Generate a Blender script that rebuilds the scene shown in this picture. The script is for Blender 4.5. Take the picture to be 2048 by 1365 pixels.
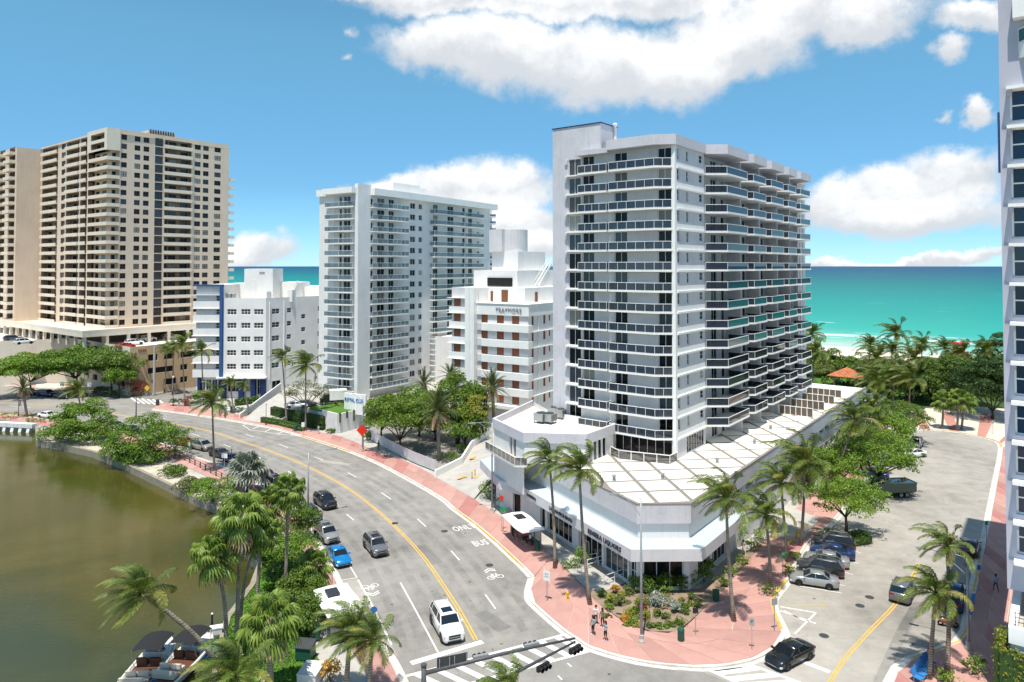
import bpy, math, random
import numpy as np
from mathutils import Vector, Matrix
from mathutils.geometry import tessellate_polygon
R = math.radians
random.seed(7)
for _o in list(bpy.data.objects): bpy.data.objects.remove(_o)
SC = bpy.context.scene
COL = SC.collection
# ---------------------------------------------------------------- camera
FPX, HCAM, HORY, PITCH = 1400.0, 33.0, 532.0, R(1.3)
PPY = HORY - FPX*math.tan(PITCH)
cd = bpy.data.cameras.new('camera'); cam = bpy.data.objects.new('camera', cd); COL.objects.link(cam)
cd.sensor_width = 36.0; cd.lens = FPX/2048*36.0
cd.shift_y = -(682.5-PPY)/2048
cd.clip_start = 0.5; cd.clip_end = 90000
cam.location = (0, 0, HCAM); cam.rotation_euler = (R(90)+PITCH, 0, 0)
SC.camera = cam
# ---------------------------------------------------------------- sun, sky, exposure
SUN_EL, SUN_AZ = R(72), R(196)        # azimuth clockwise from +Y seen from above
sd = bpy.data.lights.new('sun', 'SUN'); sun = bpy.data.objects.new('sun', sd); COL.objects.link(sun)
sd.energy = 4.7; sd.angle = R(0.53); sd.color = (1.0, 0.94, 0.84)
_sv = Vector((math.sin(SUN_AZ)*math.cos(SUN_EL), math.cos(SUN_AZ)*math.cos(SUN_EL), math.sin(SUN_EL)))
sun.rotation_euler = _sv.to_track_quat('Z', 'Y').to_euler(); sun.location = (0, 0, 200)
SC.view_settings.view_transform = 'Standard'; SC.view_settings.look = 'None'
SC.view_settings.gamma = 1.0; SC.view_settings.use_curve_mapping = False
SC.view_settings.exposure = 0.34
SC.cycles.max_bounces = 6; SC.cycles.transparent_max_bounces = 12
SC.cycles.caustics_reflective = False; SC.cycles.caustics_refractive = False
W = bpy.data.worlds.new('World'); SC.world = W; W.use_nodes = True

class NT:
    "small helper to write node trees"
    def __init__(s, tree): s.t = tree; s.n = tree.nodes; s.l = tree.links
    def new(s, typ, **kw):
        n = s.n.new(typ)
        for k, v in kw.items(): setattr(n, k, v)
        return n
    def put(s, inp, v):
        if hasattr(v, 'is_output') or isinstance(v, bpy.types.NodeSocket): s.l.new(v, inp)
        elif v is not None: inp.default_value = v
    def math(s, op, a, b=None, c=None, clamp=False):
        n = s.new('ShaderNodeMath', operation=op, use_clamp=clamp)
        for i, v in enumerate((a, b, c)):
            if v is not None: s.put(n.inputs[i], v)
        return n.outputs[0]
    def vmath(s, op, a, b=None):
        n = s.new('ShaderNodeVectorMath', operation=op)
        s.put(n.inputs[0], a)
        if b is not None: s.put(n.inputs[1], b)
        return n.outputs['Value'] if op in ('LENGTH', 'DOT_PRODUCT') else n.outputs[0]
    def noise(s, vec, scale, detail=4, rough=0.55, dist=0.0, out='Fac'):
        n = s.new('ShaderNodeTexNoise'); s.put(n.inputs['Vector'], vec)
        n.inputs['Scale'].default_value = scale; n.inputs['Detail'].default_value = detail
        n.inputs['Roughness'].default_value = rough; n.inputs['Distortion'].default_value = dist
        return n.outputs[out]
    def ramp(s, fac, stops, interp='LINEAR'):
        n = s.new('ShaderNodeValToRGB'); s.put(n.inputs[0], fac)
        e = n.color_ramp.elements; n.color_ramp.interpolation = interp
        while len(e) > 1: e.remove(e[-1])
        for i, (p, c) in enumerate(stops):
            el = e[0] if i == 0 else e.new(p)
            el.position = p; el.color = tuple(c)+(1,) if len(c) == 3 else c
        return n.outputs[0]
    def mix(s, fac, a, b, blend='MIX'):
        n = s.new('ShaderNodeMix', data_type='RGBA', blend_type=blend)
        s.put(n.inputs[0], fac)
        for i, v in ((6, a), (7, b)):
            if isinstance(v, (tuple, list)) and len(v) == 3: v = tuple(v)+(1,)
            s.put(n.inputs[i], v)
        return n.outputs[2]

def az_el(px, py):
    az = math.atan((px-1024)/FPX); return az, math.atan((HORY-py)/FPX*math.cos(az))
def build_world():
    t = NT(W.node_tree); t.n.clear()
    out = t.new('ShaderNodeOutputWorld'); bg = t.new('ShaderNodeBackground'); t.l.new(bg.outputs[0], out.inputs[0])
    bg.inputs[1].default_value = 0.145
    sky = t.new('ShaderNodeTexSky', sky_type='NISHITA', sun_disc=False)
    sky.sun_elevation = SUN_EL; sky.sun_rotation = SUN_AZ
    sky.altitude = 0; sky.air_density = 1.0; sky.dust_density = 0.0; sky.ozone_density = 2.6
    skyc = t.mix(1.0, sky.outputs[0], (0.84, 1.33, 1.27), 'MULTIPLY')
    tc = t.new('ShaderNodeTexCoord')
    sep = t.new('ShaderNodeSeparateXYZ'); t.l.new(tc.outputs['Generated'], sep.inputs[0])
    az = t.math('ARCTAN2', sep.outputs[0], sep.outputs[1]); el = t.math('ARCSINE', sep.outputs[2])
    cmb = t.new('ShaderNodeCombineXYZ'); t.put(cmb.inputs[0], az); t.put(cmb.inputs[1], el)
    pos = cmb.outputs[0]
    skyc = t.mix(1.0, skyc, t.ramp(t.math('ABSOLUTE', el), [(0.0, (0.44, 0.50, 0.86)), (0.05, (0.40, 0.45, 0.68)), (0.11, (0.40, 0.43, 0.58)), (0.30, (0.62, 0.64, 0.65)), (0.6, (0.667, 0.667, 0.667))]), 'MULTIPLY')
    # domain warp so cloud edges billow
    wn = t.noise(pos, 7.0, 7, 0.62, 0, 'Color')
    w1 = t.vmath('SUBTRACT', wn, (0.5, 0.5, 0.5)); w1 = t.vmath('MULTIPLY', w1, (0.12, 0.09, 0.0))
    wpos = t.vmath('ADD', pos, w1)
    blobs = [(930,88,190,66),(1080,105,260,84),(1230,130,240,92),(1345,150,150,72),(1440,110,190,70),(1560,40,330,72),(1720,50,140,64),(1050,5,380,36),(800,-14,230,24),
             (1400,-30,700,60),(1912,88,60,44),(1960,15,120,40),(690,54,46,32),(688,104,44,24),
             (1000,385,130,66),(1010,450,170,60),(900,385,110,52),(810,385,90,34),(700,372,80,17),(1050,500,110,34),
             (1910,365,150,66),(1790,385,130,62),(1690,405,110,58),(1830,435,230,42),(520,496,90,46),(470,515,100,40),(1800,524,320,15),
             (1875,246,40,30),(1945,230,50,46),(2500,300,300,60),(2700,80,300,90),(-400,330,260,50),(-250,80,200,40)]
    def field(vec, dy, small=0):
        cur = None
        for bx, by, rx, ry in blobs:
            if rx*ry < small: continue
            a, e = az_el(bx, by); a2, _ = az_el(bx+rx, by); _, e2 = az_el(bx, by-ry)
            sx, sy = 1/max(abs(a2-a), .004), 1/max(abs(e2-e), .004)
            d = t.vmath('SUBTRACT', vec, (a, e+dy/sy, 0)); d = t.vmath('MULTIPLY', d, (sx, sy, 0))
            v = t.math('SUBTRACT', 0.36 if rx*ry < 2000 else (0.8 if rx*ry < 3000 else 1.0), t.vmath('LENGTH', d))
            cur = v if cur is None else t.math('SMOOTH_MAX', cur, v, 0.12)
        # the rest of the sky carries clouds of the same kind
        absaz = t.math('ABSOLUTE', az)
        far = t.math('MULTIPLY_ADD', t.math('GREATER_THAN', absaz, 1.15), 2.0, -2.0)
        gen = t.math('MULTIPLY_ADD', t.noise(t.vmath('MULTIPLY', pos, (1.0, 2.2, 0)), 2.2, 3), 4.0, -2.15)
        return t.math('MAXIMUM', cur, t.math('ADD', gen, far))
    fine = t.math('SUBTRACT', t.noise(pos, 20.0, 9, 0.62), 0.5)
    f = t.math('MULTIPLY_ADD', fine, 0.85, field(wpos, 0.0))
    mr = t.new('ShaderNodeMapRange', interpolation_type='SMOOTHSTEP'); t.put(mr.inputs[0], f)
    mr.inputs[1].default_value = -0.13; mr.inputs[2].default_value = 0.42
    g = t.math('MULTIPLY_ADD', fine, 1.6, field(wpos, 0.60, 0))
    sh = t.new('ShaderNodeMapRange', interpolation_type='SMOOTHSTEP'); t.put(sh.inputs[0], g)
    sh.inputs[1].default_value = -0.12; sh.inputs[2].default_value = 0.95
    ccol = t.mix(sh.outputs[0], (3.9, 4.1, 4.35), (6.1, 6.1, 6.1))
    dens = t.math('MULTIPLY', mr.outputs[0], 0.97)
    t.l.new(t.mix(dens, skyc, ccol), bg.inputs[0])
build_world(); W.cycles.sampling_method = 'MANUAL'; W.cycles.sample_map_resolution = 256

# ---------------------------------------------------------------- layout: pixel of the photograph -> place on a level plane
def G(px, py, z=0.0):
    dx, dz = (px-1024)/FPX, (PPY-py)/FPX
    Y = math.cos(PITCH)-math.sin(PITCH)*dz; Z = math.sin(PITCH)+math.cos(PITCH)*dz
    k = (z-HCAM)/Z
    return Vector((dx*k, Y*k, z))
def xat(px, Y): return (px-1024)/FPX*Y
def zat(py, Y):
    dz = (PPY-py)/FPX
    return HCAM + Y*(math.sin(PITCH)+math.cos(PITCH)*dz)/(math.cos(PITCH)-math.sin(PITCH)*dz)
PHI = R(37.9)
U = Vector((math.sin(PHI), math.cos(PHI), 0)); V = Vector((-math.cos(PHI), math.sin(PHI), 0))
O0 = Vector((20.5, 88.0, 0))
ROT = math.pi/2-PHI
def uv(u, v, z=0.0): return O0 + U*u + V*v + Vector((0, 0, z))

# ---------------------------------------------------------------- mesh helpers
class MB:
    def __init__(s): s.v = []; s.f = []; s.m = []
    def add(s, vs, fs, mi=0):
        o = len(s.v); s.v += [tuple(p) for p in vs]; s.f += [tuple(i+o for i in f) for f in fs]; s.m += [mi]*len(fs)
        return s
    def box(s, x0, x1, y0, y1, z0, z1, mi=0):
        return s.add([(x0,y0,z0),(x1,y0,z0),(x1,y1,z0),(x0,y1,z0),(x0,y0,z1),(x1,y0,z1),(x1,y1,z1),(x0,y1,z1)],
              [(0,3,2,1),(4,5,6,7),(0,1,5,4),(1,2,6,5),(2,3,7,6),(3,0,4,7)], mi)
    def prism(s, poly, z0, z1, mi=0, top=True, bottom=False):
        n = len(poly); vs = [(p[0],p[1],z0) for p in poly]+[(p[0],p[1],z1) for p in poly]
        fs = [(i,(i+1)%n,n+(i+1)%n,n+i) for i in range(n)]
        if top or bottom:
            tr = tessellate_polygon([[Vector((p[0],p[1],0)) for p in poly]])
            for a,b,c in tr:
                A,B,C = Vector(vs[a]),Vector(vs[b]),Vector(vs[c])
                up = (B-A).cross(C-A).z > 0
                if top: fs.append((a+n,b+n,c+n) if up else (a+n,c+n,b+n))
                if bottom: fs.append((a,c,b) if up else (a,b,c))
        return s.add(vs, fs, mi)
    def beam(s, a, b, w, h=None, mi=0, up=(0,0,1)):
        a, b = Vector(a), Vector(b); h = h or w; d = (b-a)
        if d.length < 1e-6: return s
        d.normalize(); upv = Vector(up)
        if abs(d.dot(upv)) > .98: upv = Vector((1,0,0))
        x = d.cross(upv).normalized()*(w/2); y = x.cross(d).normalized()*(h/2)
        vs = [a-x-y,a+x-y,a+x+y,a-x+y,b-x-y,b+x-y,b+x+y,b-x+y]
        return s.add(vs, [(0,1,2,3),(7,6,5,4),(0,4,5,1),(1,5,6,2),(2,6,7,3),(3,7,4,0)], mi)
    def tube(s, pts, rad, n=8, mi=0, caps=True):
        pts = [Vector(p) for p in pts]; m = len(pts)
        rad = rad if isinstance(rad, (list, tuple)) else [rad]*m
        vs = []
        for i, p in enumerate(pts):
            d = (pts[min(i+1,m-1)]-pts[max(i-1,0)]).normalized()
            u = Vector((0,0,1)) if abs(d.z) < .95 else Vector((1,0,0))
            x = d.cross(u).normalized(); y = d.cross(x)
            for k in range(n):
                a = 2*math.pi*k/n; vs.append(p+(x*math.cos(a)+y*math.sin(a))*rad[i])
        fs = [(i*n+k,i*n+(k+1)%n,(i+1)*n+(k+1)%n,(i+1)*n+k) for i in range(m-1) for k in range(n)]
        if caps: fs += [tuple(range(n-1,-1,-1)), tuple((m-1)*n+k for k in range(n))]
        return s.add(vs, fs, mi)
    def lathe(s, prof, n=14, mi=0, c=(0,0,0)):
        vs = []
        for r, z in prof:
            for k in range(n):
                a = 2*math.pi*k/n; vs.append((c[0]+r*math.cos(a), c[1]+r*math.sin(a), c[2]+z))
        m = len(prof)
        fs = [(i*n+k,i*n+(k+1)%n,(i+1)*n+(k+1)%n,(i+1)*n+k) for i in range(m-1) for k in range(n)]
        fs += [tuple(range(n-1,-1,-1)), tuple((m-1)*n+k for k in range(n))]
        return s.add(vs, fs, mi)
    def mesh(s, name, mats, smooth=False):
        me = bpy.data.meshes.new(name); me.from_pydata(s.v, [], s.f)
        for m in (mats if isinstance(mats, (list, tuple)) else [mats]): me.materials.append(m)
        if any(s.m): me.polygons.foreach_set('material_index', s.m)
        if smooth: me.polygons.foreach_set('use_smooth', [True]*len(s.f))
        me.update(); return me
    def build(s, name, mats, parent=None, loc=None, rz=0.0, smooth=False):
        return inst(name, s.mesh(name, mats, smooth), parent, loc, rz)
def inst(name, me, parent=None, loc=None, rz=0.0, scale=None):
    o = bpy.data.objects.new(name, me); COL.objects.link(o)
    if parent is not None: o.parent = parent
    if loc is not None: o.location = loc
    if rz: o.rotation_euler = (0, 0, rz)
    if scale is not None: o.scale = scale if isinstance(scale, (tuple, list)) else (scale,)*3
    return o
def tag(o, label, cat, group=None):
    o['label'] = label; o['category'] = cat
    if group: o['group'] = group
    return o
def thing(name, label, cat, loc=(0,0,0), rz=0.0, group=None):
    return tag(inst(name, None, None, loc, rz), label, cat, group)
def struct(o, kind='structure'): o['kind'] = kind; return o
def copy_tree(o, parent=None, depth=0):
    c = o.copy(); COL.objects.link(c)
    if parent is not None: c.parent = parent
    for ch in KIDS.get(o.name, []): copy_tree(ch, c, depth+1)
    return c
KIDS = {}
def register(o):
    KIDS[o.name] = list(o.children)
    for c in o.children: register(c)
    return o
def bez(pts, n=8):
    "catmull-rom through 2D/3D points"
    P = [Vector(p) for p in pts]; out = []
    for i in range(len(P)-1):
        p0,p1,p2,p3 = P[max(i-1,0)],P[i],P[i+1],P[min(i+2,len(P)-1)]
        for k in range(n):
            t = k/n
            out.append(0.5*((2*p1)+(p2-p0)*t+(2*p0-5*p1+4*p2-p3)*t*t+(3*p1-p0-3*p2+p3)*t**3))
    out.append(P[-1]); return out
def resample(pts, step):
    P = [Vector(p) for p in pts]; out = [P[0]]; acc = 0
    for a, b in zip(P, P[1:]):
        L = (b-a).length; pos = step-acc
        while pos <= L and L > 0: out.append(a+(b-a)*(pos/L)); pos += step
        acc = (acc+L) % step if L else acc
    if (out[-1]-P[-1]).length > step*.3: out.append(P[-1])
    return out
def offset_line(pts, d):
    "shift a polyline sideways: positive = to the right of travel"
    P = [Vector((p[0],p[1],0)) for p in pts]; out = []
    for i, p in enumerate(P):
        a = (P[i]-P[i-1]).normalized() if i else None
        b = (P[i+1]-P[i]).normalized() if i < len(P)-1 else None
        t = (a+b).normalized() if a and b else (a or b)
        k = 1/max(.5, t.dot(b)) if a and b else 1
        out.append(p+Vector((t.y,-t.x,0))*d*k)
    return out
# ---------------------------------------------------------------- materials
M = {}
def pmat(name, col, rough=0.7, spec=0.3, metal=0.0):
    m = bpy.data.materials.new(name); m.use_nodes = True
    b = m.node_tree.nodes['Principled BSDF']
    b.inputs['Base Color'].default_value = (*col, 1); b.inputs['Roughness'].default_value = rough
    b.inputs['Specular IOR Level'].default_value = spec; b.inputs['Metallic'].default_value = metal
    M[name] = m; return m, NT(m.node_tree), b
def noisy(name, col, var=0.12, scale=1.2, rough=0.75, spec=0.25, fine=18.0, bump=0.0, stain=None, streak=0.0, rand=0.0, metal=0.0):
    "base colour with two scales of blotches, optional stains, streaks running down and per-object variation"
    m, t, b = pmat(name, col, rough, spec, metal)
    tc = t.new('ShaderNodeTexCoord'); v = tc.outputs['Object']
    n1 = t.noise(v, scale, 5, 0.6); n2 = t.noise(v, fine, 3, 0.6)
    s = t.math('ADD', t.math('MULTIPLY', n1, 0.65), t.math('MULTIPLY', n2, 0.35))
    lo = tuple(c*(1-var*1.6) for c in col); hi = tuple(min(1, c*(1+var)) for c in col)
    c = t.ramp(s, [(0.3, lo), (0.5, col), (0.72, hi)])
    if streak:
        st = t.noise(t.vmath('MULTIPLY', v, (2.2, 2.2, 0.10)), 1.6, 4, 0.65)
        c = t.mix(t.math('MULTIPLY', t.ramp(st, [(0.52, (0,0,0)), (0.78, (1,1,1))]), streak), c, tuple(x*0.42 for x in col))
    if stain:
        sn = t.noise(v, scale*0.6, 6, 0.7, 1.0)
        c = t.mix(t.ramp(sn, [(0.56, (0,0,0)), (0.72, (0.7,0.7,0.7))]), c, stain)
    if rand:
        oi = t.new('ShaderNodeObjectInfo')
        k = t.math('MULTIPLY_ADD', oi.outputs['Random'], 2*rand, 1-rand)
        cm = t.new('ShaderNodeCombineXYZ')
        for i in range(3): t.put(cm.inputs[i], k)
        c = t.mix(1.0, c, cm.outputs[0], 'MULTIPLY')
    t.put(b.inputs['Base Color'], c)
    if bump:
        bn = t.new('ShaderNodeBump'); bn.inputs['Strength'].default_value = bump; bn.inputs['Distance'].default_value = 0.02
        t.put(bn.inputs['Height'], n2); t.put(b.inputs['Normal'], bn.outputs[0])
    return m
def asphalt(name, col, crack=0.5):
    m, t, b = pmat(name, col, 0.85, 0.2)
    tc = t.new('ShaderNodeTexCoord'); v = tc.outputs['Object']
    big = t.noise(v, 0.055, 5, 0.62, 0.6); mid = t.noise(v, 0.5, 5, 0.65); fin = t.noise(v, 9.0, 3, 0.7)
    s = t.math('ADD', t.math('ADD', t.math('MULTIPLY', big, 0.5), t.math('MULTIPLY', mid, 0.3)), t.math('MULTIPLY', fin, 0.2))
    c = t.ramp(s, [(0.36, tuple(x*0.62 for x in col)), (0.5, col), (0.62, tuple(x*1.25 for x in col))])
    # scattered dark spots and droppings
    vo = t.new('ShaderNodeTexVoronoi'); vo.inputs['Scale'].default_value = 0.62; t.put(vo.inputs['Vector'], t.vmath('ADD', v, t.vmath('MULTIPLY', t.noise(v, 3.0, 2, .5, 0, 'Color'), (.5, .5, 0))))
    spot = t.ramp(vo.outputs['Distance'], [(0.07, (1,1,1)), (0.10, (0,0,0))])
    keep = t.ramp(t.noise(v, 0.35, 2), [(0.48, (0,0,0)), (0.56, (1,1,1))])
    c = t.mix(t.math('MULTIPLY', t.math('MULTIPLY', spot, keep), 0.85), c, tuple(x*0.22 for x in col))
    # hairline cracks
    vc = t.new('ShaderNodeTexVoronoi', feature='DISTANCE_TO_EDGE'); vc.inputs['Scale'].default_value = 0.13
    t.put(vc.inputs['Vector'], t.vmath('ADD', v, t.vmath('MULTIPLY', t.noise(v, 0.7, 4, .6, 0, 'Color'), (2.6, 2.6, 0))))
    cr = t.ramp(vc.outputs['Distance'], [(0.0, (1,1,1)), (0.008, (0,0,0))])
    c = t.mix(t.math('MULTIPLY', t.math('MULTIPLY', cr, t.ramp(mid, [(0.45, (0,0,0)), (0.6, (1,1,1))])), crack), c, tuple(x*0.35 for x in col))
    # large stains from oil and water
    c = t.mix(t.ramp(t.noise(t.vmath('MULTIPLY', v, (1.0, 1.0, 1)), 0.21, 6, 0.7, 1.5), [(0.60, (0,0,0)), (0.76, (0.5,0.5,0.5))]), c, tuple(x*0.5 for x in col))
    t.put(b.inputs['Base Color'], c)
    bn = t.new('ShaderNodeBump'); bn.inputs['Strength'].default_value = 0.25; bn.inputs['Distance'].default_value = 0.01
    t.put(bn.inputs['Height'], fin); t.put(b.inputs['Normal'], bn.outputs[0])
    return m
asphalt('asphalt', (0.27, 0.256, 0.236))
asphalt('asphalt_light', (0.345, 0.322, 0.288))
asphalt('asphalt_dark', (0.205, 0.198, 0.188))
noisy('concrete', (0.44, 0.42, 0.385), 0.14, 0.6, 0.85, bump=.1, stain=(0.30, 0.28, 0.25))
noisy('kerb', (0.60, 0.57, 0.52), 0.16, 0.9, 0.85, stain=(0.30, 0.28, 0.25))
noisy('kerb_yellow', (0.62, 0.40, 0.10), 0.22, 1.2, 0.8, stain=(0.42, 0.36, 0.26))
noisy('kerb_blue', (0.08, 0.20, 0.48), 0.2, 1.2, 0.8)
noisy('pink', (0.47, 0.265, 0.228), 0.13, 0.35, 0.85, stain=(0.58, 0.42, 0.38), rand=0.10, bump=.08)
noisy('pink_deep', (0.44, 0.20, 0.18), 0.14, 0.4, 0.85, stain=(0.55, 0.30, 0.27), rand=0.08)
noisy('cream_stripe', (0.66, 0.56, 0.47), 0.10, 0.4, 0.85, rand=.05)
noisy('brick_stripe', (0.50, 0.24, 0.19), 0.14, 0.4, 0.85, rand=.05)
noisy('paint_white', (0.78, 0.77, 0.74), 0.10, 1.5, 0.7, stain=(0.50, 0.48, 0.45))
noisy('paint_yellow', (0.68, 0.42, 0.09), 0.16, 1.2, 0.7, stain=(0.40, 0.32, 0.18))
noisy('paint_orange', (0.72, 0.38, 0.12), 0.2, 0.9, 0.75, stain=(0.7, 0.6, 0.5))
noisy('sand', (0.70, 0.62, 0.50), 0.10, 0.25, 0.95, bump=.2)
noisy('soil', (0.27, 0.205, 0.145), 0.28, 0.8, 0.95, bump=.4, stain=(0.16, 0.12, 0.08))
noisy('bank', (0.52, 0.46, 0.37), 0.24, 0.7, 0.95, bump=.4, stain=(0.28, 0.24, 0.15))
noisy('turf', (0.075, 0.17, 0.022), 0.35, 0.6, 0.9, fine=9)
noisy('groundcover', (0.055, 0.10, 0.022), 0.4, 0.25, 0.95, fine=3, stain=(0.12, 0.10, 0.05))
noisy('white', (0.78, 0.765, 0.745), 0.07, 0.25, 0.75, streak=0.22, fine=6)
noisy('white_clean', (0.86, 0.85, 0.82), 0.06, 0.5, 0.6, fine=6, streak=.12)
noisy('white_bright', (0.88, 0.87, 0.84), 0.06, 0.3, 0.8, stain=(0.70, 0.68, 0.63))
noisy('lavender', (0.60, 0.585, 0.615), 0.08, 0.4, 0.85, streak=0.24, fine=3.2, bump=.5)
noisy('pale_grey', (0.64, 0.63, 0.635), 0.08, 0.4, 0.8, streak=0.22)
noisy('pale_blue', (0.47, 0.54, 0.585), 0.06, 0.5, 0.7, streak=0.05)
noisy('blue_grey_wall', (0.46, 0.46, 0.53), 0.06, 0.4, 0.75, streak=0.06)
noisy('tan', (0.69, 0.56, 0.445), 0.08, 0.2, 0.85, streak=0.2, fine=5)
noisy('tan_light', (0.75, 0.66, 0.545), 0.06, 0.3, 0.8, streak=0.2)
noisy('tan_deep', (0.62, 0.44, 0.27), 0.07, 0.3, 0.85, streak=0.08)
noisy('royal_blue', (0.035, 0.10, 0.27), 0.10, 0.5, 0.6)
noisy('navy', (0.012, 0.028, 0.10), 0.1, 0.5, 0.5)
noisy('roof_white', (0.80, 0.77, 0.71), 0.08, 0.2, 0.85, stain=(0.50, 0.44, 0.36), rand=.06)
noisy('roof_joint', (0.25, 0.225, 0.195), 0.12, 0.8, 0.9)
noisy('terracotta', (0.46, 0.17, 0.08), 0.22, 1.2, 0.8, rand=.15)
noisy('shutter_wood', (0.29, 0.095, 0.045), 0.30, 0.9, 0.75, fine=5, rand=.18)
noisy('bark', (0.24, 0.19, 0.145), 0.3, 1.4, 0.95, fine=10, bump=.6)
noisy('dark_bark', (0.085, 0.066, 0.05), 0.3, 1.4, 0.95, fine=10, bump=.6)
def palm_bark():
    m, t, b = pmat('palm_bark', (0.27, 0.225, 0.18), 0.95, 0.15)
    tc = t.new('ShaderNodeTexCoord'); v = tc.outputs['Object']
    wv = t.new('ShaderNodeTexWave', bands_direction='Z'); wv.inputs['Scale'].default_value = 1.6; wv.inputs['Distortion'].default_value = 2.0
    t.put(wv.inputs['Vector'], v)
    s = t.math('ADD', t.math('MULTIPLY', wv.outputs[1], 0.35), t.math('MULTIPLY', t.noise(v, 2.0, 5), 0.8))
    t.put(b.inputs['Base Color'], t.ramp(s, [(0.3, (0.115, 0.09, 0.068)), (0.6, (0.27, 0.225, 0.18)), (0.9, (0.42, 0.37, 0.31))]))
palm_bark()
def leafmat(name, dark, mid, light, rough=0.5, trans=0.25):
    m, t, b = pmat(name, mid, rough, 0.35)
    g = t.new('ShaderNodeNewGeometry'); oi = t.new('ShaderNodeObjectInfo'); tc = t.new('ShaderNodeTexCoord')
    s = t.math('ADD', t.math('MULTIPLY', g.outputs['Random Per Island'], 0.55), t.math('MULTIPLY', t.noise(tc.outputs['Object'], 0.7, 3), 0.3))
    s = t.math('ADD', s, t.math('MULTIPLY', oi.outputs['Random'], 0.22))
    c = t.ramp(s, [(0.15, dark), (0.52, mid), (0.92, light)])
    t.put(b.inputs['Base Color'], c)
    if trans:
        tr = t.new('ShaderNodeBsdfTranslucent'); t.put(tr.inputs[0], t.mix(1.0, c, (1.25, 1.2, 0.55), 'MULTIPLY'))
        mx = t.new('ShaderNodeMixShader'); mx.inputs[0].default_value = trans
        t.l.new(b.outputs[0], mx.inputs[1]); t.l.new(tr.outputs[0], mx.inputs[2])
        t.l.new(mx.outputs[0], m.node_tree.nodes['Material Output'].inputs[0])
    return m
leafmat('leaf', (0.036, 0.070, 0.010), (0.095, 0.170, 0.018), (0.21, 0.30, 0.034))
leafmat('leaf_bright', (0.052, 0.105, 0.012), (0.125, 0.235, 0.020), (0.26, 0.38, 0.040))
leafmat('leaf_dark', (0.014, 0.034, 0.008), (0.034, 0.080, 0.015), (0.085, 0.150, 0.026))
leafmat('leaf_olive', (0.05, 0.072, 0.018), (0.115, 0.155, 0.035), (0.21, 0.245, 0.06))
leafmat('leaf_yellow', (0.10, 0.12, 0.015), (0.24, 0.26, 0.03), (0.42, 0.40, 0.06))
leafmat('frond', (0.036, 0.064, 0.013), (0.10, 0.15, 0.026), (0.24, 0.29, 0.062), 0.42)
leafmat('frond_yellow', (0.08, 0.10, 0.02), (0.21, 0.22, 0.04), (0.38, 0.34, 0.09), 0.45)
leafmat('frond_fan', (0.055, 0.10, 0.016), (0.14, 0.22, 0.034), (0.30, 0.38, 0.085), 0.42)
leafmat('frond_date', (0.040, 0.058, 0.022), (0.090, 0.122, 0.042), (0.19, 0.21, 0.085), 0.5)
leafmat('frond_silver', (0.13, 0.15, 0.12), (0.26, 0.29, 0.25), (0.42, 0.45, 0.40), 0.5)
leafmat('frond_dead', (0.13, 0.085, 0.045), (0.29, 0.20, 0.11), (0.46, 0.36, 0.22), 0.8, 0.1)
leafmat('leaf_red', (0.07, 0.012, 0.014), (0.17, 0.03, 0.025), (0.34, 0.09, 0.03))
leafmat('leaf_orange', (0.22, 0.10, 0.01), (0.48, 0.22, 0.02), (0.60, 0.42, 0.04))
leafmat('grass', (0.05, 0.11, 0.012), (0.11, 0.235, 0.022), (0.20, 0.36, 0.035))
def glass(name, col, rough=0.06, spec=0.6, clear=0.0, var=0.3):
    m, t, b = pmat(name, col, rough, spec)
    oi = t.new('ShaderNodeObjectInfo')
    k = t.math('MULTIPLY_ADD', oi.outputs['Random'], 2*var, 1-var)
    cm = t.new('ShaderNodeCombineXYZ')
    for i in range(3): t.put(cm.inputs[i], k)
    t.put(b.inputs['Base Color'], t.mix(1.0, (*col, 1), cm.outputs[0], 'MULTIPLY'))
    if clear:
        tr = t.new('ShaderNodeBsdfTransparent'); tr.inputs[0].default_value = (min(1, .55+col[0]), min(1, .55+col[1]), min(1, .55+col[2]), 1)
        mx = t.new('ShaderNodeMixShader'); mx.inputs[0].default_value = clear
        t.l.new(b.outputs[0], mx.inputs[1]); t.l.new(tr.outputs[0], mx.inputs[2])
        t.l.new(mx.outputs[0], m.node_tree.nodes['Material Output'].inputs[0])
    return m
glass('glass_dark', (0.010, 0.012, 0.016), spec=.3, var=.5); glass('glass_curtain', (0.27, 0.25, 0.22), .2, .3, var=.6)
glass('glass_black', (0.006, 0.007, 0.008), spec=.25, var=.4)
glass('glass_grey', (0.035, 0.045, 0.055), var=.6)
glass('glass_navy', (0.010, 0.022, 0.050), var=.4)
glass('glass_rail', (0.035, 0.055, 0.085), 0.05, 0.75, 0.30)
glass('glass_blue', (0.030, 0.068, 0.155), 0.05, 0.75, 0.12)
glass('glass_green', (0.015, 0.075, 0.060), 0.05, 0.75, 0.12)
glass('glass_smoke', (0.018, 0.020, 0.022), 0.05, 0.75, 0.20)
glass('glass_teal', (0.17, 0.23, 0.25), 0.08, 0.6, 0.45)
glass('glass_car', (0.010, 0.013, 0.018), 0.04, 0.7)
noisy('door_brown', (0.20, 0.085, 0.035), 0.2, 2)
noisy('frame_brown', (0.10, 0.065, 0.042), 0.15, 2)
noisy('interior', (0.13, 0.105, 0.085), 0.2, 1); noisy('recess', (0.33, 0.25, 0.195), 0.15, .6)  # recess: darker tan, the balcony hollows' shade is put into its colour
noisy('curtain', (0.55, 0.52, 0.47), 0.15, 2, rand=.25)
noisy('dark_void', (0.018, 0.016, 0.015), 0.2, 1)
pmat('metal', (0.42, 0.43, 0.43), 0.45, 0.5, 0.6)
noisy('galv', (0.36, 0.37, 0.37), 0.14, 1.5, 0.5, 0.5, metal=.3)
noisy('dark_metal', (0.055, 0.056, 0.058), 0.2, 2, 0.5, 0.4)
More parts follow.
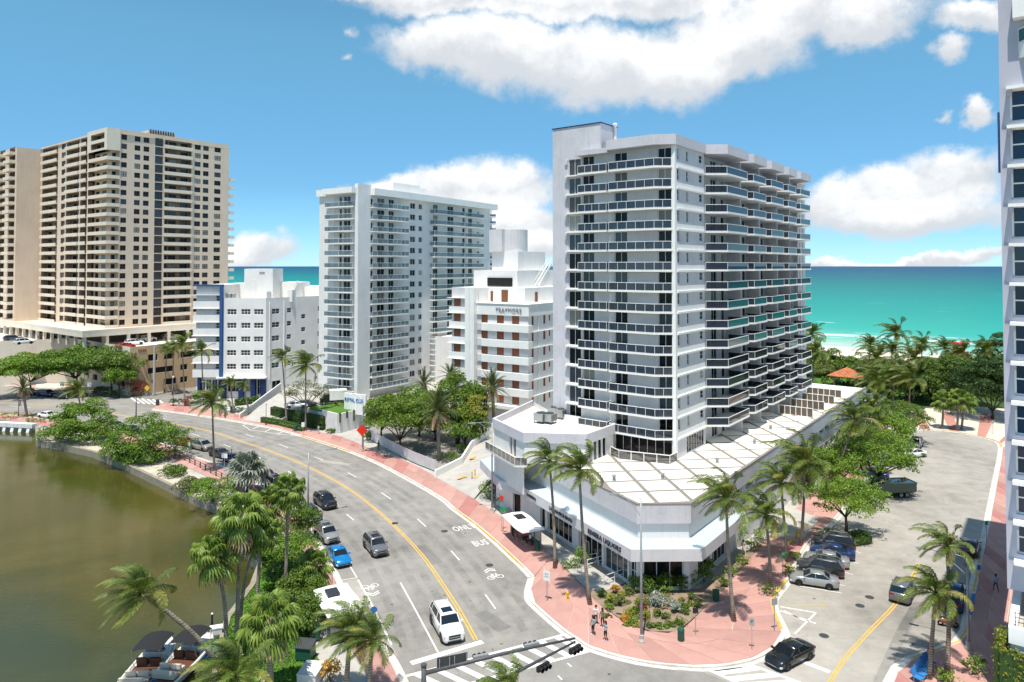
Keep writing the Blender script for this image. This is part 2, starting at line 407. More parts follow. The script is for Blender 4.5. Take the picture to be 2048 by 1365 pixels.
noisy('black', (0.018, 0.018, 0.019), 0.2, 2, 0.5, 0.4)
noisy('mast', (0.075, 0.077, 0.08), 0.2, 2, 0.5, 0.4)
pmat('rubber', (0.014, 0.014, 0.014), 0.8, 0.2)
pmat('chrome', (0.62, 0.63, 0.64), 0.2, 0.6, 0.9)
pmat('lamp_red', (0.38, 0.012, 0.012), 0.25, 0.5); pmat('lamp_clear', (0.68, 0.70, 0.72), 0.1, 0.6)
pmat('sign_red', (0.62, 0.03, 0.018), 0.45, 0.4); pmat('sign_green', (0.012, 0.27, 0.09), 0.5, 0.4)
pmat('sign_white', (0.80, 0.80, 0.79), 0.5, 0.3); pmat('sign_blue', (0.03, 0.15, 0.46), 0.5, 0.3)
pmat('sign_orange', (0.75, 0.035, 0.012), 0.45, 0.3); pmat('sign_black', (0.02, 0.02, 0.022), 0.5, 0.3)
pmat('letter_dark', (0.045, 0.05, 0.07), 0.5, 0.3); pmat('letter_grey', (0.30, 0.30, 0.31), 0.5, 0.3)
pmat('letter_blue', (0.03, 0.16, 0.45), 0.5, 0.3); pmat('letter_red', (0.28, 0.05, 0.03), 0.5, 0.3)
pmat('bin_green', (0.012, 0.085, 0.055), 0.5, 0.4); pmat('yellow', (0.72, 0.44, 0.02), 0.5, 0.4)
pmat('solar', (0.025, 0.025, 0.035), 0.15, 0.6); pmat('canvas_black', (0.025, 0.025, 0.028), 0.85, 0.2)
pmat('gelcoat', (0.74, 0.72, 0.68), 0.25, 0.5); pmat('leather_brown', (0.13, 0.055, 0.032), 0.5, 0.4)
pmat('upholstery', (0.62, 0.55, 0.46), 0.6, 0.3); pmat('engine_blue', (0.02, 0.035, 0.10), 0.2, 0.6)
noisy('lounger_blue', (0.04, 0.20, 0.50), .1, 2); noisy('teak', (0.36, 0.21, 0.11), .2, 2)
pmat('tower_red', (0.62, 0.03, 0.04), 0.6, 0.3); noisy('umbrella_blue', (0.03, 0.42, 0.50), .1, 1)
def paint(name, col, metal=0.25, rough=0.22):
    m, t, b = pmat(name, col, rough, 0.5, metal); b.inputs['Coat Weight'].default_value = 0.7; b.inputs['Coat Roughness'].default_value = 0.05
for _n, _c, _m in (('paint_car_white', (0.80, 0.79, 0.77), 0), ('paint_car_silver', (0.42, 0.42, 0.41), .5), ('paint_car_grey', (0.20, 0.205, 0.21), .4),
        ('paint_car_black', (0.012, 0.012, 0.013), .1), ('paint_car_blue', (0.005, 0.21, 0.52), .2), ('paint_car_navy', (0.02, 0.045, 0.14), .3),
        ('paint_car_red', (0.42, 0.012, 0.02), .1), ('paint_car_charcoal', (0.055, 0.058, 0.062), .3), ('paint_car_sand', (0.40, 0.37, 0.33), .4),
        ('paint_car_maroon', (0.07, 0.012, 0.018), .2), ('paint_truck_green', (0.012, 0.06, 0.045), .1), ('paint_rust', (0.30, 0.11, 0.05), .1)):
    paint(_n, _c, _m)
for _n, _c in (('skin_tan', (0.42, 0.22, 0.14)), ('skin_brown', (0.16, 0.075, 0.045)), ('skin_light', (0.55, 0.33, 0.24)), ('hair_dark', (0.018, 0.012, 0.010)), ('hair_brown', (0.07, 0.035, 0.02)),
        ('cloth_black', (0.018, 0.018, 0.02)), ('cloth_white', (0.72, 0.74, 0.76)), ('cloth_grey', (0.36, 0.37, 0.39)), ('cloth_olive', (0.16, 0.18, 0.10)), ('cloth_red', (0.52, 0.035, 0.025)),
        ('cloth_blue', (0.28, 0.38, 0.58)), ('cloth_pink', (0.70, 0.16, 0.24)), ('cloth_navy', (0.03, 0.04, 0.09)), ('cloth_cream', (0.58, 0.54, 0.47)), ('shoe_white', (0.70, 0.70, 0.70))):
    pmat(_n, _c, 0.8, 0.25)
def water_mats():
    m, t, b = pmat('canal_water', (0.075, 0.066, 0.018), 0.03, 0.6)
    tc = t.new('ShaderNodeTexCoord'); v = tc.outputs['Object']
    n = t.noise(v, 0.035, 4, 0.6, 0.6)
    t.put(b.inputs['Base Color'], t.ramp(n, [(0.3, (0.024, 0.034, 0.005)), (0.5, (0.056, 0.056, 0.010)), (0.7, (0.100, 0.082, 0.020))]))
    h = t.math('ADD', t.noise(t.vmath('MULTIPLY', v, (0.8, 2.6, 1)), 0.42, 5, 0.65), t.math('MULTIPLY', t.noise(t.vmath('MULTIPLY', v, (1.0, 2.2, 1)), 2.6, 3), 0.35))
    bn = t.new('ShaderNodeBump'); bn.inputs['Strength'].default_value = 0.16; bn.inputs['Distance'].default_value = 0.12
    t.put(bn.inputs['Height'], h); t.put(b.inputs['Normal'], bn.outputs[0])
    # sea: colour follows depth of the water, i.e. distance from the shore
    m, t, b = pmat('sea_water', (0.0, 0.2, 0.2), 0.45, 0.12)
    tc = t.new('ShaderNodeTexCoord'); v = tc.outputs['Object']
    sp = t.new('ShaderNodeSeparateXYZ'); t.l.new(v, sp.inputs[0])
    wob = t.math('MULTIPLY', t.math('SUBTRACT', t.noise(t.vmath('MULTIPLY', v, (1, .35, 1)), 0.006, 4), 0.5), 120.0)
    d = t.math('ADD', sp.outputs[0], wob)
    lg = t.math('LOGARITHM', t.math('MAXIMUM', d, 8.0), 10.0)
    c = t.ramp(t.math('DIVIDE', lg, 4.6), [(0.22, (0.36, 0.50, 0.40)), (0.34, (0.13, 0.44, 0.35)), (0.43, (0.026, 0.34, 0.27)), (0.56, (0.006, 0.24, 0.205)),
                 (0.655, (0.004, 0.155, 0.155)), (0.72, (0.005, 0.10, 0.135)), (0.80, (0.005, 0.06, 0.13)), (1.0, (0.004, 0.04, 0.12))])
    c = t.mix(t.math('MULTIPLY', t.ramp(t.noise(t.vmath('MULTIPLY', v, (.35, .05, 1)), 0.05, 5, .6), [(0.45, (0,0,0)), (0.7, (1,1,1))]), 0.22), c, (0.01, 0.24, 0.20))
    # surf lines near the beach and whitecaps further out
    jag = t.math('MULTIPLY', t.math('SUBTRACT', t.noise(t.vmath('MULTIPLY', v, (1, 1, 1)), 0.03, 5, .65), 0.5), 34.0)
    dd = t.math('ADD', sp.outputs[0], jag)
    foam = None
    for cx, wd, thr in ((6, 5, .40), (24, 3.5, .50), (62, 9, .47), (78, 5, .52), (46, 3, .56)):
        g = t.math('SUBTRACT', 1.0, t.math('DIVIDE', t.math('ABSOLUTE', t.math('SUBTRACT', dd, cx)), wd), clamp=True)
        br = t.ramp(t.noise(t.vmath('ADD', t.vmath('MULTIPLY', v, (1, .22, 1)), (cx, cx*3., 0)), 0.085, 6, .7), [(thr, (0,0,0)), (thr+.07, (1,1,1))])
        g = t.math('MULTIPLY', g, br); foam = g if foam is None else t.math('MAXIMUM', foam, g)
    caps = t.ramp(t.noise(t.vmath('MULTIPLY', v, (1.3, .28, 1)), 0.07, 3, .55), [(0.70, (0,0,0)), (0.735, (1,1,1))])
    foam = t.math('MAXIMUM', foam, t.math('MULTIPLY', caps, 0.8))
    c = t.mix(foam, c, (0.78, 0.80, 0.78)); t.put(b.inputs['Base Color'], c)
    bn = t.new('ShaderNodeBump'); bn.inputs['Strength'].default_value = 0.35; bn.inputs['Distance'].default_value = 0.6
    t.put(bn.inputs['Height'], t.noise(t.vmath('MULTIPLY', v, (1, .35, 1)), 0.22, 5, .65)); t.put(b.inputs['Normal'], bn.outputs[0])
water_mats()
# ---------------------------------------------------------------- ground, water, roads
def L(pts, z=0.0): return [G(x, y, z) for x, y in pts]
def sheet(name, poly, z, mat, kind='structure', parent=None):
    mb = MB(); P = [Vector((p[0], p[1], 0)) for p in poly]
    fs = []
    for a, b, c in tessellate_polygon([P]):
        fs.append((a, b, c) if (P[b]-P[a]).cross(P[c]-P[a]).z > 0 else (a, c, b))
    mb.add([(p.x, p.y, z) for p in P], fs)
    o = mb.build(name, M[mat], parent)
    if kind and parent is None: struct(o, kind)
    return o
# shore of the canal, from the left edge of the picture round to below the camera
SHORE = L([(-420,812),(-120,822),(0,842),(70,850),(72,884),(120,890),(185,905),(250,930),(330,968),(400,1003),(432,1014),(440,1040),(480,1085),(515,1130),(499,1172),(449,1238),(436,1290),(424,1345),(415,1420)])
SHORE = [Vector((-420,210,0))]+SHORE+[Vector((-24,-60,0))]
COAST_U = 178.0
land = SHORE+[Vector((420,-60,0)), uv(COAST_U, -520), uv(COAST_U, 2500), Vector((-2200,2600,0)), Vector((-2200,230,0))]
ground = sheet('ground', land, -0.03, 'concrete')
# seawall along the canal
def strip_wall(name, line, z0, z1, w, mat):
    mb = MB(); A = [Vector((p[0],p[1],0)) for p in line]; B = offset_line(line, w)
    for i in range(len(A)-1): mb.prism([A[i], B[i], B[i+1], A[i+1]], z0, z1)
    return mb.build(name, M[mat])
canal = sheet('canal_water', [Vector((-2200,230,0)), Vector((-420,226,0)), Vector((60,150,0)), Vector((40,-60,0)), Vector((-2200,-60,0))], -0.95, 'canal_water')
noisy('seawall', (0.30, 0.265, 0.21), 0.2, 0.8, 0.9, streak=0.45, stain=(0.16, 0.14, 0.09))
tag(strip_wall('seawall', SHORE[1:-1], -2.2, 0.16, -0.55, 'seawall'), 'weathered concrete seawall edging the brown canal', 'seawall')
# sea and beach, in the frame of the coast (local x = distance out from the shore line)
bm_ = MB(); n = 40
prof = [(-2.0, 0.0), (12, .35), (26, .1), (44, -0.45), (60, -1.6), (80, -3.5)]
for i in range(len(prof)-1):
    (a, za), (b, zb) = prof[i], prof[i+1]
    bm_.add([(a,-900,za),(b,-900,zb),(b,2500,zb),(a,2500,za)], [(0,1,2,3)])
struct(bm_.build('beach', M['sand'], None, uv(COAST_U, 0, -0.02), ROT))
sea = MB().add([(-14,-30000,0),(40000,-30000,0),(40000,30000,0),(-14,30000,0)], [(0,1,2,3)])
struct(sea.build('sea', M['sea_water'], None, uv(COAST_U+44, 0, -0.45), ROT))
# kerb lines (pixels on the road surface)
E_PX = [(305,820),(375,829),(437,838),(512,851),(560,861),(620,878),(690,901),(754,927),(826,965),(885,1000),(907,1019),(951,1051),(997,1091),(1047,1138),(1064,1156)]
C_PX = [(1064,1156),(1057,1180),(1058,1200),(1075,1219),(1122,1260),(1154,1282),(1186,1301),(1274,1325),(1362,1336),(1430,1337),(1497,1326),(1538,1308),(1566,1284),(1570,1266),(1552,1228),(1547,1206),(1553,1192),(1576,1163)]
N_PX = [(1576,1163),(1588,1137),(1615,1089),(1645,1063),(1663,1050),(1689,1019),(1722,975),(1760,925),(1792,884),(1790,868)]
END_PX = [(1790,868),(1806,863),(1856,861),(1904,864),(1952,873),(1993,884),(2002,897)]
R_PX = [(2002,897),(2000,915),(1982,1008),(1971,1067),(1960,1115),(1941,1204),(1930,1263),(1915,1285),(1878,1300),(1819,1319),(1793,1337),(1778,1365),(1760,1420)]
W_PX = [(830,1420),(807,1366),(785,1322),(762,1290),(735,1262),(712,1230),(697,1202),(682,1176),(668,1146),(660,1136),(635,1087),(604,1034),(575,1008),(540,985),(498,962),(451,937),(393,916),(345,897),(262,868),(170,850),(115,843),(0,829),(-300,812)]
FAR_PX = [(-300,755),(0,772),(120,778),(230,785),(268,790)]
E, C, N, END, RR, WK, FAR = (L(x) for x in (E_PX, C_PX, N_PX, END_PX, R_PX, W_PX, FAR_PX))
E = bez(E, 4); C = bez(C, 3); WK = bez(WK, 3); END = bez(END, 4)
side_mouth = L([(300,800),(390,778)])
road = sheet('road', FAR+[G(282,796)]+E+C[:10*3-4]+L([(1620,1420),(1600,1600),(900,2200)])+[Vector((-14,-60,0)), Vector((-22,20,0))]+WK+L([(-330,810)]), 0.0, 'asphalt')
sheet('side_street', C[10*3-5:]+N+END+RR+L([(1700,1500),(1600,1420)]), 0.004, 'asphalt_light')
sheet('cross_street', L([(268,790),(300,818),(340,806),(400,788),(470,770),(440,765),(360,778)]), 0.003, 'asphalt')
def slabs(name, outer, inner, step, mats, z=0.14, gap=0.035, parent=None, rnd=None):
    "a pavement of single slabs between two lines; outer is the kerb side"
    def cum(P):
        d = [0.0]
        for a, b in zip(P, P[1:]): d.append(d[-1]+(b-a).length)
        return d
    def at(P, d, f):
        s = f*d[-1]
        for i in range(len(P)-1):
            if s <= d[i+1] or i == len(P)-2:
                k = (s-d[i])/max(d[i+1]-d[i], 1e-6); return P[i].lerp(P[i+1], min(1, k))
    do, di = cum(outer), cum(inner); n = max(2, int(round(do[-1]/step)))
    if parent is None:
        # bedding below the slabs
        parent = struct(MB().prism(list(outer)+list(reversed(inner)), -0.02, z-0.03).build(name, M['kerb']))
    for i in range(n):
        a, b = at(outer, do, i/n), at(outer, do, (i+1)/n); c, d = at(inner, di, (i+1)/n), at(inner, di, i/n)
        cols = max(1, int(round(((a-d).length)/ (step*1.3))))
        for j in range(cols):
            q = [a.lerp(d, j/cols), b.lerp(c, j/cols), b.lerp(c, (j+1)/cols), a.lerp(d, (j+1)/cols)]
            ctr = (q[0]+q[1]+q[2]+q[3])/4
            q = [ctr+(p-ctr)*(1-gap/max(.4, (p-ctr).length)) for p in q]
            if sum((q[k].x*q[(k+1)%4].y-q[(k+1)%4].x*q[k].y) for k in range(4)) < 0: q.reverse()
            m = mats[i % len(mats)] if rnd is None else (mats[1] if random.random() < rnd else mats[0])
            mb = MB().prism([(p.x-ctr.x, p.y-ctr.y) for p in q], z-0.06, z+random.uniform(-.004, .004))
            mb.build('paving_slab', M[m], parent, (ctr.x, ctr.y, 0))
    return parent
def kerb(name, line, w, z, mat, gutter=True):
    "real kerb; w to the right of travel"
    mb = MB(); A = [Vector((p[0],p[1],0)) for p in line]; B = offset_line(line, w)
    for i in range(len(A)-1):
        q = [A[i], B[i], B[i+1], A[i+1]]
        if (q[1]-q[0]).cross(q[2]-q[0]).z < 0: q.reverse()
        mb.prism(q, -0.02, z)
    if gutter:
        Cc = offset_line(line, -0.42 if w > 0 else 0.42); zz = 0.012
        for i in range(len(A)-1):
            mb.add([(A[i].x,A[i].y,zz),(A[i+1].x,A[i+1].y,zz),(Cc[i+1].x,Cc[i+1].y,zz),(Cc[i].x,Cc[i].y,zz)], [(0,1,2,3) if w < 0 else (3,2,1,0)])
    return struct(mb.build(name, M[mat]))
IE = L([(318,806),(380,815),(437,824),(512,837),(560,846),(620,862),(686,876),(751,904),(821,928),(889,966),(941,996),(1001,1034),(1050,1072),(1104,1113)])
IC = L([(1104,1113),(1148,1157),(1170,1179),(1192,1206),(1222,1229),(1257,1252),(1304,1268),(1348,1268),(1371,1256),(1406,1222),(1430,1198)])
IN_ = L([(1430,1198),(1462,1166),(1497,1122),(1535,1081),(1580,1030),(1618,990),(1650,958),(1690,918),(1730,880),(1762,852)])
Ek = offset_line(E, -0.28); Ck = offset_line(C, -0.28); Nk = offset_line(N, -0.28)
slabs('sidewalk', Ek, bez(IE, 4), 3.2, ['pink', 'pink_deep'], rnd=0.16)
slabs('sidewalk', Ck, bez(IC, 3), 3.0, ['pink', 'pink_deep'], rnd=0.0)
slabs('sidewalk', Nk, IN_, 3.2, ['pink', 'pink_deep'], rnd=0.10)
kerb('kerb', E, -0.28, 0.15, 'kerb'); kerb('kerb', C, -0.28, 0.15, 'kerb'); kerb('kerb', N, -0.28, 0.15, 'kerb')
def kerb_paint(line, w, mat):
    mb = MB(); A = offset_line(line, -0.012 if w < 0 else 0.012); B = offset_line(line, w)
    for i in range(len(A)-1):
        q = [A[i], B[i], B[i+1], A[i+1]]
        if (q[1]-q[0]).cross(q[2]-q[0]).z < 0: q.reverse()
        mb.prism(q, 0.02, 0.156)
    struct(mb.build('kerb_paint', M[mat]))
kerb_paint(L([(907,1019),(951,1051),(997,1091),(1047,1138)]), -.16, 'kerb_yellow')
kerb_paint(L([(600,873),(650,888),(700,905)]), -.16, 'kerb_yellow')
kerb_paint(L([(1567,1262),(1552,1228),(1547,1206),(1553,1192),(1576,1163)]), -.3, 'kerb_yellow')
IW = L([(770,1420),(742,1372),(722,1330),(690,1285),(655,1250),(632,1215),(618,1185),(606,1150),(596,1120),(572,1078),(548,1038),(520,1012),(490,992),(450,972),(405,950),(360,930),(315,910),(245,885),(165,864),(112,856),(0,841)])
Wk2 = offset_line(WK, -0.28)
slabs('sidewalk', Wk2[:-3], bez(IW, 3), 3.2, ['pink', 'pink_deep'], rnd=0.12)
kerb('kerb', WK, -0.28, 0.15, 'kerb')
IFAR = L([(-300,748),(0,764),(120,769),(230,774),(290,776)])
slabs('sidewalk', offset_line(FAR, -.28), IFAR, 5.0, ['pink', 'cream_stripe'], rnd=0.1); kerb('kerb', FAR, -0.28, 0.15, 'kerb')
IR = [G(2020,905)]+[uv(x, -35.2) for x in (34,16,0,-12,-20,-28)]+L([(1990,1420)])
Rk = offset_line(RR, -0.28)
slabs('sidewalk', Rk, IR, 3.0, ['pink', 'pink_deep'], rnd=0.12); kerb('kerb', RR, -0.28, 0.15, 'kerb')
kerb_paint(L([(1960,1115),(1952,1150),(1945,1185)]), -.2, 'kerb_yellow'); kerb_paint(L([(1944,1190),(1936,1232)]), -.3, 'kerb_blue')
kerb_paint(L([(1933,1250),(1930,1263),(1915,1285),(1878,1300),(1819,1319)]), -.2, 'kerb_yellow')
kerb('kerb', END, -0.28, 0.15, 'kerb'); kerb_paint(END[6:], -.24, 'kerb_yellow')
# striped plaza at the end of the street
slabs('plaza', offset_line(END, -.3), L([(1752,850),(1790,838),(1850,829),(1915,825),(1980,829),(2040,838),(2060,858)]), 1.7, ['cream_stripe', 'cream_stripe', 'brick_stripe'], gap=.03)
sheet('promenade', L([(1752,852),(1740,838),(1800,824),(1870,815),(1960,815),(2060,822),(2080,870),(2003,884),(1900,860),(1800,858)]), 0.06, 'cream_stripe')

# ---- markings
def ribbon(name, line, w, mat, z=0.010, off=0.0):
    P = [Vector((p[0],p[1],0)) for p in line]
    A = offset_line(P, off-w/2); B = offset_line(P, off+w/2); mb = MB()
    for i in range(len(A)-1):
        mb.add([(A[i].x,A[i].y,z),(B[i].x,B[i].y,z),(B[i+1].x,B[i+1].y,z),(A[i+1].x,A[i+1].y,z)], [(0,1,2,3)])
    return struct(mb.build(name, M[mat]))
YEL = bez(L([(0,806),(132,813),(230,829),(330,845),(419,863),(482,883),(535,901),(577,917),(620,936),(670,962),(716,991),(779,1043),(841,1107),(885,1169),(919,1222),(952,1281)]), 4)
ribbon('centre_line', YEL, 0.15, 'paint_yellow', off=-.14); ribbon('centre_line', YEL, 0.15, 'paint_yellow', off=.14)
for a, b in [((763,986),(782,999)),((835,1038),(852,1054)),((902,1102),(919,1121)),((971,1190),(991,1218)),((693,1029),(708,1041)),((492,869),(507,875)),((558,889),(576,896)),
             ((629,914),(646,921)),((696,946),(713,955)),((447,889),(464,896)),((513,913),(530,921)),((576,943),(591,952)),((632,983),(648,994)),((380,866),(400,873)),((300,832),(330,838)),((40,795),(75,798)),((150,803),(185,807)),((20,812),(60,816)),((1135,1327),(1143,1334)),((1116,1352),(1124,1360))]:
    ribbon('lane_dash', L([a, b]), 0.13, 'paint_white')
ribbon('lane_line', L([(801,1166),(835,1228),(876,1305)]), 0.14, 'paint_white')
ribbon('edge_line', L([(716,1160),(741,1204),(763,1248),(783,1290)]), 0.16, 'paint_white')
ribbon('edge_line', L([(646,1050),(668,1084),(692,1120),(714,1156)]), 0.12, 'paint_white')
ribbon('edge_line', L([(670,1163),(690,1160),(714,1156)]), 0.10, 'paint_white')
ribbon('stop_line', L([(822,1327),(965,1284)]), 0.62, 'paint_white')
def crosswalk(a0, a1, b0, b1, n, w=.62, name='crosswalk', first=0):
    a0, a1, b0, b1 = G(*a0), G(*a1), G(*b0), G(*b1)
    mb = MB()
    for k in range(first, n):
        f = (k+.5)/n; p, q = a0.lerp(a1, f), b0.lerp(b1, f); s = (a1-a0).normalized()*(w/2)
        mb.add([p-s, p+s, q+s, q-s], [(0,3,2,1)])
    mb.v = [(x, y, .012) for x, y, z in mb.v]; nv = len(mb.v)
    for p, q in ((a0, a1), (b0, b1)):
        d = (q-p).normalized(); s = Vector((d.y,-d.x,0))*.15
        mb.add([p-s, q-s, q+s, p+s], [(0,3,2,1)])
    mb.v = mb.v[:nv]+[(x, y, .017) for x, y, z in mb.v[nv:]]
    o = struct(mb.build(name, M['paint_white'])); return o
crosswalk((812,1353),(1128,1270),(880,1384),(1186,1301), 9)
crosswalk((1497,1329),(1700,1402),(1418,1341),(1560,1404), 5, .9)
ribbon('stop_line', L([(1590,1318),(1660,1345)]), 0.5, 'paint_white', z=.016)
# hatched corner by the parking bays
for a, b in (((1560,1222),(1632,1248)),((1632,1226),(1590,1268)),((1560,1214),(1632,1226)),((1568,1222),(1611,1243))):
    ribbon('hatching', L([a, b]), 0.17, 'paint_white', z=.016)
for y0, x0, x1 in ((1187,1600,1684),(1172,1612,1690),(1150,1655,1706),(1128,1668,1718),(1107,1682,1722)):
    ribbon('bay_line', L([(x0, y0-14), (x1, y0)]), 0.1, 'paint_white', z=.016)
ribbon('bay_line', L([(1565,1212),(1655,1210)]), .1, 'paint_yellow', z=.017)
YE2 = bez(L([(1655,1372),(1690,1318),(1740,1262),(1790,1210),(1822,1160),(1836,1128)]), 4)
ribbon('centre_line', YE2, .13, 'paint_yellow', z=.016, off=-.12); ribbon('centre_line', YE2, .13, 'paint_yellow', z=.016, off=.12)
# wheel tracks: worn and oily bands along the lanes
def wear_mat():
    m, t, b = pmat('tyre_wear', (0.10, 0.096, 0.09), 0.8, 0.2)
    v = t.new('ShaderNodeTexCoord').outputs['Object']
    k = t.math('MULTIPLY', t.ramp(t.noise(v, 0.35, 6, 0.7), [(0.40, (0,0,0)), (0.75, (1,1,1))]), 0.24)
    tr = t.new('ShaderNodeBsdfTransparent'); mx = t.new('ShaderNodeMixShader'); t.put(mx.inputs[0], k)
    t.l.new(tr.outputs[0], mx.inputs[1]); t.l.new(b.outputs[0], mx.inputs[2]); t.l.new(mx.outputs[0], m.node_tree.nodes['Material Output'].inputs[0])
wear_mat()
for _k, off in enumerate((-1.25,-2.75,-4.6,-6.1,1.25,2.75,4.6,6.1)): ribbon('tyre_wear', YEL[8:], .85, 'tyre_wear', z=.0025+.0004*_k, off=off)
def patch(a, b, w, mat, z): ribbon('road_patch', L([a, b]), w, mat, z=z)
patch((838,1092),(872,1128),1.6,'asphalt_dark',.0065); patch((640,922),(700,930),1.2,'asphalt_light',.0065); patch((560,1000),(600,1010),1.4,'asphalt_dark',.0065); patch((760,915),(826,950),.8,'asphalt_dark',.0068); patch((960,1225),(1010,1260),1.5,'asphalt_dark',.0066)
# asphalt patches that show as different colour
sheet('road_patch', L([(676,1166),(714,1158),(745,1215),(788,1300),(800,1318),(770,1290),(735,1255),(705,1205)]), .006, 'asphalt_light')
sheet('road_patch', L([(1064,1160),(1075,1150),(1130,1225),(1100,1225),(1062,1200)]), .007, 'asphalt_light')
sheet('road_patch', L([(1770,1365),(1830,1240),(1850,1205),(1825,1205),(1800,1245),(1745,1365)]), .009, 'asphalt')
sheet('road_patch', L([(1795,1260),(1820,1215),(1836,1217),(1815,1262)]), .013, 'asphalt_dark')
# hatched gore by the hotel
gl = L([(486,851),(500,847),(540,852),(590,864),(610,874),(560,869),(500,860),(486,851)])
ribbon('gore_line', gl, .14, 'paint_white')
for a, b in (((505,859),(525,850)),((530,864),(550,855)),((555,868),(575,861)),((580,871),(598,867))): ribbon('hatching', L([a, b]), .2, 'paint_white')
# crossing over the side street on the left
for k in range(6):
    x = 262+k*11; ribbon('crosswalk', L([(x, 796+k*.9), (x+16, 807+k*.9)]), .5, 'paint_white')
# words and symbols painted on the asphalt
def text_mesh(body, name, mat, size=1.0, depth=0.0, sx=1.0):
    cu = bpy.data.curves.new('text', 'FONT'); cu.body = body; cu.size = size; cu.extrude = depth
    cu.align_x = 'CENTER'; cu.align_y = 'CENTER'; cu.resolution_u = 2; cu.space_character = 1.05
    ob = bpy.data.objects.new('text', cu); COL.objects.link(ob)
    dg = bpy.context.evaluated_depsgraph_get(); me = bpy.data.meshes.new_from_object(ob.evaluated_get(dg))
    bpy.data.objects.remove(ob); me.name = name; me.materials.clear(); me.materials.append(M[mat])
    if sx != 1: me.transform(Matrix.Diagonal((sx, 1, 1, 1)))
    return me
def road_dir(p, line):
    i = min(range(len(line)-1), key=lambda k: (line[k]-p).length); return (line[i]-line[i+1]).normalized()
for word, px in (('BUS', (961,1087)), ('ONLY', (928,1056))):
    p = G(*px); d = road_dir(p, E)
    o = inst('road_lettering', text_mesh(word, 'road_lettering', 'paint_white', 1.5, 0, 0.62), None, (p.x, p.y, .013), math.atan2(d.y, d.x)-math.pi/2, (1.15, 1.5, 1)); struct(o)
def sharrow(px, line, flip=False):
    p = G(*px); d = road_dir(p, line)*(-1 if flip else 1); mb = MB()
    def ring(cx, cy, r, w=.09):
        vs = []; n = 18
        for k in range(n):
            a = 2*math.pi*k/n; vs += [(cx+r*math.cos(a), cy+r*math.sin(a), 0), (cx+(r-w)*math.cos(a), cy+(r-w)*math.sin(a), 0)]
        mb.add(vs, [(2*k, (2*k+2) % (2*n), (2*k+3) % (2*n), 2*k+1) for k in range(n)])
    def bar(a, b, w=.09):
        a, b = Vector((*a, 0)), Vector((*b, 0)); dd = (b-a).normalized(); s = Vector((dd.y,-dd.x,0))*w/2
        mb.add([a-s, b-s, b+s, a+s], [(0,3,2,1)])
    ring(-.5, -.6, .42); ring(.5, -.6, .42)
    for a, b in (((-.5,-.6),(-.2,.1)),((-.2,.1),(.35,.1)),((.35,.1),(.5,-.6)),((-.5,-.6),(.02,-.6)),((.02,-.6),(.35,.1)),((-.28,.2),(-.05,.2)),((.32,.1),(.3,.32)),((.02,-.6),(-.2,.1))): bar(a, b)
    for y in (.75, 1.15): bar((-.62, y), (0, y+.45), .14); bar((0, y+.45), (.62, y), .14)
    struct(mb.build('bicycle_marking', M['paint_white'], None, (p.x, p.y, .013), math.atan2(d.y, d.x)-math.pi/2))
sharrow((987,1150), E); sharrow((742,1178), E, True)
def manhole(px, py, r=.42):
    p = G(px, py); o = MB().lathe([(r,0),(r,.012),(r*.8,.012),(r*.78,.006),(r*.3,.006),(r*.28,.012),(0.01,.012)], 18).build('manhole_cover', M['dark_metal'], None, (p.x, p.y, .004))
    return o
for i, (x, y, lab) in enumerate([(889,1063,'round iron manhole cover near the painted word BUS'),(979,1131,'round iron manhole cover beside the bicycle marking'),(790,1047,'small round manhole cover on the yellow centre line'),
        (1739,1195,'manhole cover in the side street beside the parking bays'),(1648,1272,'manhole cover in the side street behind the black sedan'),(1720,1212,'lower of two manhole covers in the side street')]):
    tag(manhole(x, y), lab, 'manhole cover')
# canal bank behind the seawall: pale soil, with the footpath beyond
sheet('bank', SHORE[4:13]+list(reversed(L([(100,868),(170,876),(250,895),(320,918),(370,938),(420,968),(470,990),(510,1018),(540,1060)]))), 0.01, 'bank')
lawn = sheet('lawn', SHORE[13:-1]+L([(500,1420),(600,1420),(640,1330),(612,1240),(600,1180),(585,1130),(550,1080),(520,1100)]), 0.02, 'turf')
sheet('bed', L([(0,832),(-200,822),(-200,812),(60,826),(92,838),(72,850)]), .03, 'soil')
sheet('parkland', [uv(96,-16), uv(96, 26), uv(108, 60), uv(COAST_U-1, 60), uv(COAST_U-1, -140), uv(118,-60), uv(100,-30)], .02, 'groundcover')
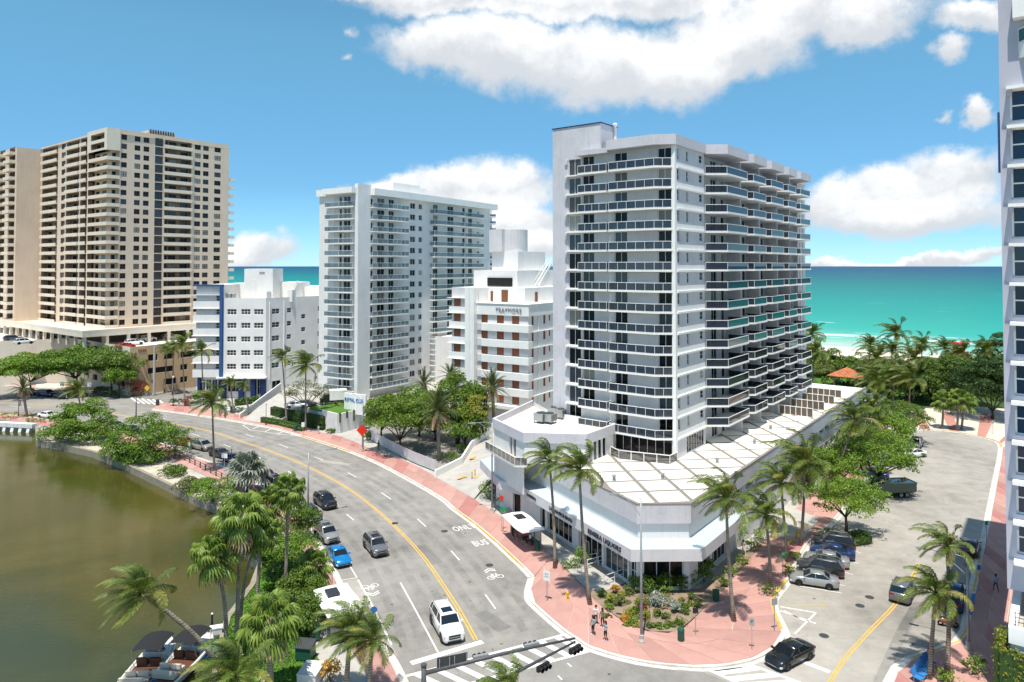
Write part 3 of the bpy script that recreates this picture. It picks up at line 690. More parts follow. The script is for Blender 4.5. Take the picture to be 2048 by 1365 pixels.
# ---------------------------------------------------------------- building helpers
def edge(p0, p1):
    p0, p1 = Vector((p0[0], p0[1], 0)), Vector((p1[0], p1[1], 0)); d = (p1-p0); Ln = d.length; d.normalize()
    return p0, d, Vector((d.y, -d.x, 0)), Ln
def facade(mb, p0, p1, z0, z1, ops=(), depth=0.18, mi=0, mr=None, back=None):
    "wall from p0 to p1 (outside on the right hand) with real openings (a0,a1,b0,b1[,depth])"
    p0, d, n, Ln = edge(p0, p1); mr = mi if mr is None else mr
    xs = sorted({0.0, Ln, *[min(max(o[0], 0), Ln) for o in ops], *[min(max(o[1], 0), Ln) for o in ops]})
    zs = sorted({z0, z1, *[o[2] for o in ops], *[o[3] for o in ops]})
    def P(a, b, k=0.0): q = p0+d*a-n*k; return (q.x, q.y, b)
    for i in range(len(xs)-1):
        if xs[i+1]-xs[i] < 1e-5: continue
        xm = (xs[i]+xs[i+1])/2; run = None
        for j in range(len(zs)-1):
            zm = (zs[j]+zs[j+1])/2
            hole = zs[j+1]-zs[j] < 1e-5 or any(o[0] < xm < o[1] and o[2] < zm < o[3] for o in ops)
            if hole:
                if run is not None: mb.add([P(xs[i],run),P(xs[i+1],run),P(xs[i+1],zs[j]),P(xs[i],zs[j])], [(0,1,2,3)], mi); run = None
            elif run is None: run = zs[j]
        if run is not None: mb.add([P(xs[i],run),P(xs[i+1],run),P(xs[i+1],z1),P(xs[i],z1)], [(0,1,2,3)], mi)
    for o in ops:
        a0, a1, b0, b1 = o[:4]; k = o[4] if len(o) > 4 else depth
        mb.add([P(a0,b0),P(a1,b0),P(a1,b1),P(a0,b1),P(a0,b0,k),P(a1,b0,k),P(a1,b1,k),P(a0,b1,k)], [(0,4,5,1),(1,5,6,2),(2,6,7,3),(3,7,4,0)], mr)
        if back is not None and len(o) > 5 and o[5]: mb.add([P(a0,b0,k),P(a1,b0,k),P(a1,b1,k),P(a0,b1,k)], [(0,1,2,3)], back)
WCACHE = {}
def win_mesh(w, h, nx, nz, fm, gm, ft=0.06):
    key = (round(w,2), round(h,2), nx, nz, fm, gm, ft)
    if key not in WCACHE:
        f = MB(); t = ft
        f.box(0,w,-.05,.03,0,t); f.box(0,w,-.05,.03,h-t,h); f.box(0,t,-.05,.03,t,h-t); f.box(w-t,w,-.05,.03,t,h-t)
        for i in range(1, nx): x = w*i/nx; f.box(x-t*.45,x+t*.45,-.045,.02,t,h-t)
        for j in range(1, nz): z = h*j/nz; f.box(t,w-t,-.04,.02,z-t*.4,z+t*.4)
        g = MB().add([(t*.5,0.0,t*.5),(w-t*.5,0.0,t*.5),(w-t*.5,0.0,h-t*.5),(t*.5,0.0,h-t*.5)], [(0,1,2,3)])
        WCACHE[key] = (f.mesh('window', M[fm]), g.mesh('pane', M[gm]))
    return WCACHE[key]
def window(parent, p0, p1, a0, a1, b0, b1, depth=0.16, nx=2, nz=1, fm='white_clean', gm='glass_dark', name='window', ft=0.06):
    p0, d, n, _ = edge(p0, p1); q = p0+d*a0-n*(depth-.01)
    if gm in ('glass_dark', 'glass_black') and name == 'window':
        k = random.random(); gm = 'glass_curtain' if k < .17 else ('glass_grey' if k < .36 else gm)
    f, g = win_mesh(a1-a0, b1-b0, nx, nz, fm, gm, ft)
    o = inst(name, f, parent, (q.x, q.y, b0), math.atan2(d.y, d.x)); inst('pane', g, o); return o
def wall_windows(parent, mb, p0, p1, z0, z1, wins, depth=0.16, mi=0, recess=(), mr=None, back=None, **kw):
    facade(mb, p0, p1, z0, z1, [tuple(w[:4]) for w in wins]+list(recess), depth, mi, mr, back)
    for w in wins:
        k = dict(kw); k.update(w[4] if len(w) > 4 else {})
        window(parent, p0, p1, *w[:4], depth=depth, **k)
def roof(mb, poly, z, mi=0):
    P = [Vector((p[0], p[1], 0)) for p in poly]
    for a, b, c in tessellate_polygon([P]):
        up = (P[b]-P[a]).cross(P[c]-P[a]).z > 0
        mb.add([(P[k].x, P[k].y, z) for k in ((a,b,c) if up else (a,c,b))], [(0,1,2)], mi)
def parapet(mb, poly, z0, z1, t=.22, mi=0, out=0.0, close=True):
    "ring wall round a flat roof (poly counter-clockwise)"
    n = len(poly)
    A = [Vector((p[0],p[1],0)) for p in poly]
    def off(k):
        r = []
        for i in range(n):
            e0, e1 = (A[i]-A[i-1]).normalized(), (A[(i+1)%n]-A[i]).normalized()
            n0, n1 = Vector((e0.y,-e0.x,0)), Vector((e1.y,-e1.x,0)); b = (n0+n1).normalized()
            r.append(A[i]+b*(k/max(.4, b.dot(n0))))
        return r
    B, C_ = off(out), off(out-t)
    rng = range(n) if close is True else close
    for i in rng:
        j = (i+1)%n; q = [B[i], B[j], C_[j], C_[i]]
        mb.prism([(p.x, p.y) for p in q], z0, z1, mi, True, True)
def letters(parent, body, p0, p1, a, z, size, mat, name='lettering', out=.06, sx=1.0):
    p0, d, n, _ = edge(p0, p1); q = p0+d*a+n*out
    me = text_mesh(body, name, mat, size, .05, sx); o = inst(name, me, parent, (q.x, q.y, z)); o.rotation_euler = (math.pi/2, 0, math.atan2(d.y, d.x)); return o
def balcony(parent, poly, z, front, slab='white_clean', glassm='glass_rail', h=1.02, th=0.2, panes=None, rail='white_clean', fascia=0.0):
    "slab on polygon, glass railing along the open polyline `front` (list of 2D points); one pane object per entry of panes"
    b = MB().prism(poly, z-th-fascia, z, 0, True, True).build('balcony', M[slab], parent)
    r = MB(); P = [Vector((p[0], p[1], 0)) for p in front]
    for i in range(len(P)-1):
        r.beam((P[i].x,P[i].y,z+h), (P[i+1].x,P[i+1].y,z+h), .07, .07)
        r.beam((P[i].x,P[i].y,z+.05), (P[i+1].x,P[i+1].y,z+.05), .04, .04)
    for i in range(len(P)-1):
        Ln = (P[i+1]-P[i]).length; k = max(1, panes[i] if panes else int(round(Ln/1.6)))
        for j in range(k+1):
            if j == k and i < len(P)-2: continue
            q = P[i].lerp(P[i+1], j/k); r.box(q.x-.022,q.x+.022,q.y-.022,q.y+.022,z,z+h-.03)
    r.build('railing', M[rail], b)
    for i in range(len(P)-1):
        Ln = (P[i+1]-P[i]).length; k = max(1, panes[i] if panes else int(round(Ln/1.6)))
        for j in range(k):
            a, c = P[i].lerp(P[i+1], (j+.008)/k), P[i].lerp(P[i+1], (j+.992)/k)
            MB().add([(a.x,a.y,z+.06),(c.x,c.y,z+.06),(c.x,c.y,z+h-.06),(a.x,a.y,z+h-.06)], [(0,1,2,3)]).build('glass_panel', M[glassm], b)
    return b
def clone_up(b, dz):
    c = b.copy(); COL.objects.link(c); c.location = (b.location.x, b.location.y, b.location.z+dz)
    for ch in b.children:
        k = ch.copy(); COL.objects.link(k); k.parent = c
    return c
def clip(poly, conv):
    out = [Vector((p[0],p[1])) for p in poly]
    for i in range(len(conv)):
        a, b = Vector(conv[i][:2]), Vector(conv[(i+1)%len(conv)][:2]); e = b-a; inp, out = out, []
        f = lambda p: e.x*(p.y-a.y)-e.y*(p.x-a.x)
        for k in range(len(inp)):
            p, q = inp[k-1], inp[k]; fp, fq = f(p), f(q)
            if fq >= 0:
                if fp < 0: out.append(p+(q-p)*(fp/(fp-fq)))
                out.append(q)
            elif fp >= 0: out.append(p+(q-p)*(fp/(fp-fq)))
        if len(out) < 3: return []
    return out
glass('glass_mirror', (0.026, 0.036, 0.054), 0.03, 0.5, 0.10, .25)
M['glass_mirror'].node_tree.nodes['Principled BSDF'].inputs['IOR'].default_value = 1.6
# ---------------------------------------------------------------- the near condominium tower on its shop podium
def near_tower():
    T = thing('condominium_tower', 'pale grey high-rise with glass balconies above a white shop podium at the corner', 'building', (O0.x, O0.y, 0), ROT)
    def lo(w): d = Vector((w[0], w[1], 0))-O0; return (d.dot(U), d.dot(V))
    def lp(px, py, z): return lo(G(px, py, z))
    ZT, ZR, FL = 8.7, 48.3, 2.635
    slabz = [11.36+FL*k for k in range(14)]; flo = [ZT]+slabz
    SB = [9.3, 19.9, 28.1, 36.9, 44.0, 52.7]; XE, YN = 57.6, 18.9
    wm = MB()  # 0 light wall, 1 lavender, 2 white
    # --- west face (x=0) runs north to south
    pw0, pw1 = (0, 13.9), (0, 0)
    wins = []
    for k, z in enumerate(slabz):
        zt = z+2.42
        wins += [(13.9-8.65, 13.9-6.75, z+.02, zt, dict(nx=2)), (13.9-2.35, 13.9-.45, z+.02, zt, dict(nx=2)), (.25, 2.1, z+.02, zt, dict(nx=2))]
    wins += [(13.9-8.7, 13.9-.55, ZT+.05, ZT+2.4, dict(nx=7, gm='glass_black', name='lobby_window', ft=.05))]
    wins += [(.3, 4.2, ZT+2.75, ZT+3.55, dict(nx=3))]
    wins = [w for w in wins if not (w[0] < 3 and w[2] < ZT+2.7 and w[2] > ZT+2.4 and w[1] > 2.0 and w[1] < 2.2)]
    wall_windows(T, wm, pw0, pw1, ZT, ZR, wins, .22, 0, gm='glass_black')
    facade(wm, (.4, YN), (.4, 13.9), ZT, 52.5, [(2.7, 4.7, z+.05, z+2.3) for z in slabz], .2, 1)
    for z in slabz: window(T, (.4, YN), (.4, 13.9), 2.7, 4.7, z+.05, z+2.3, .18, 2, 1, gm='glass_black')
    for z in slabz: MB().box(-.12, .42, 13.95, 16.5, z-.16, z+.02).build('ledge', M['white_clean'], T); MB().box(.2, .45, 16.3, 16.75, z+1.6, z+2.25).build('bracket', M['lavender'], T)
    wm.box(0, .4, 13.88, 13.92, ZT, ZR, 2)
    # --- south face (y=0)
    wins = []
    for k, z in enumerate(slabz):
        wins += [(.7, 1.35, z+.95, z+2.35, dict(nx=1, nz=2)), (3.5, 4.15, z+.95, z+2.3, dict(nx=1, nz=2)), (7.6, 8.7, z+1.25, z+2.3, dict(nx=1, nz=2))]
    facade_w = [w for w in wins]
    wall_windows(T, wm, (0, 0), (9.3, 0), ZT, ZR, facade_w+[(3.2, 8.9, ZT+.2, ZT+2.45, dict(nx=7, gm='glass_black', name='lobby_window', ft=.05))], .14, 0, ft=.04, gm='glass_black')
    wins = []
    for b in range(5):
        x0, x1 = SB[b]-9.3, SB[b+1]-9.3; w = x1-x0
        for z in flo:
            wins += [(x0+.4, x0+2.2, z+.03, z+2.4, dict(nx=2)), (x0+w*.42, x0+w*.42+2.1, z+.03, z+2.4, dict(nx=2)), (x0+w*.78, x0+w*.78+1.3, z+.03, z+2.4, dict(nx=1))]
    wall_windows(T, wm, (9.3, 0.9), (52.7, 0.9), ZT, ZR, wins, .14, 0, gm='glass_black')
    wins = [(1.0, 1.6, z+1.0, z+2.3, dict(nx=1, nz=2)) for z in slabz]+[(2.9, 3.4, z+1.0, z+2.3, dict(nx=1, nz=2)) for z in slabz]
    wall_windows(T, wm, (52.7, 0), (XE, 0), ZT, ZR, wins, .14, 0)
    wm.add([(9.3,0,ZT),(9.3,.9,ZT),(9.3,.9,ZR),(9.3,0,ZR)], [(0,1,2,3)]); wm.add([(52.7,.9,ZT),(52.7,0,ZT),(52.7,0,ZR),(52.7,.9,ZR)], [(0,1,2,3)])
    facade(wm, (XE, 0), (XE, YN), ZT, ZR); facade(wm, (XE, YN), (.4, YN), ZT, ZR)
    for b in range(1, 5): wm.box(SB[b]-.12, SB[b]+.12, -1.2, .9, ZT, ZR, 0)
    wm.build('wall', [M['pale_grey'], M['lavender'], M['white_clean']], T)
    # corner pier and floor bands
    pr = MB(); pr.box(-.06, .42, -.06, .42, ZT, ZR); pr.build('corner_pier', M['white_clean'], T)
    for z in slabz:
        MB().box(.42, 9.28, -.22, -.003, z-.24, z+.0).build('floor_band', M['white_clean'], T)
        MB().box(52.72, XE, -.22, -.003, z-.24, z).build('floor_band', M['white_clean'], T)
        MB().box(.42, 9.28, -.035, -.001, z+.0, z+.62).build('sunlit_wall_band', M['white_clean'], T)  # white strip paints the sunlit foot of the grey wall below the slab shade
        MB().box(52.72, XE, -.035, -.001, z, z+.6).build('sunlit_wall_band', M['white_clean'], T)
        MB().box(-.08, -.002, 8.75, 9.25, z-.2, z+1.1).build('balcony_pier', M['white_clean'], T)
    # --- balconies: one of each kind, copied floor by floor
    b1 = balcony(T, [(0,8.75),(0,.3),(-.15,.3),(-1.5,2.1),(-1.5,8.75)], slabz[0], [(-.02,8.7),(-1.45,8.7),(-1.45,2.15),(-.15,.38)], panes=[1,5,2], glassm='glass_mirror')
    b2 = balcony(T, [(0,13.8),(0,9.25),(-1.1,9.25),(-1.1,13.8)], slabz[0], [(-.02,13.75),(-1.05,13.75),(-1.05,9.3),(-.02,9.3)], panes=[1,4,1], glassm='glass_mirror')
    sb = []
    for b in range(5):
        x0, x1 = SB[b], SB[b+1]
        sb.append(balcony(T, [(x0+.15,.88),(x0+.15,-.1),(x0+2.1,-2.5),(x1-.5,-2.5),(x1-.15,.88)], slabz[0], [(x0+.2,-.1),(x0+2.1,-2.43),(x1-.55,-2.43),(x1-.25,0.7)], panes=[1,1,1], glassm='glass_mirror'))
    for k in range(1, 14):
        for b in [b1]+sb+([b2] if k > 0 else []): clone_up(b, FL*k)
    # --- roof: fascia blocks and penthouse
    rf = MB(); z1 = 49.6
    rf.prism([(-1.7,8.9),(-1.7,2.1),(-.2,-.3),(9.3,-.3),(9.3,8.9)], ZR, z1, 0, True, True)
    rf.prism([(-1.2,14.1),(-1.2,9.0),(9.3,8.92),(9.3,14.1)], ZR-.25, z1-.9, 0, True, True)
    for b in range(5):
        x0, x1 = SB[b], SB[b+1]
        rf.prism([(x0+.1,8.9),(x0+.1,-.1),(x0+2.0,-2.6),(x1-.5,-2.6),(x1-.1,.9),(x1-.1,8.9)], ZR, z1, 0, True, True)
    rf.prism([(52.8,8.9),(52.8,-.3),(XE+.2,-.3),(XE+.2,8.9)], ZR, z1, 0, True, True)
    rf.prism([(9.2,8.8),(XE,8.8),(XE,YN),(9.2,YN)], ZR, z1-.3, 0, True, True)
    rf.prism([(.45,YN-.05),(.45,13.95),(9.2,13.95),(9.2,YN-.05)], ZR-.4, ZR-.1, 0, True, True)
    rf.build('roof', M['lavender'], T)
    ph = MB(); facade(ph, (4.9,11.0),(4.9,YN),ZR,52.5); facade(ph,(4.9,YN),(.4,YN),ZR,52.5); facade(ph,(.4,13.9),(.4,11.0),49.0,52.5); facade(ph,(.4,11.0),(4.9,11.0),ZR,52.5); roof(ph,[(.4,11),(4.9,11),(4.9,YN),(.4,YN)],52.48)
    ph.build('penthouse', M['lavender'], T)
    cp = MB(); cp.box(.3,5.0,10.9,YN+.1,52.5,52.62); cp.build('coping', M['navy'], T)
    MB().tube([(3.9,10.7,50.6),(3.9,10.7,52.3),(3.7,10.6,52.6)], .2).lathe([(.32,0),(.36,.25),(.2,.4)],10,0,(3.6,10.55,52.5)).build('roof_flue', M['white_clean'], T)
    MB().box(.9,2.9,9.9,10.85,49.0,49.9).build('roof_louvre', M['metal'], T)
    # --- podium
    A, B = lo((12.8,71.6)), lo((17.95,71.7)); Wp = lo((3.0,90.2)); SF = (71.0, -7.4); S2 = (B[0], B[1])
    Bs = (B[0]+.6, -7.9)
    NWc, NW2 = lo((-2.2,97.5)), lo((2.2,109.0))
    s0 = (B[0]+2.0, B[1]+2.0*(SF[1]-B[1])/(SF[0]-B[0])); poly = [A, B, SF, (71.0, YN), (0.5, YN), NW2, NWc, Wp]
    pm = MB()
    def shops(p0, p1, n, skip=(), z1=3.35, m0=.5):
        _, _, _, Ln = edge(p0, p1); w = (Ln-2*m0)/n; r = []
        for i in range(n):
            if i in skip: continue
            r.append((m0+i*w+.05, m0+(i+1)*w-.05, .35, z1, dict(nx=1, nz=2 if i % 3 == 0 else 1, gm='glass_black', name='shop_window', ft=.09)))
        return r
    wall_windows(T, pm, A, B, 0, ZT, [(.55, 4.6, .3, 3.5, dict(nx=3, nz=1, gm='glass_black', name='shop_window', ft=.08))], .3, 0)
    wall_windows(T, pm, B, s0, 0, ZT, [], .3, 0)
    sw = [(.3, 3.4, .3, 3.4, dict(nx=3, gm='glass_black', name='shop_window', ft=.08)), (4.2, 8.6, .3, 3.4, dict(nx=4, gm='glass_black', name='shop_window', ft=.08))]
    sx = 11.0
    while sx < 80:
        for z in ((6.0, 7.1), (3.1, 4.2)):
            if z[0] < 4 and sx < 36: continue
            sw.append((sx, sx+2.5, *z, dict(nx=2, gm='glass_black')))
        sx += 3.9 if int(sx) % 2 else 3.4
    wall_windows(T, pm, s0, SF, 0, ZT, [w for w in sw if w[1] < 84], .35, 0)
    facade(pm, SF, (71, YN), 0, ZT); facade(pm, (71, YN), (.5, YN), 0, ZT); facade(pm, (.5, YN), NW2, 0, ZT); facade(pm, NW2, NWc, 0, ZT); facade(pm, NWc, Wp, 0, ZT, [])
    _, _, _, LW = edge(Wp, A)
    ws = [(1.2, 2.4, .1, 3.1, dict(nx=1, gm='glass_black', name='shop_door')), (3.0, 8.6, .3, 3.4, dict(nx=5, gm='glass_black', name='shop_window', ft=.07)), (10.0, 14.6, .15, 3.4, dict(nx=4, nz=1, gm='glass_black', name='shop_window', ft=.07)),
          (15.0, 19.2, .25, 3.5, dict(nx=4, gm='glass_grey', name='shop_window', ft=.07)), (19.5, LW-.4, .15, 3.2, dict(nx=2, nz=2, gm='glass_black', name='shop_door', ft=.09))]
    wall_windows(T, pm, Wp, A, 0, ZT, [w for w in ws if w[1] < LW-.1], .3, 0)
    pm.build('podium_wall', M['white'], T)
    # upper fascia of the podium stands proud and is greyer
    fz = MB(); ring = [Wp, A, B, s0, SF]
    for i in range(len(ring)-1):
        p0, d, n, Ln = edge(ring[i], ring[i+1]); q = [p0-d*0, p0+d*Ln, p0+d*Ln+n*.28, p0+n*.28]
        a = ring[i]; c = ring[i+1]
    off = offset_line(ring, .30); offi = offset_line(ring, .004)
    for i in range(len(ring)-1): fz.prism([(offi[i].x,offi[i].y),(off[i].x,off[i].y),(off[i+1].x,off[i+1].y),(offi[i+1].x,offi[i+1].y)], ZT-1.75, ZT+.16, 0, True, True)
    fz.build('fascia', M['lavender'], T)
    cpm = MB(); o1, o2 = offset_line(ring, .34), offset_line(ring, -.02)
    for i in range(len(ring)-1): cpm.prism([(o2[i].x,o2[i].y),(o1[i].x,o1[i].y),(o1[i+1].x,o1[i+1].y),(o2[i+1].x,o2[i+1].y)], ZT+.165, ZT+.27, 0, True, True)
    cpm.build('coping', M['roof_joint'], T)
    rb = MB(); roof(rb, poly, ZT-.03); rb.build('podium_roof', M['roof_joint'], T)
    # terrace slabs, laid diagonally
    conv = [A, B, (70.8, SF[1]), (70.8, .6), (Wp[0]+3, Wp[1]-.5)]
    cv = [Vector((p[0], p[1])) for p in conv]; st = 3.75
    for i in range(-30, 30):
        for j in range(-30, 30):
            c = [(i*st, j*st), ((i+1)*st, j*st), ((i+1)*st, (j+1)*st), (i*st, (j+1)*st)]; r2 = math.sqrt(.5)
            g = .25; cx, cy = (i+.5)*st, (j+.5)*st
            c = [((x-cx)*(1-2*g/st)+cx, (y-cy)*(1-2*g/st)+cy) for x, y in c]
            c = [((x-y)*r2, (x+y)*r2) for x, y in c]; q = clip(c, cv)
            if len(q) < 3: continue
            mx, my = sum(p.x for p in q)/len(q), sum(p.y for p in q)/len(q)
            if (.3 < mx < XE and my > 1.2) or mx > 44: continue
            MB().prism([(p.x-mx, p.y-my) for p in q], -.02, .03+random.uniform(-.004,.004)).build('terrace_slab', M['roof_white'], T, (mx, my, ZT))
    MB().box(44.0,70.6,-7.1,.4,ZT-.02,ZT+.04).build('roof_deck', M['roof_white'], T)
    MB().box(XE+.2,70.6,.4,YN-.4,ZT-.02,ZT+.05).build('roof_deck', M['roof_white'], T)
    for fx, y0, y1 in ((36.0,-6.8,-1.6),(43.0,-6.8,-1.4),(49.6,-6.8,-1.4),(56.5,-6.4,-.4)):
        f = MB(); y = y0
        f.box(fx-.06,fx+.06,y0,y1,ZT+1.45,ZT+1.55); f.box(fx-.06,fx+.06,y0,y1,ZT+.05,ZT+.15)
        n = 6
        for i in range(n+1): yy = y0+(y1-y0)*i/n; f.box(fx-.06,fx+.06,yy-.05,yy+.05,ZT+.15,ZT+1.45)
        fo = f.build('terrace_fence', M['white_clean'], T)
        for i in range(n):
            a, b = y0+(y1-y0)*i/n+.05, y0+(y1-y0)*(i+1)/n-.05
            MB().box(fx-.02,fx+.02,a,b,ZT+.15,ZT+1.45).build('panel', M['interior'], fo)
    # upper block over the west shops, with plant on its roof
    ub = [lo(p) for p in ((-2.4,95.0),(1.5,87.0),(9.0,86.2),(13.2,91.6))]; ub = ub+[(-.05, 8.9), (-.05, YN-.1), lo((3.2,107.5))]
    um = MB(); zb = 12.3
    for i in range(len(ub)):
        p, q = ub[i], ub[(i+1)%len(ub)]
        ops = []
        _, _, _, Ln = edge(p, q)
        if i == 0: ops = [(4.6, 5.5, ZT, ZT+2.3, dict(gm='glass_black', nx=1)), (5.7, 6.6, ZT, ZT+2.3, dict(gm='glass_black', nx=1))]
        if i == 2: ops = [(.8+k*1.1, 1.8+k*1.1, ZT, ZT+2.35, dict(gm='glass_black', nx=1)) for k in range(4)]
        wall_windows(T, um, p, q, ZT-4 if i in (0, 6) else ZT-.1, zb, ops, .2)
    um.build('upper_wall', M['white'], T)
    ur = MB(); roof(ur, ub, zb-.75); ur.build('upper_roof', M['roof_white'], T)
    uf = MB(); parapet(uf, ub, zb-1.1, zb+.12, .35, 0, .22, [6, 0, 1, 2, 3]); uf.build('parapet', M['lavender'], T)
    # little balcony in front of the upper block
    p0, d, n, Ln = edge(ub[0], ub[1]); o = p0+n*1.3
    balcony(T, [(p0.x,p0.y),(o.x,o.y),((o+d*Ln).x,(o+d*Ln).y),((p0+d*(Ln+.8)).x,(p0+d*(Ln+.8)).y)], ZT-.2, [(o.x,o.y),((o+d*Ln).x,(o+d*Ln).y),((p0+d*(Ln+.8)).x,(p0+d*(Ln+.8)).y)], panes=[7,2], glassm='glass_smoke')
    # railing on the terrace in front of the lobby glazing
    p0, d, n, Ln = edge(ub[3], (0, .2)); fr = [(p0+n*1.2).to_tuple()[:2], (p0+n*2.6+d*1.5).to_tuple()[:2], (-2.2,-.2), (-.1,-.2)]
    r = MB()
    for i in range(3):
        a, b = Vector((*fr[i],0)), Vector((*fr[i+1],0)); r.beam((a.x,a.y,ZT+1.1),(b.x,b.y,ZT+1.1),.09); k = max(1, int((b-a).length/1.3))
        for j in range(k+1): q = a.lerp(b, j/k); r.box(q.x-.04,q.x+.04,q.y-.04,q.y+.04,ZT,ZT+1.06)
    ro = r.build('terrace_railing', M['white_clean'], T)
    for i in range(3):
        a, b = Vector((*fr[i],0)), Vector((*fr[i+1],0)); k = max(1, int((b-a).length/1.3))
        for j in range(k):
            p, q = a.lerp(b,(j+.04)/k), a.lerp(b,(j+.96)/k)
            MB().add([(p.x,p.y,ZT+.1),(q.x,q.y,ZT+.1),(q.x,q.y,ZT+1.04),(p.x,p.y,ZT+1.04)],[(0,1,2,3)]).build('glass_panel', M['glass_smoke'], ro)
    # awning round the shops: pale blue slope, deep white fascia
    aw = MB(); af = MB(); ring = [lp(x, y, 4.95) for x, y in ((960,920),(999,961),(1043,968),(1262,1091),(1390,1092),(1490,1003))]
    ring[3] = tuple(offset_line([Wp, A, B], 1.75)[1][:2]); ring[4] = tuple(offset_line([A, B, SF], 1.75)[1][:2]); pS = offset_line([B, SF], 1.75); dS = (pS[1]-pS[0]).normalized(); ring[5] = tuple((Vector((*ring[4],0))+dS*13)[:2])
    pW = offset_line([Wp, A], 1.75); dW = (pW[0]-pW[1]).normalized(); ring[2] = tuple((pW[0]+dW*.6)[:2])
    ring = offset_line(ring, -1.75); oi, oo = offset_line(ring, -.02), offset_line(ring, 1.75)
    eb = MB(); wall_windows(T, eb, ring[0][:2], ring[1][:2], 0, 5.3, [(.6, 3.2, .3, 3.4, dict(nx=3, gm='glass_black', name='shop_window'))], .3); wall_windows(T, eb, ring[1][:2], ring[2][:2], 0, 5.3, [(.3, 1.6, .2, 3.3, dict(nx=1, gm='glass_black', name='shop_door'))], .3)
    roof(eb, [ring[0][:2], ring[1][:2], ring[2][:2], Wp, (NWc[0]+1.5, NWc[1])], 5.3); eb.build('entrance_wall', M['white'], T)
    for i in range(len(ring)-1):
        aw.add([(oi[i].x,oi[i].y,5.35),(oo[i].x,oo[i].y,4.95),(oo[i+1].x,oo[i+1].y,4.95),(oi[i+1].x,oi[i+1].y,5.35)], [(0,1,2,3)])
        o3 = offset_line(ring, 1.55)
        af.prism([(o3[i].x,o3[i].y),(oo[i].x,oo[i].y),(oo[i+1].x,oo[i+1].y),(o3[i+1].x,o3[i+1].y)], 3.75, 4.94, 0, True, True)
        af.add([(oi[i].x,oi[i].y,3.9),(oi[i+1].x,oi[i+1].y,3.9),(o3[i+1].x,o3[i+1].y,3.9),(o3[i].x,o3[i].y,3.9)], [(0,1,2,3)])
    awo = aw.build('awning', M['pale_blue'], T); af.build('awning_fascia', M['pale_grey'], awo)
    pA, pB = oo[2], oo[3]
    _, _, _, La = edge(pA, pB)
    for body, f, s in (('COSTERA', .12, .5), ('LA FUSION & EBOLI', .42, .55), ('RIVIERA LIQUORS', .80, .72)):
        letters(T, body, pA, pB, La*f, 4.32, s, 'letter_dark', 'shop_sign')
    for k, (x, y) in enumerate(((-8,-2),(2,-4.5),(14,-5),(24,-4),(-12,2))): MB().lathe([(.18,0),(.18,.45),(.28,.5),(.26,.62),(.02,.66)],10,0,(x,y,ZT+.02)).build('roof_vent', M['galv'], T)
    return T, lo, ub, zb
NEAR, LO, UB, ZUB = near_tower()
def hvac(u, v, z, w, label):
    p = uv(u, v, z); H = thing('air_conditioner', label, 'air conditioner', p, ROT, 'rooftop air conditioners on the podium block')
    b = MB().box(-w/2,w/2,-w/2,w/2,.35,1.35); b.build('casing', M['metal'], H)
    f = MB(); f.lathe([(w*.4,0),(w*.42,.08),(w*.36,.12),(w*.1,.13)], 14, 0, (0,0,1.355)); f.build('fan_grille', M['dark_metal'], H)
    for s in (-1,1):
        g = MB()
        for k in range(6): g.box(-w*.42,w*.42,s*w/2-(0 if s>0 else .02),s*w/2+(.02 if s>0 else 0),.45+k*.14,.52+k*.14)
        g.build('louvre', M['dark_metal'], H)
    for sx in (-1,1):
        for sy in (-1,1): MB().box(sx*w*.42-.04,sx*w*.42+.04,sy*w*.42-.04,sy*w*.42+.04,0,.35).build('leg', M['dark_metal'], H)
for i, (x, y, w) in enumerate(((1082,846,1.5),(1099,847,1.5),(1108,834,1.25),(1122,838,1.2),(1129,827,1.5),(1148,829,1.1))):
    q = G(x, y, 11.56); l = LO(q)
    hvac(l[0], l[1], 11.56, w, ['largest rooftop air conditioner, leftmost of the row on the podium block','second rooftop air conditioner from the left on the podium block','third rooftop air conditioner from the left on the podium block','fourth rooftop air conditioner from the left on the podium block','fifth rooftop air conditioner, against the tower wall','small rooftop air conditioner standing apart at the right'][i])
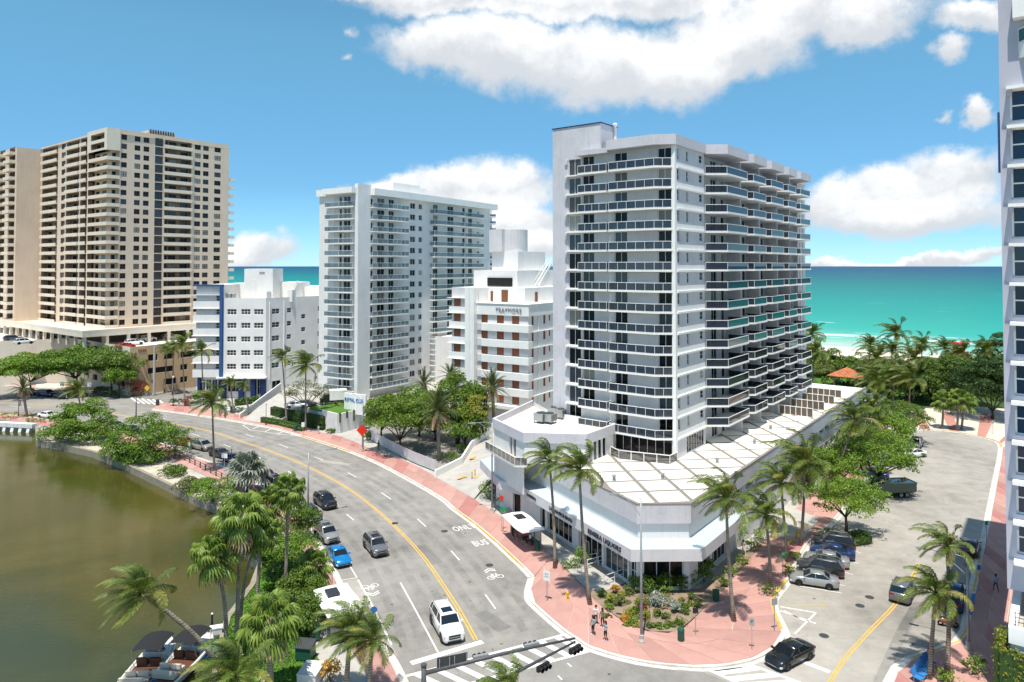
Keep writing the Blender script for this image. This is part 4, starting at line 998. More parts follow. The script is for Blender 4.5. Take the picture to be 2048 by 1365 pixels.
# ---------------------------------------------------------------- the other buildings
def frame(origin, phi):
    u = Vector((math.sin(phi), math.cos(phi), 0)); v = Vector((-math.cos(phi), math.sin(phi), 0)); return origin, u, v, math.pi/2-phi
def solid_balcony(parent, poly, line, z, h=.78, mat='tan_light', th=.12, t=.14, smoke=True):
    "slab with a solid parapet along `line` (outside on the right)"
    b = MB().prism(poly, z-th, z, 0, True, True).build('balcony', M[mat], parent)
    o1, o2 = offset_line(line, .02), offset_line(line, .02-t); p = MB()
    for i in range(len(line)-1): p.prism([(o2[i].x,o2[i].y),(o1[i].x,o1[i].y),(o1[i+1].x,o1[i+1].y),(o2[i+1].x,o2[i+1].y)], z-th-.06, z+h, 0, True, True)
    p.build('balcony_parapet', M[mat], b); return b
def tan_tower():
    O, u, v, rz = frame(Vector((-113.1, 195.0, 0)), PHI)
    T = thing('condominium_tower', 'tall beige tower with stacked balconies above a parking podium', 'building', O, rz)
    Z0, FL, NF = 15.6, 2.63, 21; ZT = Z0+FL*NF; m = MB()   # 0 tan 1 light
    fl = [Z0+FL*k for k in range(NF)]
    # south face, from the corner bay eastward
    wins, rec = [], []; p0, p1 = (3.3, 0), (36.4, 0); o = 3.3
    for k, z in enumerate(fl):
        for a, b in ((3.65,5.2),(7.3,8.9),(9.8,11.4),(25.1,27.0),(27.8,29.6),(31.5,33.6)): wins.append((a-o, b-o, z+.65, z+2.15, dict(nx=2, nz=2)))
        wins.append((13.1-o, 15.4-o, z+.12, z+2.5, dict(nx=3, nz=2, gm='glass_grey')))
        rec.append((16.0-o, 24.1-o, z+.02, z+2.38, 1.7, True))
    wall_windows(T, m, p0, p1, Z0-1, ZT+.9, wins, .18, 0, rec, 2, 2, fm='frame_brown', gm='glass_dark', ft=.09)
    for k, z in enumerate(fl):
        for a, b in ((16.4,17.6),(18.0,20.2),(21.6,23.7)): window(T, p0, p1, a-o, b-o, z+.05, z+2.1, 1.68, 2, 1, 'frame_brown', 'glass_dark')
        solid_balcony(T, [(15.6,0),(15.6,-.5),(24.3,-.5),(24.3,0)], [(15.6,-.5),(24.3,-.5)], z+.02)
        if k < NF-3: solid_balcony(T, [(36.4,2),(36.4,.3),(38.6,.3),(38.6,2)], [(36.4,.3),(38.6,.3),(38.6,2)], z+.02)
    # corner bay: open balconies, the two top floors closed in
    zc = fl[NF-2]
    wall_windows(T, m, (3.3,1.7), (3.3,0), Z0-1, zc, [], .1)
    dw = [(.25, 1.25, z+.05, z+2.1, dict(nx=1)) for z in fl[:-2]]
    wall_windows(T, m, (1.7,1.7), (3.3,1.7), Z0-1, zc, dw, .1, fm='frame_brown')
    dw = []
    for z in fl[:-2]: dw += [(1.2,3.4,z+.05,z+2.1,dict(nx=2)), (5.4,8.2,z+.05,z+2.1,dict(nx=2))]
    wall_windows(T, m, (1.7,12.6), (1.7,1.7), Z0-1, zc, dw, .1, fm='frame_brown')
    for z in fl[:-2]:
        solid_balcony(T, [(-.2,12.6),(-.2,-.25),(3.3,-.25),(3.3,1.7),(1.7,1.7),(1.7,12.6)], [(-.2,12.6),(-.2,-.25),(3.3,-.25)], z+.02)
    rec = [(2.5,11.5,z+.6,z+2.3,1.5,True) for z in fl[-2:]]
    facade(m, (-.3,12.8), (-.3,-.3), zc, ZT+.9, rec, .2, 1, 2, 2); facade(m, (-.3,-.3), (3.3,-.3), zc, ZT+.9, [], .2, 1)
    m.add([(-.3,-.3,zc),(3.3,-.3,zc),(3.3,1.7,zc),(-.3,1.7,zc),(-.3,12.8,zc),(1.7,12.8,zc)], [(3,2,1,0)], 1); facade(m, (3.3,-.3), (3.3,0), zc, ZT+.9)
    for z in fl[-2:]:
        for a in (3.2, 6.6): window(T, (-.3,12.8), (-.3,-.3), a, a+2.4, z+.6, z+2.1, 1.48, 2, 1, 'frame_brown')
    # west face
    q0, q1 = (0, 49.0), (0, 12.6); wins, rec = [], []
    for z in fl:
        wins.append((16.6, 19.6, z+.6, z+2.2, dict(nx=3, nz=2)))
        rec += [(20.6, 30.0, z+.02, z+2.38, 1.6, True), (31.0, 35.6, z+.02, z+2.38, 1.6, True), (1.2, 13.6, z+.02, z+2.38, 1.6, True)]
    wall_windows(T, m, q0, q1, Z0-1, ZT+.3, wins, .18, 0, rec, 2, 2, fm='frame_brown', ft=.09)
    for z in fl:
        for a, b in ((2.2,5.0),(7.6,12.0),(22,26.5),(27.4,29.4),(32.2,34.6)): window(T, q0, q1, a, b, z+.05, z+2.05, 1.58, 2, 1, 'frame_brown')
        for a, b in ((.8,13.9),(20.3,30.2),(30.8,35.8)): solid_balcony(T, [(0,49-a),(-.55,49-a),(-.55,49-b),(0,49-b)], [(-.55,49-a),(-.55,49-b)], z+.02)
    # north wing steps forward with a blank wall
    facade(m, (-6.8,49.0), (0,49.0), Z0-1, ZT-.4)
    w0, w1 = (-6.8,74.0), (-6.8,49.0)
    facade(m, w0, w1, Z0-1, ZT-.4, [(x, x+5, z+.02, z+2.38, 1.6, True) for z in fl for x in (1.5, 9.5, 18.5)], .2, 0, 2, 2)
    for z in fl:
        for x in (1.5, 9.5, 18.5):
            window(T, w0, w1, x+.5, x+4.5, z+.05, z+2.05, 1.58, 3, 1, 'frame_brown')
        for x in (1.2, 9.2, 18.2):
            b = 74-x; solid_balcony(T, [(-6.8,b),(-8.5,b),(-8.5,b-5.6),(-6.8,b-5.6)], [(-6.8,b),(-8.5,b),(-8.5,b-5.6),(-6.8,b-5.6)], z+.02)
    facade(m, (36.4,0), (36.4,22), Z0-1, ZT+.3); facade(m, (36.4,22), (9,74), Z0-1, ZT); facade(m, (9,74), (-6.8,74), Z0-1, ZT-.4)
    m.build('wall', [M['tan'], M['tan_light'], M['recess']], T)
    r = MB(); pl = [(-.3,-.3),(36.4,0),(36.4,22),(9,74),(-6.8,74),(-6.8,49),(-.3,49)]; roof(r, pl, ZT-.45); r.build('roof', M['concrete'], T)
    ph = MB(); ph.box(13,21,4,10,ZT-.4,ZT+2.6); ph.build('penthouse', M['tan'], T)
    for k in range(10): MB().box(13.4+k*.75,13.7+k*.75,3.7,3.98,ZT+.6,ZT+2.9).build('screen_slat', M['dark_metal'], T)
    # podium: upper slab on columns over an open parking deck, solid storeys below
    pd = MB(); S = [(-9,-8.7),(60,-8.7),(60,80),(-9,80)]
    pd.prism(S, 14.3, 15.55, 0, True, True); pd.build('podium_slab', M['tan_light'], T)
    pr = MB(); parapet(pr, S, 15.55, 16.1, .2, 0, .02, [0, 3]); pr.build('podium_parapet', M['tan_light'], T)
    for k in range(13):
        MB().box(-8.6+k*5.5,-7.9+k*5.5,-8.4,-7.7,11.6,14.3).build('column', M['tan_light'], T)
        if k: MB().box(-8.6,-7.9,-8.4+k*5.5,-7.7+k*5.5,11.6,14.3).build('column', M['tan_light'], T)
    for k in range(6): MB().box(-2+k*9,-1.3+k*9,-3.4,-2.8,11.6,14.3).build('column', M['tan'], T)
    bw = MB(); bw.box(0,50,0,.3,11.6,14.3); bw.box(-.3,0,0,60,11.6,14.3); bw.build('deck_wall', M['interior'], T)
    lowp = [(-3.4,-23.2),(58,-23.2),(58,90),(-40,90),(-40,30),(-3.4,12)]; lw = MB()
    ops = []
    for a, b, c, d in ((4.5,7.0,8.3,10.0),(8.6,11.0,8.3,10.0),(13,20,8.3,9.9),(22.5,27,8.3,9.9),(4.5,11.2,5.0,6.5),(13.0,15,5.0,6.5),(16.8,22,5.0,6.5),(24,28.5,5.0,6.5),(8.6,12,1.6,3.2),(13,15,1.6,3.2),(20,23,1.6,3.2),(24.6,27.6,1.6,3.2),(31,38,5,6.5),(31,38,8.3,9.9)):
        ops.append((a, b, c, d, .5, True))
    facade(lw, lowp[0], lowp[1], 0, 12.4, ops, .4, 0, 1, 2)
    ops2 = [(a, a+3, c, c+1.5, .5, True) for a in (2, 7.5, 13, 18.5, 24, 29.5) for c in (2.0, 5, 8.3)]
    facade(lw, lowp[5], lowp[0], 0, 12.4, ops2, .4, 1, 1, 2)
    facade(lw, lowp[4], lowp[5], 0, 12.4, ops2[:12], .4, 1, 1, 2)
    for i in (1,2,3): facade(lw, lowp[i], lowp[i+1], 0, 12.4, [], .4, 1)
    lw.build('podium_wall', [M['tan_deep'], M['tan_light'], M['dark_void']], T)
    dk = MB(); roof(dk, lowp, 11.58); dk.build('parking_deck', M['roof_white'], T)
    letters(T, '5550', lowp[0], lowp[1], 3.0, 11.2, 1.0, 'letter_red', 'street_number')
    return O, u, v, rz
TO, TU, TV, TRZ = tan_tower()
def hotel():
    cx, cy = -61.4, 175.0; U3 = Vector((math.sin(R(33.5)), math.cos(R(33.5)), 0))
    T = thing('hotel', 'white five-storey hotel with navy blue stripe and columns', 'building', (cx, cy, 0))
    W0 = -18.1; wx = -10.6; m = MB(); rows = [20.8-3.4*k for k in range(5)]
    LB = 34.0; far = (U3.x*LB, U3.y*LB)
    # front, right part
    wins = [(a, a+2.35, z, z+1.4, dict(nx=3, nz=2)) for z in rows for a in (.9, 4.4, 7.6)]
    wall_windows(T, m, (wx,0), (0,0), 5.2, 24.9, wins, .2, 0, gm='glass_grey', ft=.09)
    # side wall
    sw = []
    for z in rows:
        sw += [(1.8,4.1,z,z+1.4,dict(nx=2,nz=2)), (6.4,7.8,z+.1,z+1.4,dict(nx=1,nz=2)), (16.5,20.0,z,z+1.4,dict(nx=3,nz=2)), (21.0,23.5,z,z+1.4,dict(nx=2,nz=2)), (29,32.4,z,z+1.4,dict(nx=3,nz=2))]
    sw += [(11.0,12.4,z-1.7,z-.5,dict(nx=1,nz=2)) for z in rows]+[(2,4.6,.4,4.0,dict(nx=2,nz=1,gm='glass_black'))]
    wall_windows(T, m, (0,0), far, 0, 24.9, sw, .2, 0, gm='glass_grey', ft=.08)
    # left part: higher, with brows and rounded end
    rw = [24.2]+rows
    wins = [(4.9, 6.75, z, z+1.4, dict(nx=2, nz=2)) for z in rw]
    wall_windows(T, m, (W0+.6,.25), (wx-.3,.25), 5.2, 28.2, wins, .2, 1, gm='glass_grey', ft=.09)
    for z in rw:
        b = MB(); b.box(W0,wx-.75,-.25,.25,z-1.95,z-.05); b.box(W0-.25,wx-.78,-.55,.25,z+1.45,z+1.6); b.build('spandrel_band', M['white'], T)
    facade(m, (W0+.6,14), (W0+.6,.25), 5.2, 28.2, [], .2, 1)
    facade(m, (wx-.3,.25), (wx-.3,.0), 5.2, 28.2); facade(m, (wx,0), (wx,0.01), 5.2, 24.9)
    # backs
    bk = (far[0]-16, far[1]+8); facade(m, far, bk, 0, 24.9); facade(m, bk, (W0+.6,14), 0, 24.9)
    facade(m, (wx-.3,14), (W0+.6,14), 24, 28.2); facade(m, (wx-.3,0), (wx-.3,14), 24, 28.2)
    m.build('wall', [M['white'], M['pale_grey']], T)
    n = MB(); n.box(wx-.75,wx-.05,-.62,.2,5.2,28.3); n.box(W0,wx-.05,-.5,.25,27.9,28.35); n.build('stripe', M['royal_blue'], T)
    r = MB(); roof(r, [(wx,0),(0,0),far,bk,(W0+.6,14)], 23.7); r.build('roof', M['roof_white'], T)
    r = MB(); roof(r, [(W0,.25),(wx-.3,.25),(wx-.3,14),(W0+.6,14)], 28.15); r.build('roof', M['roof_white'], T)
    pr = MB(); pr.prism([(wx,0.2),(-.25,.2),(-.25+.2,0.35),(wx,.45)],23.7,24.88); pr.build('parapet', M['white'], T)
    # penthouse blocks
    def blk(px0, px1, py, Y, dy, name='penthouse', mat='white'):
        x0, x1, z = xat(px0, Y)-cx, xat(px1, Y)-cx, zat(py, Y); MB().box(x0, x1, Y-cy, Y-cy+dy, 23.7, z).build(name, M[mat], T)
    blk(489,546,538,182,8); blk(443,489,568,186,12); blk(500,512,560,181.9,1); blk(546,590,566,188,14); blk(590,640,574,196,14); blk(640,664,573,200,8); blk(575,585,580,181,3)
    dr = MB(); dr.box(xat(532,181)-cx, xat(540,181)-cx, 6.75, 6.95, 23.75, 26.2); dr.build('roof_door', M['galv'], T)
    st = MB()
    for k in range(4): st.beam((xat(583,184)-cx, 8+k*.5, 25.2), (xat(596,184)-cx, 8+k*.5, 29), .18)
    st.build('roof_stair', M['white_clean'], T)
    letters(T, 'PPP', (xat(489,182)-cx, 7), (xat(546,182)-cx, 7), 4.6, 31.1, .9, 'letter_grey', 'sign_letters')
    for k, px in enumerate((455, 462, 470)): MB().lathe([(.5,0),(.5,1.0),(.3,1.15)],10,0,(xat(px,178)-cx,2.5,24.9)).build('roof_vent', M['galv'], T)
    # ground floor: navy piers, glass between, thin canopy
    MB().box(wx-1.2,.35,-1.3,.3,5.05,5.35).build('canopy', M['white_clean'], T)
    for x in (-10.6,-6.2,-3.2,-.7):
        MB().box(x-.2,x+.9,-.9,.2,0,5.04).build('column', M['navy'], T)
    MB().box(W0+1.2,W0+1.9,-.1,.4,0,5.2).build('column', M['navy'], T)
    g = MB(); facade(g, (W0+.6,.5), (wx,.5), 0, 5.2, [(1+i*1.5, 2.3+i*1.5, .3, 4.6) for i in range(4)], .2); facade(g, (wx,.5), (0,.5), 0, 5.2, [(1.0,3.9,1.6,4.7),(5.5,7.4,1.6,4.7),(8.4,9.9,.9,4.7)], .2); g.build('ground_wall', M['white'], T)
    for i in range(4): window(T, (W0+.6,.5), (wx,.5), 1+i*1.5, 2.3+i*1.5, .3, 4.6, .2, 2, 3, gm='glass_grey')
    for a, b, c in ((1.0,3.9,1.6),(5.5,7.4,1.6),(8.4,9.9,.9)): window(T, (wx,.5), (0,.5), a, b, c, 4.7, .2, 3, 2, gm='glass_black')
    pp = MB(); d = U3
    for s in (1.0, 5.4): pp.beam((d.x*s+.12, d.y*s-.1, 4.5), (d.x*s+.12, d.y*s-.1, 24), .18)
    pp.build('drain_pipe', M['white_clean'], T)
    for z in rows[:4]:
        MB().prism([(d.x*21+.02,d.y*21-.01),(d.x*21+.9,d.y*21-.6),(d.x*24+.9,d.y*24-.6),(d.x*24+.02,d.y*24-.01)], z-.15, z+1.45, 0, True, True).build('bay_window', M['pale_grey'], T)
hotel()
U2A = R(32.9)
def mid_tower():
    O, u, v, rz = frame(Vector((-34.7, 156.0, 0)), U2A)
    T = thing('condominium_tower', 'slim white tower with rows of pale glass balconies behind the trees', 'building', O, rz)
    FL = 2.74; zs = [46.3-FL*k for k in range(16)][::-1]; ZB, ZR = 2.8, 49.0; XE = 52.3; m = MB()
    sw = []
    for z in zs:
        sw += [(6.6,9.0,z+.03,z+2.38,dict(nx=2,gm='glass_black')), (10.4,12.2,z+.03,z+2.38,dict(nx=2,gm='glass_black')), (4.2,5.2,z+.7,z+2.1,dict(nx=1)),
               (18,19.9,z+.7,z+2.1,dict(nx=2)), (21.2,22.5,z+.75,z+2.05,dict(nx=2)), (26.8,28.7,z+.03,z+2.38,dict(nx=2,gm='glass_black')), (32.7,35.3,z+.03,z+2.38,dict(nx=2,gm='glass_black')),
               (39.2,40.4,z+.03,z+2.38,dict(nx=1,gm='glass_black')), (41.9,43.7,z+.03,z+2.38,dict(nx=2,gm='glass_black')), (46,47,z+1.0,z+1.7,dict(nx=2))]
    wall_windows(T, m, (0,0), (XE,0), ZB, ZR, sw, .16, 0)
    ww = []
    for z in zs: ww += [(1.6,2.5,z+.03,z+2.38,dict(nx=1,gm='glass_black')), (3.0,5.2,z+.03,z+2.38,dict(nx=2,gm='glass_black'))]
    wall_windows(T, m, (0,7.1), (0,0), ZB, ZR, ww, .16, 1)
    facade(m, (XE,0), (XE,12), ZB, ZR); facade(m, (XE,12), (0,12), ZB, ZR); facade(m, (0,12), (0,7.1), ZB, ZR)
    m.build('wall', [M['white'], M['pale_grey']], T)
    MB().box(-.5,3.4,-1.0,-.004,ZB,51.3).build('pier', M['white'], T)
    rf = MB(); rf.prism([(-1.8,9.2),(-1.8,-.3),(-.55,-.3),(-.55,9.2)], ZR+.2, ZR+1.5, 0, True, True); rf.prism([(3.4,-2.3),(15.2,-2.3),(XE+2.2,-1.2),(XE+2.2,12.5),(-.55,12.5),(-.55,-.004),(3.4,-.004)], ZR, ZR+1.55, 0, True, True)
    rf.build('roof', M['white_clean'], T)
    ph = MB(); ph.box(14,24,2,9,ZR+1.5,ZR+4.2); ph.box(23.4,29,4,9,ZR+1.5,ZR+4.0); ph.build('penthouse', M['white'], T)
    MB().box(38,46,3,7,ZR+1.55,ZR+1.9).build('roof_panels', M['dark_metal'], T)
    z = zs[0]; kw = dict(glassm='glass_teal', h=1.05, th=.22)
    protos = [balcony(T, [(3.4,0),(3.4,-1.6),(9.6,-2.2),(15.2,-2.2),(15.2,0)], z, [(3.45,-1.55),(9.6,-2.15),(15.15,-2.15),(15.15,0)], panes=[4,4,1], **kw),
              balcony(T, [(25.6,0),(25.6,-1.5),(38.4,-1.5),(38.4,0)], z, [(25.65,0),(25.65,-1.45),(38.35,-1.45),(38.35,0)], panes=[1,1,1], **kw),
              balcony(T, [(38.8,0),(38.8,-1.2),(47.8,-1.2),(47.8,0)], z, [(38.85,-1.15),(47.75,-1.15),(47.75,0)], panes=[1,1], **kw),
              balcony(T, [(0,8.6),(-1.6,8.6),(-1.6,4),(-1.0,.1),(0,.1)], z, [(0,8.55),(-1.55,8.55),(-1.55,4),(-.95,.15)], panes=[1,1,1], **kw)]
    for k in range(1, 16):
        for i, b in enumerate(protos):
            clone_up(b, FL*k)
    # low wing to the right, in front
    lw = MB(); x0, x1, y0 = 26, 50, -8
    wn = []
    for k in range(3):
        zz = 5.2+k*3.0; wn += [(1,2.6,zz,zz+2.1,dict(nx=2,gm='glass_black')),(5,7.4,zz,zz+2.1,dict(nx=2,gm='glass_black')),(10,12,zz,zz+2.1,dict(nx=2,gm='glass_black'))]
    wall_windows(T, lw, (x0,y0), (x1,y0), ZB, 15.3, wn, .15, 0); facade(lw, (x0,-.1), (x0,y0), ZB, 15.3); facade(lw, (x1,y0), (x1,-.1), ZB, 15.3)
    roof(lw, [(x0,y0),(x1,y0),(x1,-.1),(x0,-.1)], 15.0); lw.build('wing_wall', M['white'], T)
    MB().box(x0-.8,x1,y0-1.2,y0+.4,14.0,15.9).build('wing_fascia', M['white_clean'], T)
    for k in range(3): balcony(T, [(x0-.6,y0),(x0-.6,y0-1.3),(x1-4,y0-1.3),(x1-4,y0)], 5.1+k*3.0, [(x0-.5,y0-1.25),(x1-4,y0-1.25)], panes=[5], **kw)
    # sign wall at the entrance
    s0, s1 = G(688,820,3.5), G(731,826,3.5)
    def l2(p): d = p-O; return (d.dot(u), d.dot(v))
    a, b = l2(s0), l2(s1); sg = MB(); facade(sg, a, b, 2.9, 7.0); pd, d, nn, Ln = edge(a, b)
    sg.v = []; sg.f = []; sg.m = []
    q = [pd, pd+d*Ln, pd+d*Ln-nn*.4, pd-nn*.4]; sg.prism([(p.x,p.y) for p in q], 2.9, 7.0, 0, True); sg.build('sign_wall', M['white_clean'], T)
    letters(T, 'ROYAL CLUB', a, b, Ln*.48, 5.7, 1.05, 'letter_blue', 'sign_letters', sx=.8)
mid_tower()
def deco_hotel():
    O, u, v, rz = frame(Vector((3.2, 140.0, 0)), U2A)
    T = thing('deco_hotel', 'white art deco hotel with brown shuttered windows and roof lettering', 'building', O, rz)
    FL = 3.22; zs = [21.2-FL*k for k in range(6)]; m = MB(); D = 24.0
    ww = []
    for z in zs: ww += [(1.0,2.6,z,z+1.65), (4.9,6.6,z,z+1.65), (8.6,10.3,z,z+1.65)]
    kw = dict(fm='frame_brown', gm='shutter_wood', nx=1)
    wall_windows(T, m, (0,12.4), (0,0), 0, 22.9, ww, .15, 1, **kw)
    sw = []
    for z in zs: sw += [(1.4,2.2,z-.2,z+1.6), (6.0,6.9,z-.2,z+1.6), (8.3,8.9,z+.3,z+1.5), (12,12.9,z-.2,z+1.6)]
    wall_windows(T, m, (0,0), (D,0), 0, 22.9, sw, .15, 2, **kw)
    # corner-wrapping parapet with the name
    fp = [(-.35,12.4),(-.35,-.35),(D,-.35),(D,12.4)]; MB().prism(fp, 22.9, 25.2, 0, True, True).build('parapet', M['white_clean'], T)
    MB().prism([(-.5,12.4),(-.5,-.5),(D,-.5),(D,12.4)], 25.2, 25.32, 0, True, True).build('coping', M['white_clean'], T)
    for z in zs[:-1]:
        MB().prism([(-.75,10.9),(-.75,-.55),(.9,-.55),(.9,-.002),(-.002,-.002),(-.002,10.9)], z-1.55, z-.08, 0, True, True).build('spandrel_band', M['white_clean'], T)
        MB().box(.95,D,-.4,-.002,z-1.62,z-1.45).build('brow', M['white_clean'], T)
        MB().box(-.3,-.003,10.95,12.3,z-1.5,z-.1).build('spandrel_band', M['pale_grey'], T)
    MB().prism([(-1.6,12.4),(-1.6,-.9),(2.5,-.9),(2.5,-.003),(-.003,-.003),(-.003,12.4)], 4.2, 4.9, 0, True, True).build('canopy', M['white_clean'], T)
    letters(T, 'TRAYMORE', (-.35,12.4), (-.35,-.35), 8.0, 24.0, 1.25, 'letter_grey', 'sign_letters', .12, .95)
    # fluted pier and left wing
    for k in range(4): MB().box(-1.25+(.12 if k % 2 else 0), .2, 12.42+k*.62, 13.02+k*.62, 0, 28.4).build('pier_flute', M['white_clean'], T)
    wl = []
    for z in [24.4]+zs: wl += [(.6,2.4,z,z+1.65)]
    wall_windows(T, m, (0,19.2), (0,14.9), 0, 28.4, wl, .15, 1, **kw)
    for z in [24.4]+zs: MB().box(-.45,-.003,14.92,19.6,z-1.5,z-.1).build('spandrel_band', M['white_clean'], T); MB().box(-.75,-.003,14.92,20.0,z+1.72,z+1.85).build('brow', M['white_clean'], T)
    facade(m, (D,0), (D,19), 0, 25.2); facade(m, (D,19), (0,19.2), 0, 28.4)
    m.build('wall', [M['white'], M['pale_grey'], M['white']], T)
    # stepped roof levels
    b = MB(); b.box(4,D,3.2,19,25.2,28.4)
    b.box(.4,4,12.4,19,25.2,28.38); b.build('roof_storey', M['white'], T)
    MB().box(8.0,9.0,3.1,3.19,25.35,27.4).build('roof_door', M['door_brown'], T); MB().box(3.9,3.99,7.4,9.0,25.4,27.9).build('roof_door', M['door_brown'], T)
    MB().box(3.9,3.99,11.2,11.8,25.4,27.6).build('roof_door', M['door_brown'], T)
    b = MB(); b.box(7,D,7,18.5,28.4,32.0); b.build('roof_storey', M['white'], T)
    MB().box(6.7,6.98,8.2,14.6,28.6,30.4).build('roof_opening', M['dark_void'], T)
    b = MB(); b.box(12,D,10,17,32.0,36.2); b.build('roof_storey', M['white'], T)
    w = MB(); w.lathe([(3.4,0),(3.4,5.0),(3.3,5.05)], 28, 0, (15.5,13.6,36.2)); w.box(10.9,15.5,13.6,17.0,36.2,41.2); w.build('tank_house', M['pale_grey'], T)
    for s in (0, .9):
        st = MB(); st.beam((14,6.8-s,28.6),(20,6.8-s,33.6),.16,.5); st.beam((14,6.8-s,29.8),(20,6.8-s,34.8),.08); st.build('roof_stair', M['white_clean'], T)
    for k in range(9): MB().box(9.5+k*.9,9.56+k*.9,6.9,6.96,32.0,33.0).build('roof_railing', M['white_clean'], T)
    pp = MB(); pp.beam((3.9,-.12,3),(3.9,-.12,23),.16); pp.beam((10.5,-.12,3),(10.5,-.12,23),.16); pp.build('drain_pipe', M['white_clean'], T)
deco_hotel()
def right_tower():
    NW = Vector((xat(2004, 52.0), 52.0, 0)); d = NW-O0; u0, v0 = d.dot(U), d.dot(V)
    T = thing('condominium_tower', 'blue-grey high-rise with white window ledges at the right edge', 'building', NW, ROT)
    FL = 2.88; ZB = 9.3; zs = [46.2-FL*k for k in range(13)][::-1]; ZR = 54.0; m = MB()
    Lw = 26.0; ops = []
    for z in zs:
        if z < ZB: continue
        for a in (.62, 6.2, 11.8, 17.4): ops.append((a, a+5.0, z-2.55, z-.15, dict(nx=3, nz=2)))
    ops = [o for o in ops if o[2] > ZB]
    wall_windows(T, m, (0,0), (0,-Lw), ZB, ZR, ops, .3, 0, gm='glass_navy', ft=.13)
    facade(m, (0,-Lw), (30,-Lw), ZB, ZR); facade(m, (30,-Lw), (30,0), ZB, ZR); facade(m, (30,0), (0,0), ZB, ZR)
    m.build('wall', M['blue_grey_wall'], T)
    for z in zs:
        if z < ZB+1: continue
        for a in (.45, 6.0, 11.6, 17.2):
            MB().box(-.85,-.003,-a-5.3,-a,z-.26,z-.02).build('ledge', M['white_clean'], T)
            MB().prism([(-.003,-a-.02),(-.003,-a-.32),(-.62,-a-.32),(-.62,-a-.02)], z-.62, z-.27, 0, True, True).build('bracket', M['blue_grey_wall'], T)
    zz = zs[-1]
    tb = balcony(T, [(0,-1.2),(-1.2,-2.2),(-1.9,-5),(-1.9,-14),(0,-14)], zz+3.2, [(-.05,-1.2),(-1.15,-2.2),(-1.85,-5),(-1.85,-14)], panes=[1,2,5], glassm='glass_green', fascia=.9)
    MB().box(-.9,-.003,-10,-.9,zz+4.9,zz+6.6).build('cornice', M['white_clean'], T)
    MB().box(.2,.7,.003,.16,40,44.5).build('service_panel', M['royal_blue'], T)
    # podium: white parapet, terrace with railing, green wall below
    nw = (-3.9, -.35); pm = MB(); P = [nw, (-3.9,-30), (34,-30), (34,-.35)]
    for i in range(4): facade(pm, P[(i+1)%4] if False else P[i], P[(i+1)%4], 0, 8.0)
    pm.build('podium_wall', M['pale_grey'], T)
    rf = MB(); roof(rf, P, 7.4); rf.build('terrace', M['concrete'], T)
    pr = MB(); parapet(pr, P, 7.1, 8.2, .5, 0, .12, [0, 3]); pr.build('podium_parapet', M['white_bright'], T)
    rl = MB()
    for z in (8.5, 8.8, 9.1): rl.beam((-3.6,-.6,z),(-3.6,-20,z),.04)
    for k in range(12): rl.box(-3.63,-3.57,-.63-k*1.7,-.57-k*1.7,8.2,9.15)
    rl.build('terrace_railing', M['dark_metal'], T)
    MB().box(-2.6,-.6,-8.5,-1.2,7.42,9.25).build('terrace_block', M['pale_grey'], T)
    return T, NW
RT, RNW = right_tower()
def simple_tower(name, label, Y, px0, px1, pytop, dep, fl, mat, rail):
    x0, x1, zt = xat(px0, Y), xat(px1, Y), zat(pytop, Y)
    T = thing(name, label, 'building', (x0, Y, 0), R(4)); w = x1-x0; m = MB(); zs = []; z = 6
    while z < zt-fl: zs.append(z); z += fl
    wins = [(a, a+2.6, z+.1, z+2.1, dict(nx=2)) for z in zs for a in (1.5, 6.5, 11.5) if a+3 < w]
    wall_windows(T, m, (0,0), (w,0), 0, zt, wins, .2)
    facade(m, (w,0), (w,dep), 0, zt, [(a, a+2, z+.2, z+2.0, .3, True) for z in zs for a in (2, 7)], .2, 0, 0, 0); facade(m, (w,dep), (0,dep), 0, zt); facade(m, (0,dep), (0,0), 0, zt); roof(m, [(0,0),(w,0),(w,dep),(0,dep)], zt-.3)
    m.build('wall', M[mat], T)
    for z in zs: balcony(T, [(.5,0),(.5,-1.6),(w+1.6,-1.6),(w+1.6,3),(w,3),(w,0)], z, [(.5,-1.55),(w+1.55,-1.55),(w+1.55,3)], panes=[1,1], glassm='glass_blue', rail=rail)
simple_tower('apartment_tower', 'white balconied tower peeking out behind the beige tower at far left', 262, -120, 14, 418, 14, 2.9, 'white', 'white_clean')
simple_tower('apartment_tower', 'distant tower with bright blue balcony rails behind the white tower', 300, 955, 984, 410, 10, 3.0, 'pale_grey', 'lounger_blue')
# ---- raised forecourt of the slim tower, with planter wall, ramps and hoarding
fc = MB(); c0 = G(677,866); a0 = Vector((c0.x-5.2, c0.y+5.0, 0)); U2 = Vector((math.sin(U2A), math.cos(U2A), 0)); V2 = Vector((-math.cos(U2A), math.sin(U2A), 0))
F = [c0, c0+U2*40, c0+U2*44+V2*22, c0+U2*14+V2*24, a0+V2*12+U2*2, a0]
fc.prism([(p.x, p.y) for p in F], 0, 3.3); struct(fc.build('forecourt', M['concrete']))
pw = thing('planter_wall', 'white stained retaining wall topped with grass and hanging vines', 'retaining wall', c0)
w = MB(); A_, B_, C_ = Vector((0,0,0)), U2*15.5, a0-c0
for a, b in ((C_, A_), (A_, B_)):
    d = (b-a).normalized(); n = Vector((d.y,-d.x,0)); q = [a+n*.02, b+n*.02, b+n*.32, a+n*.32]; w.prism([(p.x,p.y) for p in q], 0, 3.75, 0, True, True)
noisy('stained_white', (0.74, 0.74, 0.72), .08, .5, .85, streak=.75); w.build('wall', M['stained_white'], pw)
gp = MB(); gp.prism([(p.x,p.y) for p in (A_, B_, B_+V2*5, C_+V2*3)], 3.3, 3.72); gp.build('planting', M['turf'], pw)
